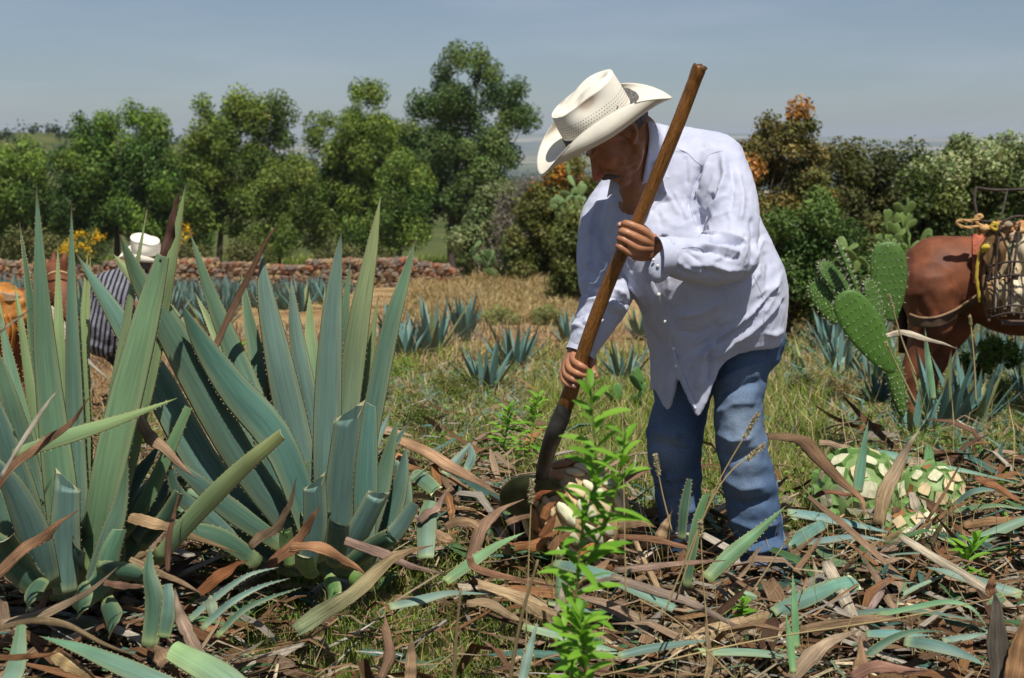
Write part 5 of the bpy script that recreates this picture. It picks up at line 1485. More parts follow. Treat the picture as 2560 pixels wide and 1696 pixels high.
     (T(fe, [(1520, 1200), (1640, 1140), (1780, 1080), (1880, 1030)]), (3.7, 3.8), 50, 'cut', 'blue-green cut leaf with toothed edge pointing up right', dict(tint=BLUE, tint2=(.13, .28, .2), tip=.6, face=(0, -.8, .7))),
     (T(fe, [(1630, 1540), (1610, 1350), (1585, 1200)]), (3.1, 3.15), 22, 'cut', 'narrow green leaf blade standing at the bottom right of centre', dict(tint=(.14, .3, .12), face=(0, -1, .1))),
     (T(fe, [(1650, 1400), (1640, 1180), (1625, 970)]), (3.2, 3.25), 24, 'cut', 'tall folded green leaf blade standing at the lower right', dict(tint=(.13, .3, .13), face=(.3, -1, .1))),
     (T(fe, [(1140, 1570), (1160, 1450), (1130, 1230)]), (3.05, 3.1), 24, 'dead', 'pale dead stem standing at the bottom centre-right', dict(tint=(.46, .36, .24), cup=.28)),
     (T(fe, [(590, 960), (720, 1010), (560, 1010), (370, 1100)][1:]), (3.6, 3.55), 16, 'dead', 'short grey twig of leaf in front of the weed', dict(tint=(.34, .30, .25))),
     # right (crop fd)
     (T(fd, [(240, 205), (380, 200), (480, 215), (560, 300), (680, 440), (800, 560), (810, 670)]), (4.9, 4.5), 44, 'dead', 'long bent dead leaf arching over the white agave heart', dict(tint=(.18, .13, .09), tint2=(.36, .22, .15), cup=.3)),
     (T(fd, [(560, 235), (700, 265), (800, 295)]), (5.4, 5.4), 24, 'dead', 'grey-pink dead leaf lying behind the large agave heart', dict(tint=(.40, .30, .24))),
     (T(fd, [(790, 290), (950, 300), (1180, 360), (1400, 400), (1720, 480)]), (5.45, 5.3), 36, 'cut', 'long blue-green leaf lying behind the agave hearts', dict(tint=(.14, .27, .2), face=(0, -.5, 1))),
     (T(fd, [(780, 520), (800, 360), (835, 115)]), (4.75, 4.8), 34, 'cut', 'sharp upright green leaf standing on the large agave heart', dict(tint=(.12, .26, .17), face=(.2, -1, .1))),
     (T(fd, [(895, 700), (930, 520), (1000, 380), (1060, 260), (1125, 160)]), (4.6, 4.75), 44, 'dead', 'upright weathered dead leaf leaning right over the agave hearts', dict(tint=(.46, .33, .22), tint2=(.44, .40, .34), cup=.3, rag=.2)),
     (T(fd, [(530, 545), (600, 515), (720, 530), (880, 560)]), (4.75, 4.75), 18, 'dead', 'thin red-brown dead strip across the large agave heart', dict(tint=(.32, .17, .12))),
     (T(fd, [(1060, 350), (1180, 340)]), (5.3, 5.3), 36, 'dead', 'grey fan-shaped fibrous leaf base behind the agave hearts', dict(tint=(.42, .36, .29), rag=.4)),
     (T(fd, [(1310, 590), (1420, 510), (1560, 500), (1720, 530)]), (4.9, 4.8), 30, 'cut', 'curved green leaf starting at the brown agave heart, upper', dict(tint=BLUE, face=(0, -.4, 1))),
     (T(fd, [(1310, 620), (1430, 600), (1570, 590), (1720, 620)]), (4.8, 4.7), 28, 'cut', 'curved green leaf starting at the brown agave heart, lower', dict(tint=GRN, face=(0, -.4, 1))),
     (T(fd, [(1450, 430), (1560, 480), (1720, 590)]), (4.7, 4.5), 36, 'dead', 'rust-brown curled dead leaf at the right edge', dict(tint=(.34, .17, .10))),
     (T(fd, [(1370, 700), (1500, 680), (1620, 680), (1760, 700)]), (4.6, 4.5), 34, 'dead', 'orange-brown serrated dead leaf at the right edge', dict(tint=(.44, .28, .17))),
     (T(fd, [(1160, 690), (1260, 530), (1390, 290)]), (4.5, 4.55), 12, 'dead', 'thin brown dead leaf leaning right of the hearts', dict(tint=(.30, .19, .13))),
     (T(fd, [(1070, 1000), (1160, 860), (1230, 730), (1300, 600)]), (4.35, 4.45), 22, 'dead', 'dark grey-green dry stalk leaning right over the front heart', dict(tint=(.15, .14, .09), cup=.28)),
     (T(fd, [(500, 540), (680, 690), (880, 870), (1080, 1040), (1200, 1130), (1400, 1260)]), (4.4, 3.9), 26, 'dead', 'long thin dead leaf crossing diagonally from the large heart to the lower right', dict(tint=(.34, .24, .18), cup=.28)),
     (T(fd, [(1080, 520), (1110, 620), (1160, 700)]), (4.7, 4.6), 26, 'dead', 'grey dead leaf plate between the two right hearts', dict(tint=(.48, .44, .40), cup=.15)),
     (T(fd, [(980, 600), (1050, 650), (1120, 690)]), (4.7, 4.6), 34, 'dead', 'dark brown dead leaf under the brown agave heart', dict(tint=(.20, .13, .09))),
     (T(fd, [(380, 625), (560, 650), (780, 700), (1010, 760)]), (4.65, 4.6), 40, 'cut', 'blue leaf lying from the jeans hem to the front heart', dict(tint=(.13, .25, .23), face=(0, -.5, 1))),
     (T(fd, [(480, 800), (620, 780), (780, 765), (960, 800)]), (4.5, 4.45), 28, 'cut', 'blue leaf lying in front of the large heart, lower one', dict(tint=(.15, .25, .24), face=(0, -.5, 1))),
     (T(fd, [(380, 820), (480, 750), (590, 690)]), (4.5, 4.6), 42, 'cut', 'short cut leaf end beside the jeans hem', dict(tint=(.10, .2, .16), tip=.7)),
     (T(fd, [(560, 830), (620, 870), (660, 880)]), (4.4, 4.3), 40, 'cut', 'cut leaf stub with a pale round end, left one', dict(tint=GRN, tip=.9, facet=.8, teeth=False)),
     (T(fd, [(620, 900), (700, 930), (750, 950)]), (4.3, 4.2), 42, 'cut', 'cut leaf stub with a pale round end, right one', dict(tint=GRN, tip=.9, facet=.8, teeth=False)),
     (T(fd, [(300, 1200), (450, 1130), (620, 1060), (770, 1020)]), (3.75, 3.85), 56, 'cut', 'broad green-blue cut leaf with a square end at the right centre', dict(tint=BLUE, tint2=(.13, .28, .2), tip=.85, facet=.8, slant=.3, face=(0, -.8, .7))),
     (T(fd, [(1700, 1090), (1500, 1030), (1300, 970), (1150, 940)]), (3.9, 4.0), 42, 'cut', 'pale blue-green leaf tip at right below the front heart', dict(tint=PALEB, face=(0, -.6, .9))),
     (T(fd, [(570, 1050), (545, 970), (515, 870)]), (4.1, 4.15), 18, 'dead', 'small upright grey dead leaf below the jeans hem', dict(tint=(.50, .44, .38), cup=.28)),
     (T(fd, [(450, 1290), (700, 1240), (900, 1230), (1100, 1260)]), (3.5, 3.5), 36, 'dead', 'thick rounded brown dead leaf lying level at the lower right', dict(tint=(.32, .23, .16), cup=.28)),
     (T(fd, [(400, 1570), (520, 1430), (650, 1340), (800, 1290)]), (3.2, 3.4), 50, 'dead', 'grey dead leaf running down to the bottom right of centre', dict(tint=(.44, .35, .28), cup=.35)),
     (T(fd, [(780, 1600), (800, 1470), (790, 1330)]), (3.15, 3.25), 54, 'dead', 'rounded tan dead leaf plate at the bottom right', dict(tint=(.44, .30, .20), cup=.25)),
     (T(fd, [(740, 1560), (900, 1490), (1060, 1520), (1180, 1530)]), (3.1, 3.1), 44, 'dead', 'pink-brown dead leaf along the bottom right edge', dict(tint=(.40, .24, .20), cup=.35)),
     (T(fd, [(770, 1500), (900, 1380), (1080, 1300), (1300, 1310)]), (3.3, 3.4), 30, 'cut', 'dark arched green leaf at the lower right', dict(tint=DKG, face=(0, -.4, 1))),
     (T(fd, [(1040, 1350), (1200, 1370), (1380, 1430), (1500, 1500)]), (3.3, 3.2), 52, 'cut', 'broad blue-green leaf lying at the lower right', dict(tint=BLUE, face=(0, -.5, 1))),
     (T(fd, [(820, 1310), (1000, 1310), (1200, 1330)]), (3.45, 3.4), 36, 'cut', 'blue leaf lying behind the arched green one', dict(tint=(.12, .25, .22), face=(0, -.5, 1))),
     (T(fd, [(870, 1210), (1100, 1160), (1280, 1130), (1420, 1170), (1510, 1290)]), (3.6, 3.5), 30, 'cut', 'long arched green leaf curving down at the right', dict(tint=(.13, .27, .14), face=(0, -.3, 1))),
     (T(fd, [(1250, 1350), (1400, 1330), (1520, 1310)]), (3.4, 3.4), 26, 'cut', 'pale blue leaf tip behind the grey post-like leaf', dict(tint=PALEB, face=(0, -.5, 1))),
     (T(fd, [(1600, 1100), (1500, 1150), (1530, 1000)][:2]), (3.4, 3.4), 34, 'cut', 'short green leaf by the dark post-like leaf', dict(tint=GRN)),
     (T(fd, [(1570, 1620), (1565, 1400), (1560, 1200), (1545, 1080)]), (2.75, 2.85), 62, 'dead', 'dark grey post-like dead leaf at the bottom right corner', dict(tint=(.14, .13, .12), cup=.28)),
     (T(fd, [(1650, 1620), (1680, 1400), (1740, 1180)]), (2.7, 2.8), 60, 'dead', 'brown dead leaf at the right corner beside the dark one', dict(tint=(.28, .17, .10), cup=.28)),
     (T(fd, [(1550, 1130), (1530, 1050), (1545, 980)]), (3.5, 3.5), 36, 'dead', 'rust-red dead leaf end standing at the right', dict(tint=(.34, .19, .12))),
     (T(fd, [(700, 130 + 1000), (720, 1170), (740, 1120)][:2]), (3.9, 3.9), 24, 'dead', 'hollow tan stem end at the lower right', dict(tint=(.46, .36, .22), cup=.6)),
     (T(fd, [(830, 1200), (900, 1090), (950, 990)]), (3.75, 3.9), 30, 'dead', 'violet-grey dead leaf standing at the lower right centre', dict(tint=(.36, .28, .28), cup=.28)),
     (T(fd, [(1000, 1200), (930, 1080), (860, 960), (760, 820)]), (3.8, 4.1), 28, 'dead', 'tan and violet dead leaf crossing below the front heart', dict(tint=(.40, .29, .23), cup=.28)),
     # mid-ground
     ([(2215, 838), (2260, 828), (2330, 850), (2395, 872)], (5.7, 5.7), 24, 'dead', 'whitish curled dead leaf hanging beside the prickly pear', dict(tint=(.62, .58, .52), cup=.35)),
     ([(2335, 1000), (2325, 920), (2312, 820)], (6.0, 6.0), 18, 'cut', 'upright light green agave leaf before the mule\'s hind leg', dict(tint=(.16, .33, .17), face=(0, -1, .1))),
     ([(2010, 920), (1995, 880), (1985, 840)], (7, 7), 10, 'cut', 'slim yellow-green leaf blade behind the man\'s hip', dict(tint=(.38, .48, .2), face=(0, -1, .1))),
    ]
    for k, (pts, Ds, w, kind, lab, o) in enumerate(H):
        lay(pts, Ds, w, kind, lab, None, 2000 + k, **o)
hero_litter()

MARKS = [(165, 1480, 'the left agave foot'), (480, 1640, 'the broad pale leaf'), (800, 1420, 'the fan agave foot'), (1000, 1560, 'the foreground grass'), (1230, 1330, 'the arching leaf'),
         (1250, 1220, 'the hoe blade'), (1440, 1300, 'the half-cut heart'), (1460, 1600, 'the tall weed'), (1700, 1400, 'the left jeans leg'), (1930, 1400, 'the right jeans leg'), (2150, 1210, 'the large heart'),
         (2280, 1380, 'the small heart'), (2330, 1230, 'the brown heart'), (2500, 1600, 'the dark post-like leaf'), (2150, 1560, 'the rounded tan plate'), (2240, 1010, 'the prickly pear foot'), (2020, 1050, 'the dry dark weed'),
         (1060, 1100, 'the feathery olive weed'), (2480, 1050, 'the feathery right weed'), (1560, 1080, 'the hoe handle'), (2000, 1650, 'the bottom stalk'), (60, 1650, 'the corner leaf'), (1180, 1650, 'the pointed stub')]
def litter():
    """loose cut and dead leaves scattered over the ground: every one an object"""
    g = np.random.default_rng(55)
    protos = []
    for k in range(10):
        dead = k >= 5
        L = 1.0; b = g.normal() * .05
        path = [(-.5, 0, 0), (-.17, b * .6, .03), (.17, b, .05 * g.random()), (.5, b * .4, -.02)]
        col = [BLUE, PALEB, GRN, (.10, .20, .16), (.19, .3, .2), (.27, .17, .10), (.40, .30, .20), (.48, .37, .25), (.50, .46, .40), (.22, .12, .07)][k]
        V, F, c, u = leafgeo([np.array(p) for p in path], .105 if not dead else .09, (0, 0, 1), dead=dead, seed=70 + k, n=14, tint=col, cup=.2 if not dead else .14,
                             tip=[0, .5, 0, .7, 0, 0, .5, 0, 0, .4][k], teeth=False, twist=0 if not dead else g.normal() * .8, rag=.2 if dead else 0)
        protos.append(mesh('loose_leaf', V, F, M['dead' if dead else 'agave'], col=c, uv=u))
    n1 = 295
    px = np.concatenate([g.uniform(-250, 2810, 150), g.uniform(1250, 2810, 70), g.uniform(900, 2810, 75)])
    py = np.concatenate([g.uniform(1250, 1800, 150), g.uniform(1150, 1700, 70), g.uniform(940, 1200, 75)])
    p = G(px, py)
    for i in range(n1):
        x, y, z = p[i]
        if 560 < px[i] < 1380 and py[i] > 1440 and g.random() < .75: continue
        if y > 3.3 and 1520 < px[i] < 1800 and py[i] < 1300: continue
        k = int(g.integers(0, 10)) if g.random() > .25 else int(g.integers(5, 10))
        s = g.uniform(.22, .62) if y < 5.2 else g.uniform(.2, .5)
        dead = k >= 5
        o = link('dead_leaf' if dead else 'cut_leaf', protos[k])
        o.location = (x, y, z + g.uniform(.01, .10) * (1 if y < 5 else .5))
        tilt = g.normal() * .28
        a = g.normal() * .7 if g.random() < .75 else g.uniform(0, 6.28)
        o.rotation_euler = (g.normal() * .4 + .15, tilt, a)
        s *= 1.15; ys_ = g.uniform(.42, .85); o.scale = (s, s * ys_, s)
        mark = min(MARKS, key=lambda q_: math.hypot(q_[0] - px[i], (q_[1] - py[i]) * 1.3))
        side_ = ('left of ' if px[i] < mark[0] - 60 else 'right of ') if abs(px[i] - mark[0]) > abs(py[i] - mark[1]) else ('beyond ' if py[i] < mark[1] else 'in front of ')
        size_ = 'short' if s < .32 else ('long' if s > .5 else 'middling')
        hue = ['blue-green', 'pale blue', 'plain green', 'deep teal', 'grey-green', 'brown', 'rosy tan', 'tan', 'grey', 'rusty'][k]
        way = 'level' if abs(math.cos(a)) > .9 else ('slanting right' if math.sin(a) * math.cos(a) > 0 else 'slanting left')
        size_ += ' broad' if ys_ > .68 else (' narrow' if ys_ < .55 else '')
        tag(o, size_ + ' ' + hue + (' dried' if dead else ' cut') + ' leaf lying ' + way + ' ' + side_ + mark[2], 'leaf', ('dried' if dead else 'cut') + ' leaves lying loose in the litter')
    byl = {}
    for o in scene.objects:
        if o.get('group') in ('dried leaves lying loose in the litter', 'cut leaves lying loose in the litter'): byl.setdefault(o['label'], []).append(o)
    for lab_, os_ in byl.items():
        if len(os_) == 2:
            os_.sort(key=lambda o: o.location.x / o.location.y)
            os_[0]['label'] = lab_ + ', left one'; os_[1]['label'] = lab_ + ', right one'
        elif len(os_) == 3:
            os_.sort(key=lambda o: o.location.x / o.location.y)
            for o, w_ in zip(os_, ('leftmost one', 'middle one', 'rightmost one')): o['label'] = lab_ + ', ' + w_
    # finer shredded leaf litter under them: one mass
    parts_, cols, uvs = [], [], []
    m = 7600
    px = g.uniform(-300, 2860, m); py = 960 + (1830 - 960) * g.random(m) ** .75
    for k_, (cx_, cy_, sx_, sy_) in enumerate([(1120, 1300, 170, 90), (1500, 1440, 200, 60), (2300, 1500, 300, 120), (2450, 1260, 150, 60), (260, 1580, 260, 80), (1400, 1350, 120, 60), (1960, 1500, 250, 120)]):
        a_, b_ = k_ * 520, (k_ + 1) * 520
        px[a_:b_] = cx_ + g.normal(size=520) * sx_; py[a_:b_] = np.clip(cy_ + g.normal(size=520) * sy_, 1120, 1850)
    gr_ = (px > 620) & (px < 1340) & (py > 1450) & (g.random(m) < .7); px, py = px[~gr_], py[~gr_]; m = len(px)
    q = G(px, py)
    for i in range(m):
        s = g.uniform(.05, .30); a = g.normal() * .8 + (math.pi if g.random() < .5 else 0); w = s * g.uniform(.07, .2)
        d = np.array([math.cos(a), math.sin(a), g.normal() * .25]); sd = nrm(np.cross(d, [g.normal() * .4, g.normal() * .4, 1.0])); u = np.cross(sd, d)
        t = np.array([0, .35, .7, 1]); ww = np.array([.6, 1, .8, .2]) * w / 2; lift = np.array([0, .12, .1, 0]) * s * g.normal()
        c0 = q[i] + [0, 0, g.uniform(.005, .085)]
        cen = c0 + d * (t * s)[:, None] + u * lift[:, None]
        V = np.stack([cen - sd * ww[:, None] + u * (ww * .5)[:, None], cen, cen + sd * ww[:, None] + u * (ww * .5)[:, None]], 1).reshape(-1, 3)
        parts_.append((V, grid_faces(4, 3, closed=False)))
        cc = [BRN, ROSE, (.20, .11, .06), (.14, .08, .05), GREY, (.40, .28, .18), (.10, .2, .16), (.12, .24, .1), (.30, .15, .07)][int(g.integers(0, 9))]
        cols.append(np.tile(np.array(cc) * g.uniform(.6, 1.2), (12, 1))); uvs.append(np.stack([np.tile([0, .5, 1], 4), np.repeat(t * s * 4, 3)], -1) + g.random(2) * 9)
    V, F = join(parts_)
    stuff('shredded_leaf_litter', V, F, M['dead'], 'brown shredded leaf litter covering the soil', 'litter', col=np.concatenate(cols), uv=np.concatenate(uvs))
litter()
# ================================================================== cloth and skin materials
def shirt_mat():
    m, n, l, out = nt('lavender_shirt_cotton')
    t = tex_noise(n, l, 14, 6, .6)
    r = ramp(n, l, t.outputs['Fac'], [(.3, (.455, .48, .60)), (.7, (.555, .575, .69))])
    b = principled(n, l, out, .85, .15)
    b.inputs['Sheen Weight'].default_value = .15
    l.new(r.outputs['Color'], b.inputs['Base Color'])
    w = n.new('ShaderNodeTexWave'); w.inputs['Scale'].default_value = 500; w.inputs['Distortion'].default_value = 2
    tc = n.new('ShaderNodeTexCoord'); l.new(tc.outputs['Object'], w.inputs['Vector'])
    t2 = tex_noise(n, l, 26, 7, .65, stretch=(1, 1, .55))
    n1 = bump(n, l, t2.outputs['Fac'], b, .35, .006)
    bump(n, l, w.outputs['Fac'], b, .08, .0006, base=n1)
    return m
def denim_mat():
    m, n, l, out = nt('worn_blue_denim')
    at = n.new('ShaderNodeAttribute'); at.attribute_name = 'Col'
    t = tex_noise(n, l, 420, 3, .7)
    r = ramp(n, l, t.outputs['Fac'], [(.35, .62), (.65, 1.45)])
    t3 = tex_noise(n, l, 7, 5, .6)
    r3 = ramp(n, l, t3.outputs['Fac'], [(.3, .75), (.7, 1.3)])
    c = mixc(n, l, at.outputs['Color'], r.outputs['Color'], .8, 'MULTIPLY')
    c = mixc(n, l, c, r3.outputs['Color'], .7, 'MULTIPLY')
    b = principled(n, l, out, .9, .1); l.new(c, b.inputs['Base Color'])
    t2 = tex_noise(n, l, 22, 6, .6)
    n1 = bump(n, l, t2.outputs['Fac'], b, .4, .008)
    bump(n, l, t.outputs['Fac'], b, .3, .001, base=n1)
    return m
def skin_mat():
    m, n, l, out = nt('sunburnt_skin')
    at = n.new('ShaderNodeAttribute'); at.attribute_name = 'Col'
    t = tex_noise(n, l, 30, 6, .65); r = ramp(n, l, t.outputs['Fac'], [(.3, (.72, .66, .62)), (.7, (1.22, 1.2, 1.2))])
    c = mixc(n, l, at.outputs['Color'], r.outputs['Color'], .7, 'MULTIPLY')
    b = principled(n, l, out, .42, .45); l.new(c, b.inputs['Base Color'])
    b.inputs['Subsurface Weight'].default_value = .08
    b.inputs['Subsurface Radius'].default_value = (.01, .004, .002)
    t2 = tex_noise(n, l, 120, 5, .6)
    bump(n, l, t2.outputs['Fac'], b, .35, .0015)
    return m
def straw_mat():
    m, n, l, out = nt('cream_straw_hat')
    at = n.new('ShaderNodeAttribute'); at.attribute_name = 'Col'
    t = tex_noise(n, l, 18, 5, .6); r = ramp(n, l, t.outputs['Fac'], [(.3, .88), (.7, 1.08)])
    c = mixc(n, l, at.outputs['Color'], r.outputs['Color'], .8, 'MULTIPLY')
    uv = n.new('ShaderNodeUVMap')
    mp = n.new('ShaderNodeMapping'); mp.inputs['Scale'].default_value = (64, 90, 1); l.new(uv.outputs[0], mp.inputs[0])
    b = principled(n, l, out, .6, .3); l.new(c, b.inputs['Base Color'])
    ck = n.new('ShaderNodeTexChecker'); ck.inputs['Scale'].default_value = 4; l.new(mp.outputs[0], ck.inputs['Vector'])
    bump(n, l, ck.outputs['Fac'], b, .12, .0005)
    return m
M['shirt'] = shirt_mat(); M['denim'] = denim_mat(); M['skin'] = skin_mat(); M['straw'] = straw_mat()
M['button'] = _const('pearl_button', (.72, .72, .68), .25, .5, bs=0)
M['seam'] = _const('shirt_seam_thread', (.36, .37, .50), .9, .1, bs=0)
M['band'] = _const('dark_hat_band', (.035, .038, .045), .6, .3)
M['hair'] = _const('grey_black_hair', (.11, .10, .095), .6, .3, 160, .7, .9, .004, (1, 1, .2))
M['boot'] = _const('brown_boot_leather', (.10, .055, .03), .6, .3)
M['hidehole'] = _const('hat_vent_hole', (.03, .028, .022), .9, .1, bs=0)
M['nail'] = _const('finger_nail', (.62, .42, .36), .3, .5, bs=0)
SK = np.array((.38, .175, .088))

def sculpt(V, F, strokes, ampscale=1.0, maskcam=True):
    """push the surface along its normal under a list of crease strokes (photo pixels): (polyline, width px, amp m, skew)"""
    N = vnormals(V, F)
    px, py = proj(V)
    view = nrm(V - CAMV)
    k = sst(-(N * view).sum(1), 0.0, .35) if maskcam else 1.0
    disp = np.zeros(len(V))
    for s in strokes:
        pl, w, a = s[0], s[1], s[2]; skew = s[3] if len(s) > 3 else 0
        d, sd, par = polydist(px, py, pl)
        ww = w * (1 - skew * sd * .6)
        e = sst(par, 0, .14) * (1 - sst(par, .86, 1.0))
        disp += a * np.exp(-(np.abs(d) / ww) ** 1.35) * (.15 + .85 * e)
    return V + N * (disp * k * ampscale)[:, None]

def rnoise(V, s, amp, seed=0, stretch=(1, 1, 1)):
    st = np.array(stretch) * s
    q = V * st
    return np.array([noise.noise(Vector((a + seed, b, c))) for a, b, c in q]) * amp

# ================================================================== the man
def hat_geo(C, Fv, Uv, a=.098, b=.080, ra=.205, rb=.185, curl=.085, H=.125, seed=0, dip=.03):
    """C: centre of the crown base; Fv forward; Uv up. Local x forward, y to the left, z up."""
    Fv = nrm(np.asarray(Fv, float)); Uv = np.asarray(Uv, float); Uv = nrm(Uv - Fv * Uv.dot(Fv)); Lv = np.cross(Uv, Fv)
    tow = lambda L: C + L[:, :1] * Fv + L[:, 1:2] * Lv + L[:, 2:3] * Uv
    m = 128
    th = np.linspace(0, 2 * math.pi, m, endpoint=False)
    ct, st = np.cos(th), np.sin(th)
    # brim
    ts = np.linspace(0, 1, 22)
    rings = []
    for t in ts:
        r_a = a + (ra - a) * t; r_b = b + (rb - b) * t
        x = r_a * ct; y = r_b * st
        side = np.abs(st) ** 1.6
        z = curl * side * t ** 1.9 - dip * (np.abs(ct) ** 3) * t ** 1.3
        y = y * (1 - .42 * side * t ** 2.2)
        z = z + .003 * np.sin(3 * th + 1) * t
        rings.append(np.stack([x, y, z], -1))
    top = np.array(rings)
    thick = .0035
    rim = top[-1] * [1.006, 1.006, 1] + [0, 0, -thick / 2]
    bot = top[::-1] - [0, 0, thick]
    allr = np.concatenate([top, rim[None], bot])
    nr = len(allr)
    bV = tow(allr.reshape(-1, 3)); bF = grid_faces(nr, m)
    bcol = np.tile((.80, .745, .62), (len(bV), 1))
    rr = np.concatenate([ts, [1], ts[::-1]])
    edge = np.repeat(rr, m)
    bcol = bcol * (1 - .22 * (edge > .975))[:, None]
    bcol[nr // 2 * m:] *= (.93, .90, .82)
    uvb = np.stack([np.tile(th / 6.283, nr), np.repeat(rr, m) * .3], -1)
    # crown
    rings = []; uv = []
    S = np.linspace(0, 1, 34)
    for s in S:      # wall
        z = H * s
        k = 1 - .06 * s ** 1.1 + .02 * math.sin(s * 3.1)
        rings.append(np.stack([a * k * ct * (1 + .03 * s), b * k * .98 * st, np.full(m, z)], -1)); uv.append(s)
    wall_a, wall_b = a * .94 * 1.03, b * .94 * .98
    for s in np.linspace(.04, 1, 30):     # rounded top edge and dented top
        q = 1 - s
        k = math.sin(min(1, q * 1.0) * math.pi / 2) ** .9 if q < 1 else 1
        x = wall_a * k * ct; y = wall_b * k * st
        z = H + .020 * (1 - k ** 3.0)
        u_, v_ = x / wall_a, y / wall_b
        dent = .030 * np.exp(-(v_ / .28) ** 2) * sst(1 - np.abs(u_), .02, .5)
        pinch = .020 * np.exp(-((np.abs(v_) - .62) / .24) ** 2 - ((u_ - .42) / .42) ** 2)
        fr = .016 * np.clip(u_, 0, 1)
        rings.append(np.stack([x, y, z - dent - pinch - fr * (1 - k * .5)], -1)); uv.append(1 + s)
    cr = np.array(rings)
    # side dents in the crown wall (thumb pinches)
    u_ = cr[..., 0] / a; v_ = cr[..., 1] / b; h = cr[..., 2] / H
    pin = .021 * np.exp(-((u_ - .10) / .48) ** 2 - ((h - .92) / .26) ** 2) * np.sign(v_) * sst(np.abs(v_), .2, .6)
    cr[..., 1] -= pin
    cr[..., 2] -= .014 * np.clip(u_, -1, 1) * np.clip(h, 0, 1) ** 2
    cV = tow(cr.reshape(-1, 3)); cF = grid_faces(len(cr), m)
    ccol = np.tile((.83, .78, .66), (len(cV), 1))
    hh = np.repeat(np.array(uv), m); tt = np.tile(th, len(cr))
    g = np.random.default_rng(seed)
    st_ = np.exp(-((hh - 1.22) / .12) ** 2 - ((tt - .9) / .35) ** 2)       # rubbed dirty spot on the crown
    stn = np.exp(-((hh - .93) / .13) ** 2 - ((np.abs(tt - 1.52)) / .22) ** 2)
    ccol = ccol * (1 - np.array((.38, .45, .52)) * np.clip(np.maximum(stn, 0) * 2.0, 0, 1)[:, None])
    uvc = np.stack([tt / 6.283, hh * .3], -1)
    # vent holes: rows of little dark discs round the crown
    holes = []
    for r_, hz in enumerate((.36, .43, .50, .57, .64)):
        nn = 78
        for i in range(nn):
            ang = (i + (r_ % 2) * .5) / nn * 2 * math.pi
            z = hz; k = 1 - .06 * z ** 1.1 + .02 * math.sin(z * 3.1)
            x = a * k * math.cos(ang) * (1 + .03 * z); y = b * k * .98 * math.sin(ang)
            uu = x / a; vv = y / b
            y -= .021 * math.exp(-((uu - .10) / .48) ** 2 - ((z - .92) / .26) ** 2) * np.sign(vv) * float(sst(np.array(abs(vv)), .2, .6))
            zz = H * z - .014 * uu * z ** 2
            nx = np.array([math.cos(ang) / a, math.sin(ang) / b, .9]); nx = nx / np.linalg.norm(nx)
            tx = np.cross(nx, [0, 0, 1]); tx /= np.linalg.norm(tx); ty = np.cross(nx, tx)
            c0 = np.array([x, y, zz]) + nx * .0006
            holes.append(np.array([c0 + tx * .0014, c0 + ty * .0018, c0 - tx * .0014, c0 - ty * .0018]))
    hV = tow(np.concatenate(holes)); hF = np.arange(len(hV)).reshape(-1, 4)
    # band
    rings = []
    for z, e in ((.000, .0018), (.004, .0040), (.022, .0040), (.026, .0018)):
        zz = z / H; k = 1 - .06 * zz + .02 * math.sin(zz * 3.1)
        rings.append(np.stack([(a * k + e) * ct, (b * k * .98 + e) * st, np.full(m, z + .004)], -1))
    dV = tow(np.array(rings).reshape(-1, 3)); dF = grid_faces(4, m)
    return (bV, bF, bcol, uvb), (cV, cF, ccol, uvc), (hV, hF), (dV, dF), (C, Fv, Lv, Uv, tow)

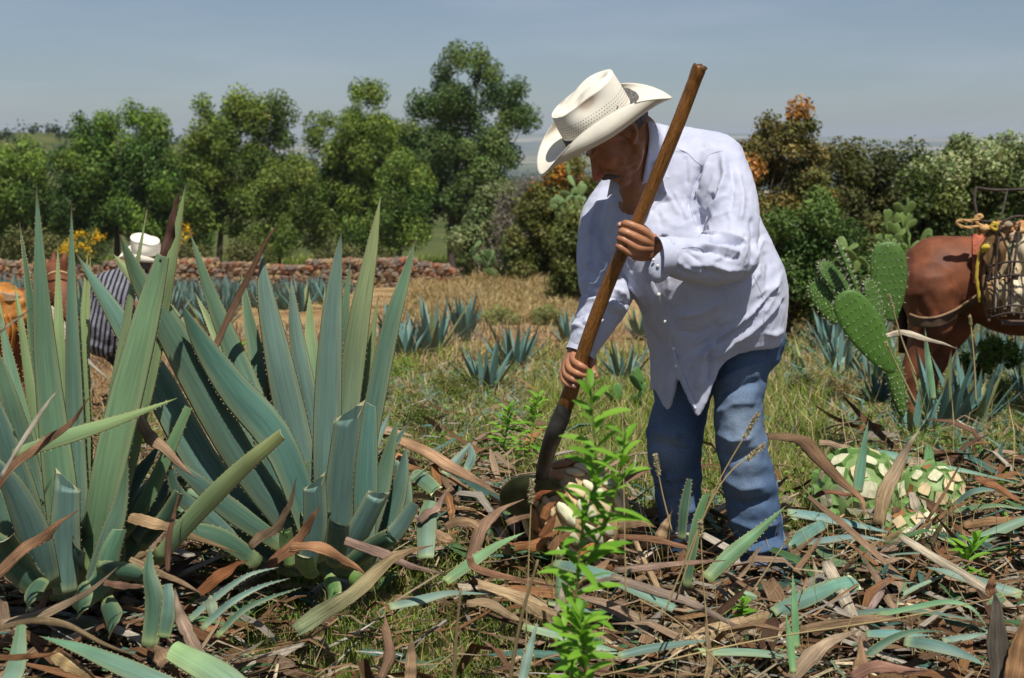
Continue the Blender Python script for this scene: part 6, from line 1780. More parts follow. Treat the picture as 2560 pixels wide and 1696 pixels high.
def worker():
    root = thing('person', 'man in cream straw hat, lavender shirt and blue jeans bending over a hoe', 'person', (*P(1800, 1440, 4.4)[:2], 0))
    c3 = lambda x, y: (1260 + x * .3826, 120 + y * .3826)
    c4 = lambda x, y: (1260 + x * .3826, 500 + y * .3826)
    # ---------------- skin: head, neck, chest, arms, hands
    HC = P(1557, 341, 4.05)
    ph = R(50)
    Fv = nrm(np.array([-math.cos(ph), -.06, -math.sin(ph)])); Uv = np.array([-math.sin(ph), -.10, math.cos(ph)])
    Uv = nrm(Uv - Fv * Uv.dot(Fv)); Lv = np.cross(Uv, Fv)
    s = 1.04
    hd = lambda x, y, z: HC + s * (x * Fv + y * Lv + z * Uv)
    HC = HC - Lv * .072 * s
    rot = np.array([Fv, Lv, Uv])
    E = lambda c, r, nu=18, nv=12: ellipsoid(hd(*c), np.array(r) * s, rot, nu, nv)
    Cap = lambda pts, rad: capsule([hd(*p) for p in pts], np.array(rad) * s, 10)
    head = [E((-.012, 0, .045), (.100, .077, .083)), E((.035, 0, -.015), (.066, .062, .085)), E((.030, 0, -.060), (.058, .055, .045)),
            E((.078, 0, -.092), (.024, .026, .020)), E((.055, .043, -.018), (.030, .020, .022)), E((.055, -.043, -.018), (.030, .020, .022)),
            E((.082, .024, .026), (.017, .026, .010)), E((.082, -.024, .026), (.017, .026, .010)),
            Cap([(.086, 0, .020), (.102, 0, .000), (.118, 0, -.020), (.126, 0, -.030)], (.010, .010, .012, .0135)),
            E((.112, .013, -.034), (.012, .009, .009)), E((.112, -.013, -.034), (.012, .009, .009)),
            E((.094, 0, -.062), (.014, .026, .0065)), E((.091, 0, -.073), (.014, .022, .0065)), E((.086, 0, -.050), (.020, .028, .012)),
            E((.070, .031, .004), (.017, .014, .012)), E((.070, -.031, .004), (.017, .014, .012)),
            Cap([(.06, .035, -.030), (.045, .045, -.055), (.02, .050, -.070)], (.016, .018, .018)),
            Cap([(-.02, .052, -.02), (-.005, .056, -.062), (.035, .046, -.085)], (.018, .015, .013)), Cap([(-.02, -.052, -.02), (-.005, -.056, -.062), (.035, -.046, -.085)], (.018, .015, .013))]
    # ears
    for sg in (1, -1):
        ear = [(-.004, .075, .020), (-.020, .090, .030), (-.036, .096, .022), (-.040, .096, .000), (-.028, .086, -.022), (-.006, .076, -.032)]
        head.append(Cap([(x, y * sg, z) for x, y, z in ear], (.007, .007, .0075, .0075, .007, .007)))
        head.append(E((-.018, .074 * sg, .002), (.018, .007, .026)))
    # neck and upper chest
    nb = P(1645, 432, 4.37)
    neck0 = hd(-.045, 0, -.035)
    head.append(capsule([neck0, (neck0 + nb) / 2, nb], [.056, .054, .060], 20))
    head.append(capsule([hd(.0, 0, -.06), P(1590, 470, 4.18), P(1600, 540, 4.27)], [.045, .050, .07], 16))
    head.append(capsule([P(1575, 455, 4.16), P(1590, 520, 4.22)], [.018, .018], 10))
    head.append(capsule([P(1640, 500, 4.36), P(1750, 650, 4.40), P(1790, 800, 4.42)], [.12, .12, .12], 18))
    hV, hF = fuse(head, .0042, 5, .6)
    # eye sockets and cheek creases
    loc = (hV - HC) @ rot.T / s
    N = vnormals(hV, hF)
    for sg in (1, -1):
        d = np.sqrt(((loc[:, 0] - .092) / .03) ** 2 + ((loc[:, 1] - sg * .020) / .012) ** 2 + ((loc[:, 2] - .010) / .010) ** 2)
        hV -= N * (.006 * np.exp(-d ** 2))[:, None]
        for (x0, z0, x1, z1, w_, am) in ((.102, -.030, .070, -.075, .0045, -.0032), (.070, -.010, .040, -.060, .005, -.0022), (.035, -.020, .020, -.075, .006, -.0028), (.076, -.004, .060, -.012, .003, -.0018), (.050, .010, .040, -.004, .003, -.0014), (-.02, -.05, .01, -.1, .006, -.002)):
            dd, sd_, par = polydist(loc[:, 0], loc[:, 2], [(x0, z0), (x1, z1)])
            m = (np.sign(loc[:, 1]) == sg) & (np.abs(loc[:, 1]) > .012)
            hV += N * (am * np.exp(-(dd / w_) ** 2) * m)[:, None]
    for sx in (-1, 1):
        dd = np.abs(loc[:, 2] + .0675) / .0022
        hV -= N * (.0015 * np.exp(-dd ** 2) * (loc[:, 0] > .07) * (np.abs(loc[:, 1]) < .024))[:, None]
    hcol = np.tile(SK, (len(hV), 1))
    red = np.exp(-((loc[:, 0] - .12) / .02) ** 2 - ((loc[:, 2] + .03) / .03) ** 2) + .5 * np.exp(-((loc[:, 0] - .06) / .03) ** 2 - ((loc[:, 2] + .02) / .03) ** 2)
    hcol = hcol * (1 + np.array((.18, -.12, -.1)) * red[:, None])
    stub = sst(-loc[:, 2], .04, .08) * sst(loc[:, 0], .0, .05)
    hcol = hcol * (1 - .18 * stub)[:, None]
    # ---------------- arms with hands
    def hand(segs, extra, vox=.0022):
        pcs = [capsule([P(*p[:2], p[2]) for p in pts], rad, 12) for pts, rad in segs] + extra
        return fuse(pcs, vox, 3, .5)
    ka = lambda x, y: (1480 + x * .1403, 500 + y * .1403)
    A = lambda x, y, D: (*ka(x, y), D)
    u = .01
    segs = [
        # index, middle, ring, little: knuckle, proximal joint, then round behind the handle
        ([A(1120, 800, 3.985), A(955, 585, 3.952), A(780, 480, 3.940), A(600, 425, 3.948), A(590, 470, 3.982), A(700, 500, 4.006)], [.016, .0138, .0108, .0116, .0095, .0085]),
        ([A(1120, 800, 3.985), A(880, 715, 3.948), A(700, 620, 3.938), A(545, 565, 3.948), A(535, 600, 3.982), A(640, 640, 4.004)], [.017, .0138, .0106, .0114, .0096, .0085]),
        ([A(1110, 850, 3.985), A(815, 850, 3.950), A(650, 760, 3.942), A(512, 690, 3.950), A(505, 730, 3.982), A(600, 770, 4.002)], [.018, .0134, .0102, .0110, .0092, .0082]),
        ([A(1090, 900, 3.985), A(730, 955, 3.958), A(590, 895, 3.948), A(480, 825, 3.954), A(480, 860, 3.982), A(570, 890, 4.0)], [.018, .0125, .0096, .0102, .0086, .0076]),
        ([A(1120, 790, 4.0), A(900, 520, 4.018), A(700, 440, 4.014), A(560, 440, 4.0), A(495, 450, 3.990)], [.017, .014, .0115, .0100, .0088]),
        ([A(1200, 840, 3.992), A(960, 760, 3.985), A(800, 780, 3.99)], [.024, .022, .016]),
        ([A(1180, 880, 3.992), A(960, 980, 3.985), A(780, 990, 3.985)], [.024, .019, .015]),
        ([A(1060, 720, 3.99), A(930, 880, 3.985)], [.021, .021]),
        ([A(1150, 800, 3.992), A(1290, 850, 3.985), A(1500, 950, 3.968)], [.026, .027, .028]),
    ]
    lh, lhF = hand(segs, [])
    kb = lambda x, y: (1340 + x * .1275, 820 + y * .1275)
    B = lambda x, y, D: (*kb(x, y), D)
    segs = [
        ([B(860, 380, 4.150), B(740, 580, 4.118), B(790, 690, 4.082), B(900, 760, 4.070), B(985, 815, 4.082)], [.017, .0128, .0118, .0105, .0090]),
        ([B(820, 390, 4.150), B(660, 640, 4.128), B(665, 800, 4.096), B(800, 890, 4.072), B(940, 925, 4.080)], [.017, .0128, .0115, .0105, .0090]),
        ([B(780, 400, 4.150), B(600, 690, 4.138), B(590, 900, 4.108), B(700, 1000, 4.080), B(850, 1060, 4.082)], [.017, .0122, .0110, .0100, .0086]),
        ([B(740, 420, 4.152), B(565, 740, 4.145), B(530, 960, 4.120), B(600, 1090, 4.095), B(750, 1150, 4.085)], [.016, .0112, .0098, .0090, .0076]),
        ([B(960, 400, 4.160), B(1080, 560, 4.155), B(1095, 720, 4.145), B(1100, 830, 4.138), B(1165, 940, 4.128)], [.019, .0155, .0135, .0122, .0098]),
        ([B(860, 360, 4.155), B(760, 560, 4.145)], [.026, .021]), ([B(860, 400, 4.16), B(880, 620, 4.158)], [.026, .022]), ([B(900, 380, 4.16), B(1020, 520, 4.162)], [.024, .019]),
        ([B(860, 360, 4.155), B(890, 200, 4.155), B(950, 0, 4.16)], [.028, .028, .026]),
    ]
    rh, rhF = hand(segs, [])
    def skincol(V, k):
        c = np.tile(SK * k, (len(V), 1)); return c
    hid_r = [capsule([P(1463, 850, 4.165), P(1510, 745, 4.26), P(1525, 560, 4.44), P(1620, 480, 4.44)], [.026, .03, .03, .04], 12)]
    hid_l = [capsule([P(1680, 648, 3.965), P(1825, 640, 4.07), P(1805, 480, 4.22), P(1720, 440, 4.36)], [.024, .03, .03, .04], 12)]
    V, F = join([(hV, hF), (lh, lhF), (rh, rhF)] + [(a, b) for a, b in hid_r + hid_l])
    nh = sum(len(a) for a, b in hid_r + hid_l)
    col = np.vstack([hcol, skincol(lh, 1.12), skincol(rh, 1.15), np.tile(SK, (nh, 1))])
    # darken knuckle creases a little (skin colour itself)
    body = part('body', V, F, M['skin'], root, col=col)
    body['label'] = 'sunburnt face, neck and hands'
    # nails
    for (x, y, D, f, rx, ry, d) in [(1150, 905, 4.118, kb, .0062, .0085, (.5, -.7, -.4)), (735, 1135, 4.077, kb, .0045, .006, (.5, -.8, -.1)), (480, 440, 3.984, ka, .004, .006, (-.9, -.4, .1))]:
        q = P(*f(x, y), D); dn = nrm(np.array(d)); a_ = nrm(np.cross(dn, [0, 0, 1])); b_ = np.cross(dn, a_)
        V, F = ellipsoid(q, (rx, ry, .0022), np.array([a_, b_, dn]), 12, 8)
        part('nail', V, F, M['nail'], root)
    # moustache, hair, brows
    mo = [Cap([(.085, .040, -.070), (.099, .028, -.056), (.109, .012, -.047), (.112, 0, -.045), (.109, -.012, -.047), (.099, -.028, -.056), (.085, -.040, -.070)], (.003, .0062, .0080, .0080, .0080, .0062, .003))]
    mV, mF = fuse(mo, .0018, 2)
    mV = mV + rnoise(mV, 300, .0012)[:, None]
    part('moustache', mV, mF, M['hair'], root)['label'] = 'short greying moustache'
    for sg in (1, -1):
        V, F = Cap([(.094, .010 * sg, .028), (.090, .028 * sg, .032), (.078, .043 * sg, .026)], (.0018, .0028, .0018)); part('eyebrow', V, F, M['hair'], root)
    V, F = ellipsoid(hd(-.030, 0, .030), np.array((.094, .080, .082)) * s, rot, 40, 30)
    l2 = (V - HC) @ rot.T / s
    V = V + rnoise(V, 90, .004)[:, None]
    keep = lambda f: (l2[f][:, :, 0].max(1) < -.012 + .045 * (l2[f][:, :, 2].min(1) > .03)) & (l2[f][:, :, 2].min(1) > -.028)
    F = [f[keep(f)] for f in F]; F = [f for f in F if len(f)]
    part('hair', V, F, M['hair'], root)['label'] = 'short grey-black hair under the hat'

    # ---------------- hat
    tilt = R(31)
    hF_ = np.array([-math.cos(tilt), -.02, -math.sin(tilt)]); hU = np.array([-math.sin(tilt) * .9, -.30, math.cos(tilt)])
    hc = P(1503, 322, 4.02)
    br, cr, ho, ba, fr = hat_geo(hc, hF_, hU, a=.106, b=.088, ra=.212, rb=.20, curl=.066, H=.116, dip=.020)
    hat = part('straw_hat', cr[0], cr[1], M['straw'], root, col=cr[2], uv=cr[3]); hat['label'] = 'cream straw cowboy hat with curled brim'
    part('brim', br[0], br[1], M['straw'], hat, col=br[2], uv=br[3])
    o = part('vent_holes', ho[0], ho[1], M['hidehole'], hat, smooth=False); o['kind'] = 'stuff'
    part('hat_band', ba[0], ba[1], M['band'], hat)
    tow = fr[4]
    cd = tow(np.array([[-.02, .092, .03], [-.045, .094, .044], [-.062, .088, .062]])); V, F = tube(spline(cd, 8), .0014, 6); part('band_cord', V, F, M['band'], hat)

    # ---------------- shirt
    rows = [(318, 1640, 1712, 4.38, .05), (332, 1628, 1765, 4.37, .09), (352, 1620, 1800, 4.36, .12), (385, 1612, 1832, 4.345, .135), (430, 1585, 1853, 4.34, .15), (470, 1548, 1868, 4.34, .155), (500, 1512, 1878, 4.34, .16), (560, 1500, 1906, 4.33, .19),
            (620, 1510, 1938, 4.33, .215), (680, 1540, 1966, 4.33, .235), (730, 1574, 1971, 4.335, .24), (780, 1606, 1969, 4.345, .235), (830, 1612, 1964, 4.355, .225), (870, 1628, 1950, 4.365, .215)]
    m = 150
    th = np.linspace(0, 2 * math.pi, m, endpoint=False)
    rows = np.array(rows, float)
    yy = np.linspace(318, 870, 100)
    ri = [np.interp(yy, rows[:, 0], rows[:, i]) for i in range(1, 5)]
    for i in range(4):
        ri[i] = np.convolve(np.pad(ri[i], 3, mode='edge'), np.ones(7) / 7, 'valid')
    rings = []
    def ring(y, xl, xr, D, hd_):
        c, sn = np.cos(th), np.sin(th)
        e = .80
        x = (xl + xr) / 2 + (xr - xl) / 2 * np.sign(c) * np.abs(c) ** e
        dd = D - hd_ * np.sign(sn) * np.abs(sn) ** e
        return x, dd
    for i, y in enumerate(yy):
        x, dd = ring(y, ri[0][i], ri[1][i], ri[2][i], ri[3][i])
        rings.append(P(x, np.full(m, y), dd))
    # hem: lower edge as a function of the angle (front tails hang to points)
    x0, d0 = ring(870, ri[0][-1], ri[1][-1], ri[2][-1], ri[3][-1])
    hx = np.array([1600, 1634, 1641, 1652, 1667, 1680, 1690, 1703, 1722, 1744, 1758, 1773, 1782, 1790, 1812, 1845, 1880, 1915, 1950, 2000.])
    hy = np.array([975, 978, 990, 1012, 1034, 990, 938, 965, 1008, 1048, 1026, 994, 960, 936, 908, 888, 877, 871, 868, 868.])
    frontm = np.sin(th) > 0
    hemy = np.where(frontm, np.interp(x0, hx, hy), 905.0)
    for t in np.linspace(.08, 1, 26):
        yk = 870 + (hemy - 870) * t
        fl = 1 + .0 * t
        x = x0 + (x0 - 1790) * .0
        dd = d0 + np.where(frontm, .012 * t, 0)
        xx = np.where(frontm & (x0 < 1700), x0 + 6 * t * (1640 - x0) / 60 * 0, x0)
        rings.append(P(xx, yk, dd))
    last = rings[-1]; cenl = last.mean(0)
    inner = [last + (cenl - last) * k + np.array([0, 0, up]) for k, up in ((.10, .005), (.13, .05), (.15, .12))]
    rings += inner
    rings = np.array(rings)
    nr = len(rings)
    V = np.vstack([rings.reshape(-1, 3), rings[0].mean(0), rings[-1].mean(0)])
    j = np.arange(m); jn = (j + 1) % m
    F = [grid_faces(nr, m), np.stack([jn, j, np.full(m, nr * m)], -1), np.stack([(nr - 1) * m + j, (nr - 1) * m + jn, np.full(m, nr * m + 1)], -1)]
    torso = (V, F)
    # shoulders and sleeves
    def sleeve(pts, rad, n=26):
        p = spline([P(x, y, D) for x, y, D in pts], n)
        r = np.interp(np.linspace(0, len(pts) - 1, n), np.arange(len(pts)), rad)
        return tube(p, r, 28)
    sl_l = sleeve([(1740, 395, 4.33), (1796, 430, 4.25), (1826, 520, 4.16), (1826, 610, 4.08), (1800, 652, 4.02), (1745, 652, 3.985), (1690, 644, 3.965), (1655, 634, 3.955)],
                  [.075, .088, .083, .078, .072, .067, .056, .050])
    sl_r = sleeve([(1560, 500, 4.44), (1522, 530, 4.42), (1505, 610, 4.37), (1512, 700, 4.28), (1514, 745, 4.23), (1488, 800, 4.19), (1466, 848, 4.16), (1458, 872, 4.155)],
                  [.07, .078, .076, .082, .076, .062, .050, .046])
    yoke = [capsule([P(1690, 370, 4.40), P(1790, 405, 4.30)], [.07, .085], 20), capsule([P(1640, 420, 4.42), P(1540, 500, 4.45)], [.08, .075], 20)]
    elbow = [ellipsoid(P(1842, 640, 4.07), (.066, .075, .075)), ellipsoid(P(1545, 735, 4.26), (.048, .05, .055))]
    sV, sF = fuse([torso, sl_l, sl_r] + yoke + elbow, .0052, 6, .6)
    # sculpted creases, traced as real relief
    k3 = lambda pts: [c3(*p) for p in pts]
    k4 = lambda pts: [c4(*p) for p in pts]
    S = []
    def cr_(pts, w, a, sk=0): S.append((pts, w, a, sk))
    # shoulder seam gathers, upper arm folds
    cr_(k3([(1290, 760), (1240, 900), (1200, 1060)]), 6, -.009, .5)
    cr_(k3([(1330, 740), (1310, 860), (1250, 1010)]), 7, .010, .5)
    cr_(k3([(1420, 700), (1440, 840), (1400, 1010), (1310, 1100)]), 9, .016, .6)
    cr_(k3([(1370, 940), (1330, 1060), (1260, 1180)]), 10, -.012, -.4)
    cr_(k3([(1470, 700), (1500, 900), (1480, 1080)]), 8, -.008)
    cr_(k3([(1520, 800), (1560, 980), (1540, 1150)]), 9, .009)
    cr_(k3([(1180, 700), (1190, 800), (1200, 900)]), 5, -.006)
    cr_(k3([(1110, 930), (1160, 1040), (1210, 1130)]), 6, .006)
    cr_(k3([(1240, 1060), (1270, 1150), (1290, 1200)]), 9, -.011)
    # elbow folds
    cr_(k4([(1590, 280), (1480, 240), (1350, 235), (1250, 250)]), 7, .014, .5)
    cr_(k4([(1560, 300), (1450, 275), (1330, 275)]), 6, -.012)
    cr_(k4([(1550, 360), (1480, 330), (1380, 310), (1270, 300)]), 8, .011)
    cr_(k4([(1540, 400), (1450, 370), (1350, 340), (1200, 320)]), 7, -.008)
    cr_(k4([(1500, 470), (1350, 430), (1200, 430)]), 8, .007)
    cr_(k4([(1180, 330), (1250, 380), (1330, 480)]), 6, -.006)
    cr_(k4([(1060, 260), (1100, 340), (1120, 430)]), 5, -.006)
    cr_(k4([(1085, 255), (1130, 340), (1150, 440)]), 5, .006)
    # body folds
    cr_(k4([(1820, 470), (1720, 640), (1560, 780), (1400, 900), (1230, 1080)]), 10, .016, .5)
    cr_(k4([(1790, 560), (1640, 740), (1480, 870), (1330, 980)]), 9, -.013, -.3)
    cr_(k4([(1840, 620), (1700, 790), (1500, 930), (1350, 1060)]), 10, .012)
    cr_(k4([(1700, 330), (1740, 420), (1720, 600)]), 10, -.007)
    cr_(k4([(1620, 100), (1640, 250), (1620, 430)]), 9, -.009)
    cr_(k4([(1660, 90), (1720, 230), (1790, 380), (1830, 470)]), 8, .008)
    cr_(k4([(1380, 900), (1300, 1050), (1260, 1250)]), 9, .010)
    cr_(k4([(1330, 960), (1350, 1080), (1340, 1200)]), 8, -.012)
    cr_(k4([(1120, 760), (1280, 740), (1450, 650)]), 13, .010)
    cr_(k4([(1130, 860), (1260, 880), (1420, 800)]), 12, -.008)
    cr_(k4([(1700, 870), (1760, 880), (1830, 850)]), 7, .008)
    cr_(k4([(1640, 860), (1760, 740), (1840, 640)]), 8, -.009)
    cr_(k4([(1000, 560), (980, 700), (960, 880)]), 8, .007)
    cr_(k4([(950, 820), (1000, 920), (1040, 960)]), 8, -.007)
    cr_(k4([(780, 510), (850, 560), (920, 640)]), 8, .012)
    # right arm and chest left
    cr_(k4([(520, 410), (620, 480), (720, 590), (800, 640)]), 9, .014, .5)
    cr_(k4([(580, 450), (660, 530), (740, 600)]), 6, -.010)
    cr_(k4([(500, 520), (600, 560), (700, 640), (760, 740)]), 9, .012)
    cr_(k4([(480, 610), (600, 610), (720, 650), (830, 690)]), 7, -.011)
    cr_(k4([(470, 660), (600, 650), (720, 700), (800, 720)]), 8, .010)
    cr_(k4([(450, 780), (560, 740), (680, 780)]), 7, -.006)
    cr_(k4([(430, 840), (540, 800), (640, 830)]), 7, .006)
    cr_(k3([(690, 1010), (650, 1120), (640, 1300)]), 9, -.008)
    cr_(k3([(620, 980), (580, 1100), (560, 1250)]), 8, .007)
    cr_(k3([(740, 1030), (700, 1200), (720, 1350)]), 8, .006)
    cr_(k3([(960, 1080), (1020, 1010), (1110, 1000)]), 8, -.006)
    cr_(k3([(1000, 900), (1080, 980), (1150, 1100)]), 8, .006)
    g = np.random.default_rng(77)
    drapes = []
    # many fine cloth creases following the pull of the fabric: (centre px, spread, direction, length, count)
    for cx, cy, sx, sy, ang, ln, cnt in ((1880, 640, 60, 130, 105, 90, 12), (1800, 830, 90, 60, 150, 110, 14), (1700, 880, 60, 90, 115, 90, 9), (1650, 760, 30, 90, 95, 60, 6), (1810, 640, 50, 45, 175, 70, 9), (1740, 655, 45, 40, 8, 60, 7),
                                         (1800, 500, 50, 80, 110, 80, 12), (1690, 500, 50, 90, 75, 70, 9), (1500, 600, 30, 80, 85, 80, 8), (1510, 720, 45, 30, 30, 55, 9), (1470, 810, 30, 35, 10, 45, 8), (1570, 620, 40, 60, 100, 60, 6), (1740, 360, 60, 20, 10, 50, 5), (1900, 790, 45, 60, 140, 70, 9)):
        for q in range(cnt):
            x = cx + g.normal() * sx * .6; y = cy + g.normal() * sy * .6; a_ = R(ang + g.normal() * 16); l_ = ln * g.uniform(.5, 1.1)
            dx, dy = math.cos(a_) * l_ / 2, math.sin(a_) * l_ / 2; bnd = g.normal() * .12
            drapes.append(([(x - dx, y - dy), (x - dy * bnd, y + dx * bnd), (x + dx, y + dy)], g.uniform(4.5, 9), g.choice([-1, 1]) * g.uniform(.0015, .0042), g.uniform(-.4, .4)))
    sV = sculpt(sV, sF, [(a_, b_ * .78, c_, d_) for a_, b_, c_, d_ in S + drapes], 1.35)
    N = vnormals(sV, sF)
    sV = sV + N * (rnoise(sV, 7, .004, 3, (1, 1, .6)) + rnoise(sV, 20, .0012, 9, (1.2, 1.2, .5)) + rnoise(sV, 60, .0012, 5) + (np.maximum(0, .22 - np.abs(rnoise(sV, 6.5, 1.0, 21, (1, 1, .55)))) / .22) ** 2 * .003)[:, None]
    shirt = part('shirt', sV, sF, M['shirt'], root); shirt['label'] = 'loose pale lavender long-sleeved shirt, untucked'
    bv = bvh_of(sV, sF); bvb = bvh_of(hV, hF)
    def strip(name, pl, w0, w1, lift, n=40, mat='shirt', parent=shirt, th_=.0022):
        """thin cloth strip lying on the shirt along a traced line"""
        pl = np.asarray(pl, float)
        tt = np.linspace(0, 1, n); c = spline(pl, n)
        T = nrm(np.gradient(c, axis=0)); nn = np.stack([-T[:, 1], T[:, 0]], -1)
        V = []; last = None
        for i in range(n):
            w = w0 + (w1 - w0) * tt[i]
            row = []
            for sgn in np.linspace(-.5, .5, 5):
                q = c[i] + nn[i] * sgn * w
                h = hit(bv, q[0], q[1])
                if h is None:
                    h = (last if last is not None else P(q[0], q[1], 4.2), None)
                    row.append(np.array(h[0]) if not isinstance(h[0], tuple) else h[0]); continue
                p = h[0] + nrm(CAMV - h[0]) * lift * (1 if abs(sgn) < .45 else .1)
                last = p; row.append(p)
            V.append(row)
        V = np.array(V)
        # even out jumps
        V = V.reshape(n * 5, 3)
        return part(name, V, grid_faces(n, 5, closed=False), M[mat], parent)
    strip('placket', k4([(945, 540), (1000, 660), (1045, 820), (1085, 980), (1135, 1120), (1190, 1260), (1235, 1370)]), 24, 20, .0040)
    strip('placket', k3([(905, 1000), (900, 1120), (915, 1240)]), 16, 18, .004, 12)
    for pl in (k4([(958, 560), (1020, 740), (1068, 930), (1110, 1080), (1215, 1330)]),):
        pass
    for pl, w in [(k3([(1125, 655), (1200, 690), (1250, 740), (1300, 770)]), 1.6), (k3([(1300, 770), (1340, 700), (1430, 672)]), 1.6),
                  (k3([(1285, 800), (1240, 900), (1215, 1010), (1240, 1130)]), 1.6), (k4([(980, 560), (1050, 760), (1110, 950), (1160, 1110), (1255, 1330)]), 1.3),
                  (k4([(1140, 320), (1250, 310), (1330, 330)]), 1.4), (k4([(1560, 380), (1660, 560), (1700, 700), (1680, 940)]), 1.3)]:
        strip('seam', pl, w, w, .0012, 24, 'seam')
    for (x, y) in [c4(1012, 618), c4(1055, 797), c4(1107, 972), c4(1125, 1085)]:
        h = hit(bv, x, y)
        if h is not None:
            n_ = nrm(CAMV - h[0]); q = h[0] + n_ * .0055
            a_ = nrm(np.cross(n_, [0, 0, 1])); b_ = np.cross(n_, a_)
            V, F = ellipsoid(q, (.0055, .0055, .0018), np.array([a_, b_, n_]), 14, 8)
            part('button', V, F, M['button'], shirt)
    # collar: standing band folded over, two points
    def flap(name, inner, outer, din, dout, n=22, k=7, puff=.011):
        a_ = spline([P(*p, d) for p, d in zip(inner, din)], n); b_ = spline([P(*p, d) for p, d in zip(outer, dout)], n)
        f = np.linspace(0, 1, k)[None, :, None]
        top = a_[:, None] * (1 - f) + b_[:, None] * f
        fl_ = top.reshape(-1, 3).copy()
        for i_ in range(len(fl_)):
            q_ = proj(fl_[i_]); h_ = hit(bv, float(q_[0]), float(q_[1])); h2_ = hit(bvb, float(q_[0]), float(q_[1]))
            if inner[0][0] > 1600 and h2_ is not None and (h_ is None or h2_[0][1] < h_[0][1]): h_ = h2_
            if h_ is not None and h_[0][1] < fl_[i_][1] + .014: fl_[i_] = h_[0] + nrm(CAMV - h_[0]) * .014
        top = fl_.reshape(top.shape)
        top = top + (nrm(CAMV - top.reshape(-1, 3)).reshape(top.shape)) * (np.sin(f * math.pi) * puff)
        bot = top - nrm(CAMV - top.reshape(-1, 3)).reshape(top.shape) * .0035
        V = np.concatenate([top, bot[:, ::-1]], 1)
        V = V.reshape(-1, 3)
        part(name, V, [grid_faces(n, 2 * k)], M['shirt'], shirt)
    flap('collar', k3([(935, 475), (948, 560), (942, 660), (925, 760), (905, 880)]), k3([(1085, 512), (1060, 600), (1040, 690), (1060, 780), (1085, 850)]),
         (4.30, 4.235, 4.20, 4.18, 4.165), (4.28, 4.215, 4.185, 4.165, 4.150))
    flap('collar', k3([(905, 880), (930, 850), (960, 830)]), k3([(906, 890), (1000, 850), (1085, 850)]), (4.163, 4.158, 4.155), (4.160, 4.152, 4.148), 8, 4, .002)
    flap('collar', k3([(700, 838), (790, 858), (800, 930), (866, 990)]), k3([(672, 978), (712, 955), (755, 1002), (866, 1024)]),
         (4.20, 4.19, 4.185, 4.18), (4.215, 4.195, 4.175, 4.170), puff=.010)
    # cuffs
    def cuff(pts, rads, mouth):
        p = [P(x, y, D) for x, y, D in pts]
        path = spline(p, 8); r = np.interp(np.linspace(0, 1, 8), np.linspace(0, 1, len(rads)), rads)
        o_ = tube(path, r, 36, cap=False)
        i_ = tube(path[::-1], r[::-1] - .004, 36, cap=False)
        nO = len(o_[0])
        V = np.vstack([o_[0], i_[0]])
        jj = np.arange(36); jn_ = (jj + 1) % 36
        F = [o_[1][0], i_[1][0] + nO]
        # both tubes start with differently turned frames: close the gap with nearest rim pairs
        nr_ = 8 * 36
        return part('cuff', V, F, M['shirt'], shirt)
    cuff([(1690, 640, 3.962), (1665, 641, 3.950), (1642, 642, 3.942)], [.052, .053, .056], None)
    cuff([(1468, 840, 4.163), (1458, 868, 4.157), (1450, 886, 4.150)], [.047, .046, .046], None)
    # hanging cuff flap with two buttons under the upper hand
    fl = [(945, 450), (975, 385), (1040, 330), (1085, 370), (1095, 440), (1060, 520), (990, 545), (950, 500)]
    cpx = c4(1018, 440); ctr = P(*cpx, 3.915)
    ringp = spline([P(*c4(*p), 3.922) for p in fl + fl[:1]], 33)[:-1]
    V = np.vstack([ringp, ringp * .5 + ctr * .5 + [0, -.004, 0], ctr[None], ringp + [0, .004, 0]])
    mm = 32; jj = np.arange(mm); jn_ = (jj + 1) % mm
    F = [np.stack([jj, jn_, mm + jn_, mm + jj], -1), np.stack([mm + jj, mm + jn_, np.full(mm, 2 * mm)], -1), np.stack([jn_, jj, 2 * mm + 1 + jj, 2 * mm + 1 + jn_], -1)]
    part('cuff', V, F, M['shirt'], shirt)['label'] = 'unfolded cuff end with two buttons'
    for x, y in ((978, 393), (1005, 432)):
        q = P(*c4(x, y), 3.911); V, F = ellipsoid(q, (.0048, .0025, .0048)); part('button', V, F, M['button'], shirt)

    # ---------------- jeans
    def leg(rows_, n=60, m=40, e=.92):
        r = np.array(rows_, float); y_ = np.linspace(r[0, 0], r[-1, 0], n)
        xl, xr, D, h_ = [np.interp(y_, r[:, 0], r[:, i]) for i in range(1, 5)]
        t_ = np.linspace(0, 2 * math.pi, m, endpoint=False); c, sn = np.cos(t_), np.sin(t_)
        R_ = []
        for i in range(n):
            x = (xl[i] + xr[i]) / 2 + (xr[i] - xl[i]) / 2 * np.sign(c) * np.abs(c) ** e; dd = D[i] - h_[i] * np.sign(sn) * np.abs(sn) ** e
            R_.append(P(x, np.full(m, y_[i]), dd))
        R_ = np.array(R_); nr = n
        V = np.vstack([R_.reshape(-1, 3), R_[0].mean(0), R_[-1].mean(0)])
        j = np.arange(m); jn = (j + 1) % m
        return V, [grid_faces(nr, m), np.stack([jn, j, np.full(m, nr * m)], -1), np.stack([(nr - 1) * m + j, (nr - 1) * m + jn, np.full(m, nr * m + 1)], -1)]
    legR = leg([(820, 1790, 1938, 4.37, .11), (870, 1780, 1938, 4.36, .12), (921, 1776, 1928, 4.345, .118), (960, 1780, 1916, 4.335, .112), (1000, 1783, 1908, 4.325, .105), (1071, 1786, 1909, 4.315, .095), (1130, 1792, 1924, 4.32, .09), (1191, 1802, 1938, 4.335, .088),
                (1249, 1812, 1948, 4.35, .085), (1300, 1822, 1957, 4.37, .083), (1355, 1836, 1967, 4.385, .082), (1400, 1846, 1976, 4.39, .085), (1450, 1846, 1982, 4.39, .092)])
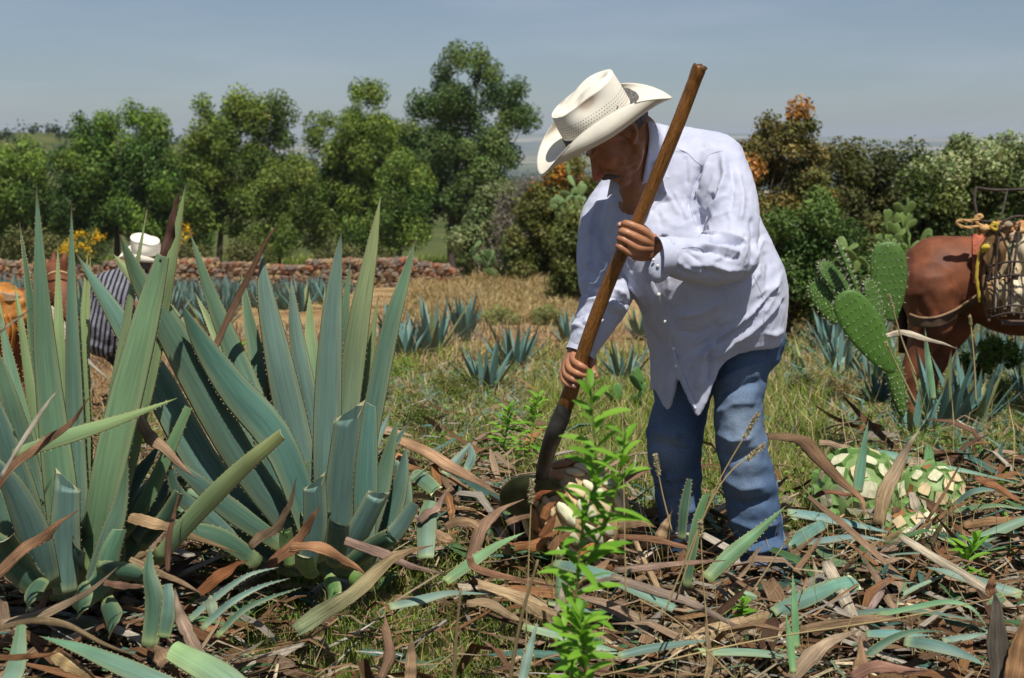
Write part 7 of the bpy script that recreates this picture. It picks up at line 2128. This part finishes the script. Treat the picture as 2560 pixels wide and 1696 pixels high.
    legL = leg([(820, 1640, 1800, 4.46, .12), (880, 1636, 1800, 4.46, .125), (950, 1636, 1790, 4.46, .115), (1000, 1634, 1776, 4.455, .105), (1060, 1618, 1765, 4.44, .095), (1111, 1614, 1757, 4.43, .09), (1150, 1622, 1753, 4.44, .086), (1200, 1634, 1754, 4.46, .083),
                (1249, 1638, 1754, 4.48, .08), (1311, 1648, 1750, 4.50, .078), (1370, 1650, 1752, 4.52, .078), (1425, 1648, 1758, 4.53, .08)])
    hip = [capsule([P(1720, 850, 4.44), P(1860, 850, 4.38)], [.13, .13], 20)]
    jV, jF = fuse([legR, legL] + hip, .0058, 5, .6)
    kf = lambda pts: [fe(*p) for p in pts]
    S = [(kf([(830, 160), (900, 200), (1000, 210)]), 9, .010), (kf([(820, 240), (920, 260), (1040, 300)]), 9, -.007), (kf([(850, 400), (930, 470), (1030, 480)]), 8, -.012), (kf([(850, 470), (920, 440), (1000, 500)]), 8, .012),
         (kf([(860, 560), (960, 560), (1080, 520)]), 9, -.008), (kf([(880, 640), (980, 640), (1080, 610)]), 9, .008), (kf([(1190, 180), (1280, 230), (1400, 210)]), 12, .009), (kf([(1210, 300), (1300, 340), (1450, 290)]), 10, -.008),
         (kf([(1230, 430), (1330, 500), (1480, 480)]), 11, .008), (kf([(1250, 560), (1350, 600), (1520, 560)]), 9, -.008), (kf([(1270, 660), (1400, 720), (1550, 690)]), 8, .010), (kf([(1290, 740), (1420, 790), (1570, 770)]), 7, -.010),
         (kf([(1310, 820), (1440, 850), (1600, 820)]), 7, .014), (kf([(1320, 870), (1450, 890), (1600, 860)]), 5, -.012), (kf([(1320, 910), (1460, 925), (1610, 900)]), 6, .014),
         (k4([(1400, 1200), (1520, 1120), (1680, 1060)]), 10, .009), (k4([(1390, 1280), (1540, 1230), (1680, 1180)]), 9, -.008), (k4([(1380, 1400), (1500, 1330), (1650, 1330)]), 10, .007),
         (kf([(1455, 30), (1480, 200), (1530, 420), (1560, 640)]), 3, .004)]
    jV = sculpt(jV, jF, S, 1.5)
    N = vnormals(jV, jF)
    jV = jV + N * (rnoise(jV, 14, .007, 2, (.7, .7, 1.4)) + rnoise(jV, 40, .0022, 6))[:, None]
    px, py = proj(jV)
    jc = np.tile((.072, .122, .215), (len(jV), 1))
    fade = 0
    for (x, y, rx, ry, a_) in ((1850, 1060, 60, 90, .75), (1860, 1200, 45, 90, .45), (1665, 1120, 45, 45, .7), (1690, 1230, 40, 60, .25), (1870, 920, 60, 50, .25), (1650, 1020, 40, 60, .25)):
        fade = fade + a_ * np.exp(-((px - x) / rx) ** 2 - ((py - y) / ry) ** 2)
    fade = np.clip(fade, 0, 1)[:, None]
    jc = jc * (1 - fade) + np.array((.22, .28, .36)) * fade
    jeans = part('jeans', jV, jF, M['denim'], root, col=jc); jeans['label'] = 'worn blue jeans faded at the knees'
    bv2 = bvh_of(jV, jF)
    V = []
    c = spline(kf([(1452, 20), (1475, 200), (1525, 400), (1555, 600), (1580, 780)]), 50)
    T = nrm(np.gradient(c, axis=0)); nn = np.stack([-T[:, 1], T[:, 0]], -1)
    for i in range(50):
        for sg in (-1, 0, 1):
            q = c[i] + nn[i] * sg * 1.4; h = hit(bv2, *q)
            V.append((h[0] + nrm(CAMV - h[0]) * (.002 if sg == 0 else .0005)) if h is not None else V[-1])
    part('side_seam', np.array(V), grid_faces(50, 3, closed=False), _const('jeans_seam', (.20, .27, .38), .9, .1), jeans)
    # boots
    for (x, y, D) in ((1905, 1432, 4.39), (1700, 1440, 4.53)):
        q = P(x, y, D); q[2] = float(ground(q[0], q[1])) - .02
        V, F = fuse([ellipsoid(q + [-.05, -.03, 0], (.13, .05, .045)), ellipsoid(q + [.03, 0, .04], (.06, .05, .07)), box(q + [-.045, -.03, -.04], (.27, .085, .02))], .006, 3)
        part('boot', V, F, M['boot'], root)

worker()

# ================================================================== the hoe (long wooden handle, round blade)
def hoe():
    t = thing('hoe', 'long wooden-handled hoe with round dark blade held by the man in jeans', 'hoe', P(1365, 1130, 4.24))
    pts = [(1750, 165, 3.86), (1722, 240, 3.885), (1680, 348, 3.91), (1600, 541, 3.972), (1551, 640, 4.004), (1510, 738, 4.04), (1474, 835, 4.07), (1448, 915, 4.098), (1424, 985, 4.125), (1404, 1040, 4.15)]
    n = 120
    p = spline([P(*q) for q in pts], n)
    r = np.interp(np.linspace(0, 1, n), [0, .02, .05, .5, .75, .88, 1], [.0185, .0200, .0185, .0195, .0205, .0235, .0245])
    V, F = tube(p, r, 24)
    g = np.random.default_rng(4)
    ring = np.repeat(np.linspace(0, 1, n), 24)
    V[:n * 24] += (g.normal(size=(n * 24, 3)) * .0002)
    V[:24] += g.normal(size=(24, 3)) * .0018
    m, nn, l, out = nt('worn_wood_handle')
    uv = nn.new('ShaderNodeUVMap'); mp = nn.new('ShaderNodeMapping'); mp.inputs['Scale'].default_value = (10, 3, 1); l.new(uv.outputs[0], mp.inputs[0])
    t1 = nn.new('ShaderNodeTexNoise'); t1.inputs['Scale'].default_value = 2.2; t1.inputs['Detail'].default_value = 8; l.new(mp.outputs[0], t1.inputs[0])
    mp2 = nn.new('ShaderNodeMapping'); mp2.inputs['Scale'].default_value = (30, 16, 1); l.new(uv.outputs[0], mp2.inputs[0])
    t2 = nn.new('ShaderNodeTexNoise'); t2.inputs['Scale'].default_value = 2.0; t2.inputs['Detail'].default_value = 6; l.new(mp2.outputs[0], t2.inputs[0])
    c = ramp(nn, l, t1.outputs['Fac'], [(.3, (.13, .050, .012)), (.5, (.24, .100, .022)), (.72, (.33, .155, .040))])
    c2 = ramp(nn, l, t2.outputs['Fac'], [(.36, .45), (.48, 1.0), (.7, 1.12)])
    at = nn.new('ShaderNodeAttribute'); at.attribute_name = 'Col'
    cc = mixc(nn, l, c.outputs['Color'], c2.outputs['Color'], 1.0, 'MULTIPLY'); cc = mixc(nn, l, cc, at.outputs['Color'], 1.0, 'MULTIPLY')
    b = principled(nn, l, out, .42, .4); l.new(cc, b.inputs['Base Color']); bump(nn, l, t2.outputs['Fac'], b, .5, .0015)
    col = np.ones((len(V), 3)); rr = np.concatenate([ring, [0, 1]])
    col *= (1 - .55 * sst(rr, .86, .97))[:, None]; col[:24] *= .35
    uvv = np.stack([np.concatenate([np.tile(np.arange(24) / 24, n), [0, 0]]), rr * 4], -1)
    part('handle', V, F, m, t, col=col, uv=uvv)
    M['iron'] = _const('dark_iron', (.045, .042, .036), .5, .5, 30, .6, .6, .003)
    sock = spline([P(1424, 985, 4.125), P(1401, 1047, 4.15), P(1385, 1085, 4.17), P(1374, 1115, 4.21), P(1362, 1155, 4.26), P(1354, 1190, 4.30)], 20)
    V, F = tube(sock, np.interp(np.linspace(0, 1, 20), [0, .2, .5, 1], [.020, .0275, .0260, .020]), 20)
    part('socket', V, F, M['iron'], t)
    # round blade: disc about 20 cm across
    f7 = lambda x, y: (1200 + x * .2551, 1040 + y * .2551)
    c0 = P(*f7(515, 790), 4.33)
    ex = nrm(P(*f7(860, 700), 4.33) - P(*f7(190, 800), 4.36)); ez = nrm(P(*f7(500, 490), 4.27) - c0); ez = nrm(ez - ex * ex.dot(ez)); ny = np.cross(ex, ez)
    m_ = 40; th = np.linspace(0, 2 * math.pi, m_, endpoint=False)
    rx, rz = .104, .094
    Vs = []
    for rr_, yo in ((1, 0), (.97, -.003), (.3, -.006), (.3, .006), (.97, .003)):
        Vs.append(c0 + rr_ * rx * np.cos(th)[:, None] * ex + rr_ * rz * np.sin(th)[:, None] * ez + ny * yo)
    V = np.vstack(Vs + [(c0 - ny * .006)[None], (c0 + ny * .006)[None]])
    j = np.arange(m_); jn = (j + 1) % m_
    q = lambda a_, b_: np.stack([a_ * m_ + j, a_ * m_ + jn, b_ * m_ + jn, b_ * m_ + j], -1)
    F = [np.concatenate([q(0, 1), q(1, 2), q(4, 0), q(3, 4)]), np.stack([2 * m_ + j, 2 * m_ + jn, np.full(m_, 5 * m_)], -1), np.stack([3 * m_ + jn, 3 * m_ + j, np.full(m_, 5 * m_ + 1)], -1)]
    part('blade', V, F, _const('dull_iron_blade', (.055, .065, .030), .38, .5, 25, .5, .4, .002), t)
hoe()

# ================================================================== mule with its load
def mule():
    M['hide'] = _const('chestnut_hide', (.165, .055, .024), .62, .3, 5, .55, .5, .012)
    k = lambda x, y: (1900 + x * .4465, 400 + y * .4465)
    D = 8.6
    base = P(*k(950, 1300), D); base[2] = ground(base[0], base[1])
    t = thing('mule', 'chestnut brown mule seen from its hindquarters, carrying a wire pannier at the right edge', 'mule', base)
    gz = base[2]
    def Q(x, y, d=D): return P(*k(x, y), d)
    pcs = [capsule([Q(1000, 640), Q(1250, 660), Q(1550, 690), Q(1900, 680)], [.235, .25, .27, .26], 24),
           ellipsoid(Q(1010, 640), (.24, .24, .235)), ellipsoid(Q(960, 700), (.20, .21, .26)), ellipsoid(Q(1100, 600), (.25, .20, .18)),
           ellipsoid(Q(1500, 760), (.42, .26, .25))]
    for dy, d in ((0, D - .13), (1, D + .14)):
        sx = -30 if dy == 0 else 90
        hk = Q(860 + sx, 1230, d); ft = hk.copy(); ft[2] = float(ground(ft[0], ft[1])) + .04; ft[0] += .03
        pcs.append(capsule([Q(960 + sx * .5, 720, d), Q(990 + sx, 880, d), Q(930 + sx, 1050, d), hk], [.18, .15, .085, .055], 16))
        pcs.append(capsule([hk, (hk + ft) / 2, ft + [0, 0, .06], ft], [.052, .036, .040, .050], 12))
        # front legs
        fx = Q(1950, 800, d); fb_ = fx.copy(); fb_[2] = float(ground(fx[0], fx[1])) + .04
        pcs.append(capsule([fx, (fx + fb_) / 2 + [0.02, 0, .05], fb_ + [0, 0, .08], fb_], [.13, .06, .038, .05], 12))
    # neck and head beyond the frame
    a = Q(1950, 640); pcs.append(capsule([a, a + [.35, 0, .28], a + [.6, 0, .52]], [.22, .15, .11], 16)); pcs.append(capsule([a + [.58, 0, .55], a + [.78, 0, .42], a + [.92, 0, .28]], [.11, .085, .06], 14))
    for sg in (-1, 1): pcs.append(capsule([a + [.55, sg * .05, .6], a + [.52, sg * .08, .76], a + [.53, sg * .08, .86]], [.04, .035, .012], 10))
    V, F = fuse(pcs, .014, 6, .6)
    V = sculpt(V, F, [([k(830, 640), k(950, 660), k(1080, 650)], 18, .012), ([k(860, 760), k(900, 850), k(960, 900)], 12, -.016), ([k(1180, 560), k(1200, 700), k(1180, 800)], 20, -.012),
                      ([k(1000, 930), k(1100, 900), k(1220, 840)], 14, -.02), ([k(900, 1000), k(1000, 960), k(1200, 940)], 16, .012), ([k(1050, 700), k(1130, 760), k(1180, 840)], 16, .010), ([k(930, 730), k(1000, 860), k(1040, 900)], 14, -.010)], 1.0)
    part('body', V, F, M['hide'], t)
    bv = bvh_of(V, F)
    tl = [Q(805, 600, D), Q(775, 700, D + .02), Q(800, 900, D + .05), Q(800, 1080, D + .05)]
    V2, F2 = tube(spline(tl, 14), np.linspace(.03, .03, 14), 8); part('tail', V2, F2, _const('dark_tail_hair', (.03, .012, .008), .6, .3), t)
    # breeching strap round the hindquarters
    M['leather'] = _const('old_leather', (.10, .062, .036), .6, .35, 8, .4, .4, .004)
    M['leather_edge'] = _const('worn_leather_edge', (.26, .16, .09), .6, .3)
    top = [(838, 868), (900, 888), (985, 885), (1080, 850), (1160, 800), (1215, 762)]
    bot = [(850, 925), (920, 942), (1000, 940), (1090, 905), (1165, 855), (1215, 800)]
    n = 40; A_ = spline(top, n); B_ = spline(bot, n); V = []
    for i in range(n):
        for f in (0, .25, .5, .75, 1):
            q = A_[i] * (1 - f) + B_[i] * f; h = hit(bv, *k(*q)); pp = h[0] if h is not None else P(*k(*q), D - .2)
            V.append(pp + nrm(CAMV - pp) * .03)
    V = np.array(V).reshape(n, 5, 3); fr_ = V; bk = V[:, ::-1] + [0, .014, 0]
    part('breeching_strap', np.concatenate([fr_, bk], 1).reshape(-1, 3), grid_faces(n, 10), M['leather'], t)
    V, F = tube(fr_[:, 0] + [0, 0, .004], .008, 6); part('strap_edge', V, F, M['leather_edge'], t)
    # saddle blanket
    M['blanket'] = _const('red_woven_blanket', (.36, .11, .065), .95, .1, 22, .5, .8, .01)
    rows = []
    for y in np.linspace(415, 690, 16):
        r_ = []
        for x in np.linspace(1192, 1260, 8):
            h = hit(bv, *k(x, y)); pp = h[0] if h is not None else Q(x, y, D - .02)
            r_.append(pp + nrm(CAMV - pp) * (.028 + .006 * math.sin(y * .2 + x * .1)))
        rows.append(r_)
    rows = np.array(rows); V = np.concatenate([rows, rows[:, ::-1] + [0, .012, 0]], 1).reshape(-1, 3)
    part('saddle_blanket', V, grid_faces(16, 16), M['blanket'], t)

    # pannier cage of rusty rod
    M['rod'] = _const('rusty_iron_rod', (.055, .04, .033), .75, .3, 40, .6, .6, .003)
    z = lambda x, y: (2200 + x * .2934, 440 + y * .2934)
    dc = D - .42
    pb = P(*z(1050, 1250), dc)
    pn = thing('wire_pannier', 'rusty iron wire pannier hanging on the side of the mule', 'pannier', pb)
    def rod(pts, d, r=.006, nm='rod'):
        dd = np.interp(np.linspace(0, 1, len(pts)), np.linspace(0, 1, len(d)), d) if not np.isscalar(d) else np.full(len(pts), d)
        V, F = tube(spline([P(*z(*p), e) for p, e in zip(pts, dd)], 14), r, 7); part(nm, V, F, M['rod'], pn)
    rod([(820, 100), (1000, 122), (1300, 115), (1700, 120)], D + .15, .009)
    rod([(820, 95), (805, 200), (825, 330)], (D + .15, D + .1), .009)
    rod([(815, 330), (780, 420), (760, 530)], (D + .1, D + .1), .008)
    rod([(1085, 130), (1050, 280), (1030, 400)], (D + .15, D - .1), .006)
    rod([(860, 385), (1050, 395), (1300, 395), (1700, 395)], D + .05, .007)
    rod([(1040, 420), (1060, 385), (1160, 345), (1300, 350), (1700, 340)], dc, .008)
    for x0, x1 in ((1000, 965), (1160, 1100), (1300, 1270), (1440, 1420), (1580, 1570)):
        rod([(x0 + 30, 400), (x0, 640), ((x0 + x1) / 2, 860), (x1, 1190)], (dc + .06, dc - .03, dc), .0075)
    for y in (735, 850, 1110, 1170):
        rod([(910, y + 40), (1000, y + 20), (1120, y - 5), (1300, y + 5), (1700, y + 10)], (dc + .05, dc - .03, dc - .03), .0065)
    rod([(1040, 430), (960, 700), (930, 900), (960, 1200)], (dc + .1, dc + .1), .0065)
    rod([(1010, 450), (1110, 700), (1100, 900), (1090, 1200)], (dc + .02, dc - .02), .006)
    rod([(950, 900), (1000, 1030), (1000, 1190)], dc + .02, .005); rod([(1050, 880), (1120, 960), (1200, 1040)], dc, .005)
    V, F = box(P(*z(1620, 1250), dc + .02), (.80, .03, .03)); part('bottom_bar', V, F, _const('old_grey_board', (.15, .10, .08), .9, .1), pn)
    # load: split pale agave pieces
    ld = thing('pannier_load', 'bundle of pale split agave wood and leaves packed inside the wire pannier', 'load', P(*z(1150, 1180), dc + .1))
    g = np.random.default_rng(12)
    cols = [(.66, .56, .42), (.72, .66, .55), (.52, .38, .24), (.60, .50, .36), (.36, .22, .12), (.14, .25, .2), (.30, .19, .11)]
    for row, (y0, y1) in enumerate(((480, 840), (850, 1170))):
        for i in range(22):
            x = 960 + i * 32 + g.normal() * 8
            c = cols[int(g.choice(7, p=[.25, .25, .12, .2, .08, .04, .06]))]
            yt = y0 + g.uniform(-30, 40); yb = y1 + g.uniform(-25, 10)
            pts = [P(*z(x + g.normal() * 10, yt), dc + .12 + g.normal() * .02), P(*z(x + g.normal() * 14, (yt + yb) / 2), dc + .08 + g.normal() * .015), P(*z(x, yb), dc + .1 + g.normal() * .02)]
            V, F, cc, u = leafgeo(pts, g.uniform(.055, .085), (g.normal() * .3, -1, .1), dead=True, seed=500 + i + row * 40, n=10, tint=c, cup=.3, tip=.8, rag=.2)
            part('split_piece', V, F, M['dead'], ld, col=cc, uv=u)
    for i in range(10):
        q = P(*z(1020 + i * 60 + g.normal() * 15, 470 + g.normal() * 25), dc + .14)
        V, F = ellipsoid(q, (.05, .05, .035), nu=9, nv=7); V = V + g.normal(size=V.shape) * .006
        part('leaf_stub', V, F, M['dead'], ld, col=np.tile((.50, .24, .10) if i % 2 else (.48, .36, .24), (len(V), 1)), smooth=False)
    # ropes
    rp = thing('rope', 'yellow and tan rope lashing the load, looped over the blanket', 'rope', P(*z(850, 400), dc + .15))
    def rope(pts, d, r, c, nm='strand'):
        p = spline([P(*z(*q), e) for q, e in zip(pts, np.broadcast_to(d, (len(pts),)))], 60)
        T, N_, B_ = frames(p)
        pc = []
        for s in range(3):
            a_ = np.linspace(0, 26, 60) + s * 2.094
            pc.append(tube(p + (N_ * np.cos(a_)[:, None] + B_ * np.sin(a_)[:, None]) * r * .5, r * .62, 6))
        V, F = join(pc); part(nm, V, F, M['bark'], rp, col=np.tile(c, (len(V), 1)))
    YL = (.52, .38, .06); TN = (.50, .30, .13)
    rope([(860, 420), (780, 440), (700, 435), (655, 405), (680, 380), (760, 385), (830, 370), (870, 350), (840, 335), (810, 370), (850, 420), (900, 430), (960, 440), (1010, 450)], dc + .1, .010, TN)
    rope([(930, 440), (980, 440), (1020, 430), (980, 470), (930, 520), (870, 600), (840, 700), (822, 850), (835, 960), (850, 1080)], dc + .12, .010, YL)
    rope([(960, 400), (1010, 420), (990, 460), (950, 440), (975, 410), (1010, 445)], dc + .08, .011, YL)
    rope([(950, 660), (900, 760), (880, 900), (890, 1080), (930, 1240)], dc + .12, .010, (.24, .15, .09))
    rope([(830, 430), (830, 470), (850, 500)], dc + .12, .008, TN)
    for (x, y, s_, c) in ((890, 450, .030, TN), (905, 615, .032, YL), (1090, 420, .030, (.30, .22, .14)), (1195, 470, .026, TN), (1035, 430, .022, (.40, .2, .12)), (935, 590, .022, (.36, .26, .1))):
        V, F = ellipsoid(P(*z(x, y), dc + .09), (s_, s_, s_ * .8), nu=10, nv=8); V = V + g.normal(size=V.shape) * .003
        part('knot', V, F, M['bark'], rp, col=np.tile(c, (len(V), 1)))
mule()

# ================================================================== second man and his horse, behind the agaves
def second_man():
    k = lambda x, y: (180 + x * .2805, 540 + y * .2805)
    D = 9.4
    base = P(*k(500, 1400), D); base[2] = ground(base[0], base[1])
    t = thing('person', 'man in striped shirt and pale straw hat stooping behind the left agaves', 'person', base)
    Q = lambda x, y, d=D: P(*k(x, y), d)
    hc = Q(665, 350)
    br, cr, ho, ba, fr = hat_geo(hc, (.97, -.15, -.10), (.10, -.42, 1), a=.098, b=.086, ra=.20, rb=.175, curl=.05, H=.12, dip=.035)
    hat = part('straw_hat', cr[0], cr[1], M['straw'], t, col=cr[2], uv=cr[3]); part('brim', br[0], br[1], M['straw'], hat, col=br[2], uv=br[3])
    part('hat_band', ba[0], ba[1], M['leather'], hat)
    head = [ellipsoid(Q(680, 400), (.085, .08, .10)), ellipsoid(Q(705, 450), (.07, .065, .075)), ellipsoid(Q(745, 455), (.02, .02, .028)), ellipsoid(Q(590, 430), (.012, .02, .03)),
            capsule([Q(650, 440), Q(600, 540)], [.060, .065], 14), capsule([Q(590, 560), Q(480, 800), Q(430, 1060)], [.06, .12, .12], 18)]
    wr = Q(840, 1080, D - .25)
    arm = [capsule([Q(600, 680, D - .15), Q(660, 900, D - .3), wr], [.055, .045, .03], 12), ellipsoid(wr + [.04, 0, -.02], (.05, .03, .035))]
    for i in range(4): arm.append(capsule([wr + [.05, -.02 + i * .014, -.02], wr + [.10, -.02 + i * .014, -.05], wr + [.09, -.02 + i * .014, -.08]], [.012, .010, .008], 8))
    arm.append(capsule([wr + [.02, -.03, 0], wr + [.06, -.04, -.05]], [.012, .009], 8))
    V, F = fuse(head + arm, .008, 4)
    part('body', V, F, M['skin'], t, col=np.tile(SK * .8, (len(V), 1)))
    V, F = ellipsoid(Q(655, 405), (.092, .088, .085), nu=24, nv=16); part('hair', V, F, M['hair'], t)
    # striped shirt
    m, n, l, out = nt('striped_shirt')
    uv = n.new('ShaderNodeTexCoord'); mp = n.new('ShaderNodeMapping'); mp.inputs['Rotation'].default_value = (0, R(-12), 0)
    l.new(uv.outputs['Object'], mp.inputs[0])
    w = n.new('ShaderNodeTexWave'); w.bands_direction = 'X'; w.inputs['Scale'].default_value = 9.5; w.inputs['Distortion'].default_value = 1.6; w.inputs['Detail'].default_value = 1; w.inputs['Detail Scale'].default_value = .5
    l.new(mp.outputs[0], w.inputs[0])
    r = ramp(n, l, w.outputs['Fac'], [(.35, (.022, .024, .032)), (.55, (.22, .22, .25))])
    b = principled(n, l, out, .85, .15); l.new(r.outputs['Color'], b.inputs['Base Color'])
    tn = tex_noise(n, l, 14, 5); bump(n, l, tn.outputs['Fac'], b, .5, .02)
    sp = [capsule([Q(620, 520), Q(560, 600)], [.085, .13], 20), capsule([Q(560, 590), Q(480, 720), Q(400, 880), Q(330, 1040)], [.15, .20, .20, .19], 26), ellipsoid(Q(420, 700), (.20, .17, .17)), capsule([Q(520, 580), Q(420, 620)], [.11, .12], 16),
          capsule([Q(600, 640, D - .05), Q(640, 760, D - .18), Q(660, 900, D - .26)], [.10, .08, .065], 16), capsule([Q(330, 960), Q(420, 1100), Q(520, 1130)], [.17, .14, .10], 16)]
    V, F = fuse(sp, .011, 4); N = vnormals(V, F); V = V + N * (rnoise(V, 9, .02, 4) + rnoise(V, 22, .008, 7))[:, None]
    part('shirt', V, F, m, t)['label'] = 'dark shirt with thin pale stripes'
    lg = [capsule([Q(350, 1060), Q(520, 1300), Q(560, 1560)], [.15, .11, .09], 16), capsule([Q(400, 1100, D + .2), Q(640, 1280, D + .15), Q(700, 1560, D + .15)], [.14, .10, .08], 16), capsule([Q(560, 1560), Q(540, 1900)], [.08, .07], 12), capsule([Q(700, 1560, D + .15), Q(720, 1900, D + .15)], [.08, .07], 12)]
    V, F = fuse(lg, .014, 4); part('trousers', V, F, _const('dark_trousers', (.03, .03, .035), .9, .1), t)
    for x, d in ((540, D), (720, D + .15)):
        q = Q(x, 1900, d); q[2] = float(ground(q[0], q[1])) + .05
        V, F = fuse([ellipsoid(q + [.04, 0, 0], (.13, .05, .05)), capsule([q, Q(x, 1800, d)], [.05, .06], 10)], .01, 2); part('boot', V, F, M['boot'], t)

def horse():
    z = lambda x, y: (x * .255, 560 + y * .255)
    D = 10.0
    base = P(*z(150, 1300), D); base[2] = ground(base[0], base[1])
    t = thing('horse', 'reddish brown horse with an orange leather saddle at the left edge, behind the agave', 'horse', base)
    Q = lambda x, y, d=D: P(*z(x, y), d)
    pcs = [capsule([Q(-900, 1000), Q(-400, 1010), Q(100, 1000), Q(250, 980)], [.30, .31, .30, .24], 24), capsule([Q(180, 950), Q(430, 760), Q(560, 560)], [.23, .15, .105], 18),
           ellipsoid(Q(560, 520), (.12, .10, .12)), capsule([Q(570, 540), Q(620, 720, D - .1), Q(640, 880, D - .15)], [.10, .085, .062], 14)]
    for x, sg in ((630, -.05), (525, .08)):
        pcs.append(capsule([Q(x - 15, 460, D + sg), Q(x, 360, D + sg), Q(x, 275, D + sg)], [.038, .036, .010], 12))
    for x, d in ((150, D - .13), (200, D + .13), (-850, D - .13), (-800, D + .13)):
        a = Q(x, 1100, d); f = a.copy(); f[2] = float(ground(f[0], f[1])) + .04
        pcs.append(capsule([a, a * .5 + f * .5 + [.02, 0, .05], f + [0, 0, .08], f], [.15, .065, .04, .055], 12))
    V, F = fuse(pcs, .014, 5, .6)
    part('body', V, F, M['hide'], t)
    V, F = tube(spline([Q(470, 400, D + .02), Q(420, 560, D), Q(300, 760, D), Q(200, 850, D)], 16), np.linspace(.05, .05, 16), 8, flat=.4)
    part('mane', V, F, _const('dark_mane', (.03, .012, .008), .7, .2), t)
    V, F = tube(spline([Q(465, 505, D - .13), Q(520, 475, D - .15), Q(600, 468, D - .14), Q(665, 490, D - .12)], 12), .008, 6); part('bridle', V, F, _const('tan_bridle', (.5, .33, .17), .7, .2), t)
    sd = thing('saddle', 'worn orange-brown leather saddle with coiled rope on the horse at the left edge', 'saddle', Q(20, 800, D - .2))
    om = _const('orange_leather', (.42, .17, .03), .55, .35, 10, .45, .5, .006)
    pc = [ellipsoid(Q(40, 740, D - .22), (.17, .12, .09)), ellipsoid(Q(-60, 800, D - .28), (.22, .09, .16)), ellipsoid(Q(90, 850, D - .32), (.14, .05, .16)), ellipsoid(Q(-120, 700, D - .1), (.2, .16, .10))]
    V, F = fuse(pc, .01, 3); N = vnormals(V, F); V = V + N * rnoise(V, 14, .03, 2)[:, None]
    part('seat', V, F, om, sd)
    for x, w_ in ((60, .05), (100, .035), (20, .03)):
        V, F = tube(spline([Q(x, 880, D - .36), Q(x + 40, 1050, D - .36), Q(x + 10, 1250, D - .34)], 10), w_, 8, flat=.25); part('strap', V, F, om, sd)
    rr = thing('rope', 'coiled tan rope lying on the horse saddle at the left edge', 'rope', Q(120, 720, D - .3))
    for i in range(5):
        V, F = tube(spline([Q(-80 + i * 10, 650 + i * 22, D - .30), Q(60, 690 + i * 14, D - .36), Q(180, 710 + i * 10, D - .34), Q(290, 740 + i * 16, D - .26)], 16), .014, 6)
        part('coil', V, F, M['bark'], rr, col=np.tile((.36, .24, .14), (len(V), 1)))
second_man()
horse()

# ================================================================== air
def haze():
    m = bpy.data.materials.new('valley_haze'); m.use_nodes = True
    n = m.node_tree.nodes; l = m.node_tree.links; n.clear()
    o = n.new('ShaderNodeOutputMaterial'); v = n.new('ShaderNodeVolumePrincipled')
    v.inputs['Color'].default_value = (.76, .85, .97, 1); v.inputs['Density'].default_value = HAZE
    v.inputs['Anisotropy'].default_value = 0.0
    l.new(v.outputs[0], o.inputs['Volume'])
    V, F = box((0, 4560, -26), (46000, 9300, 106))
    V[:, 2] = np.where(V[:, 2] > -26, 32, -90)
    o_ = link('haze', mesh('haze', V, F, m, smooth=False)); o_['kind'] = 'stuff'; o_['label'] = 'thin pale blue haze over the valley'; o_['category'] = 'haze'
HAZE = 1.6e-4
haze()
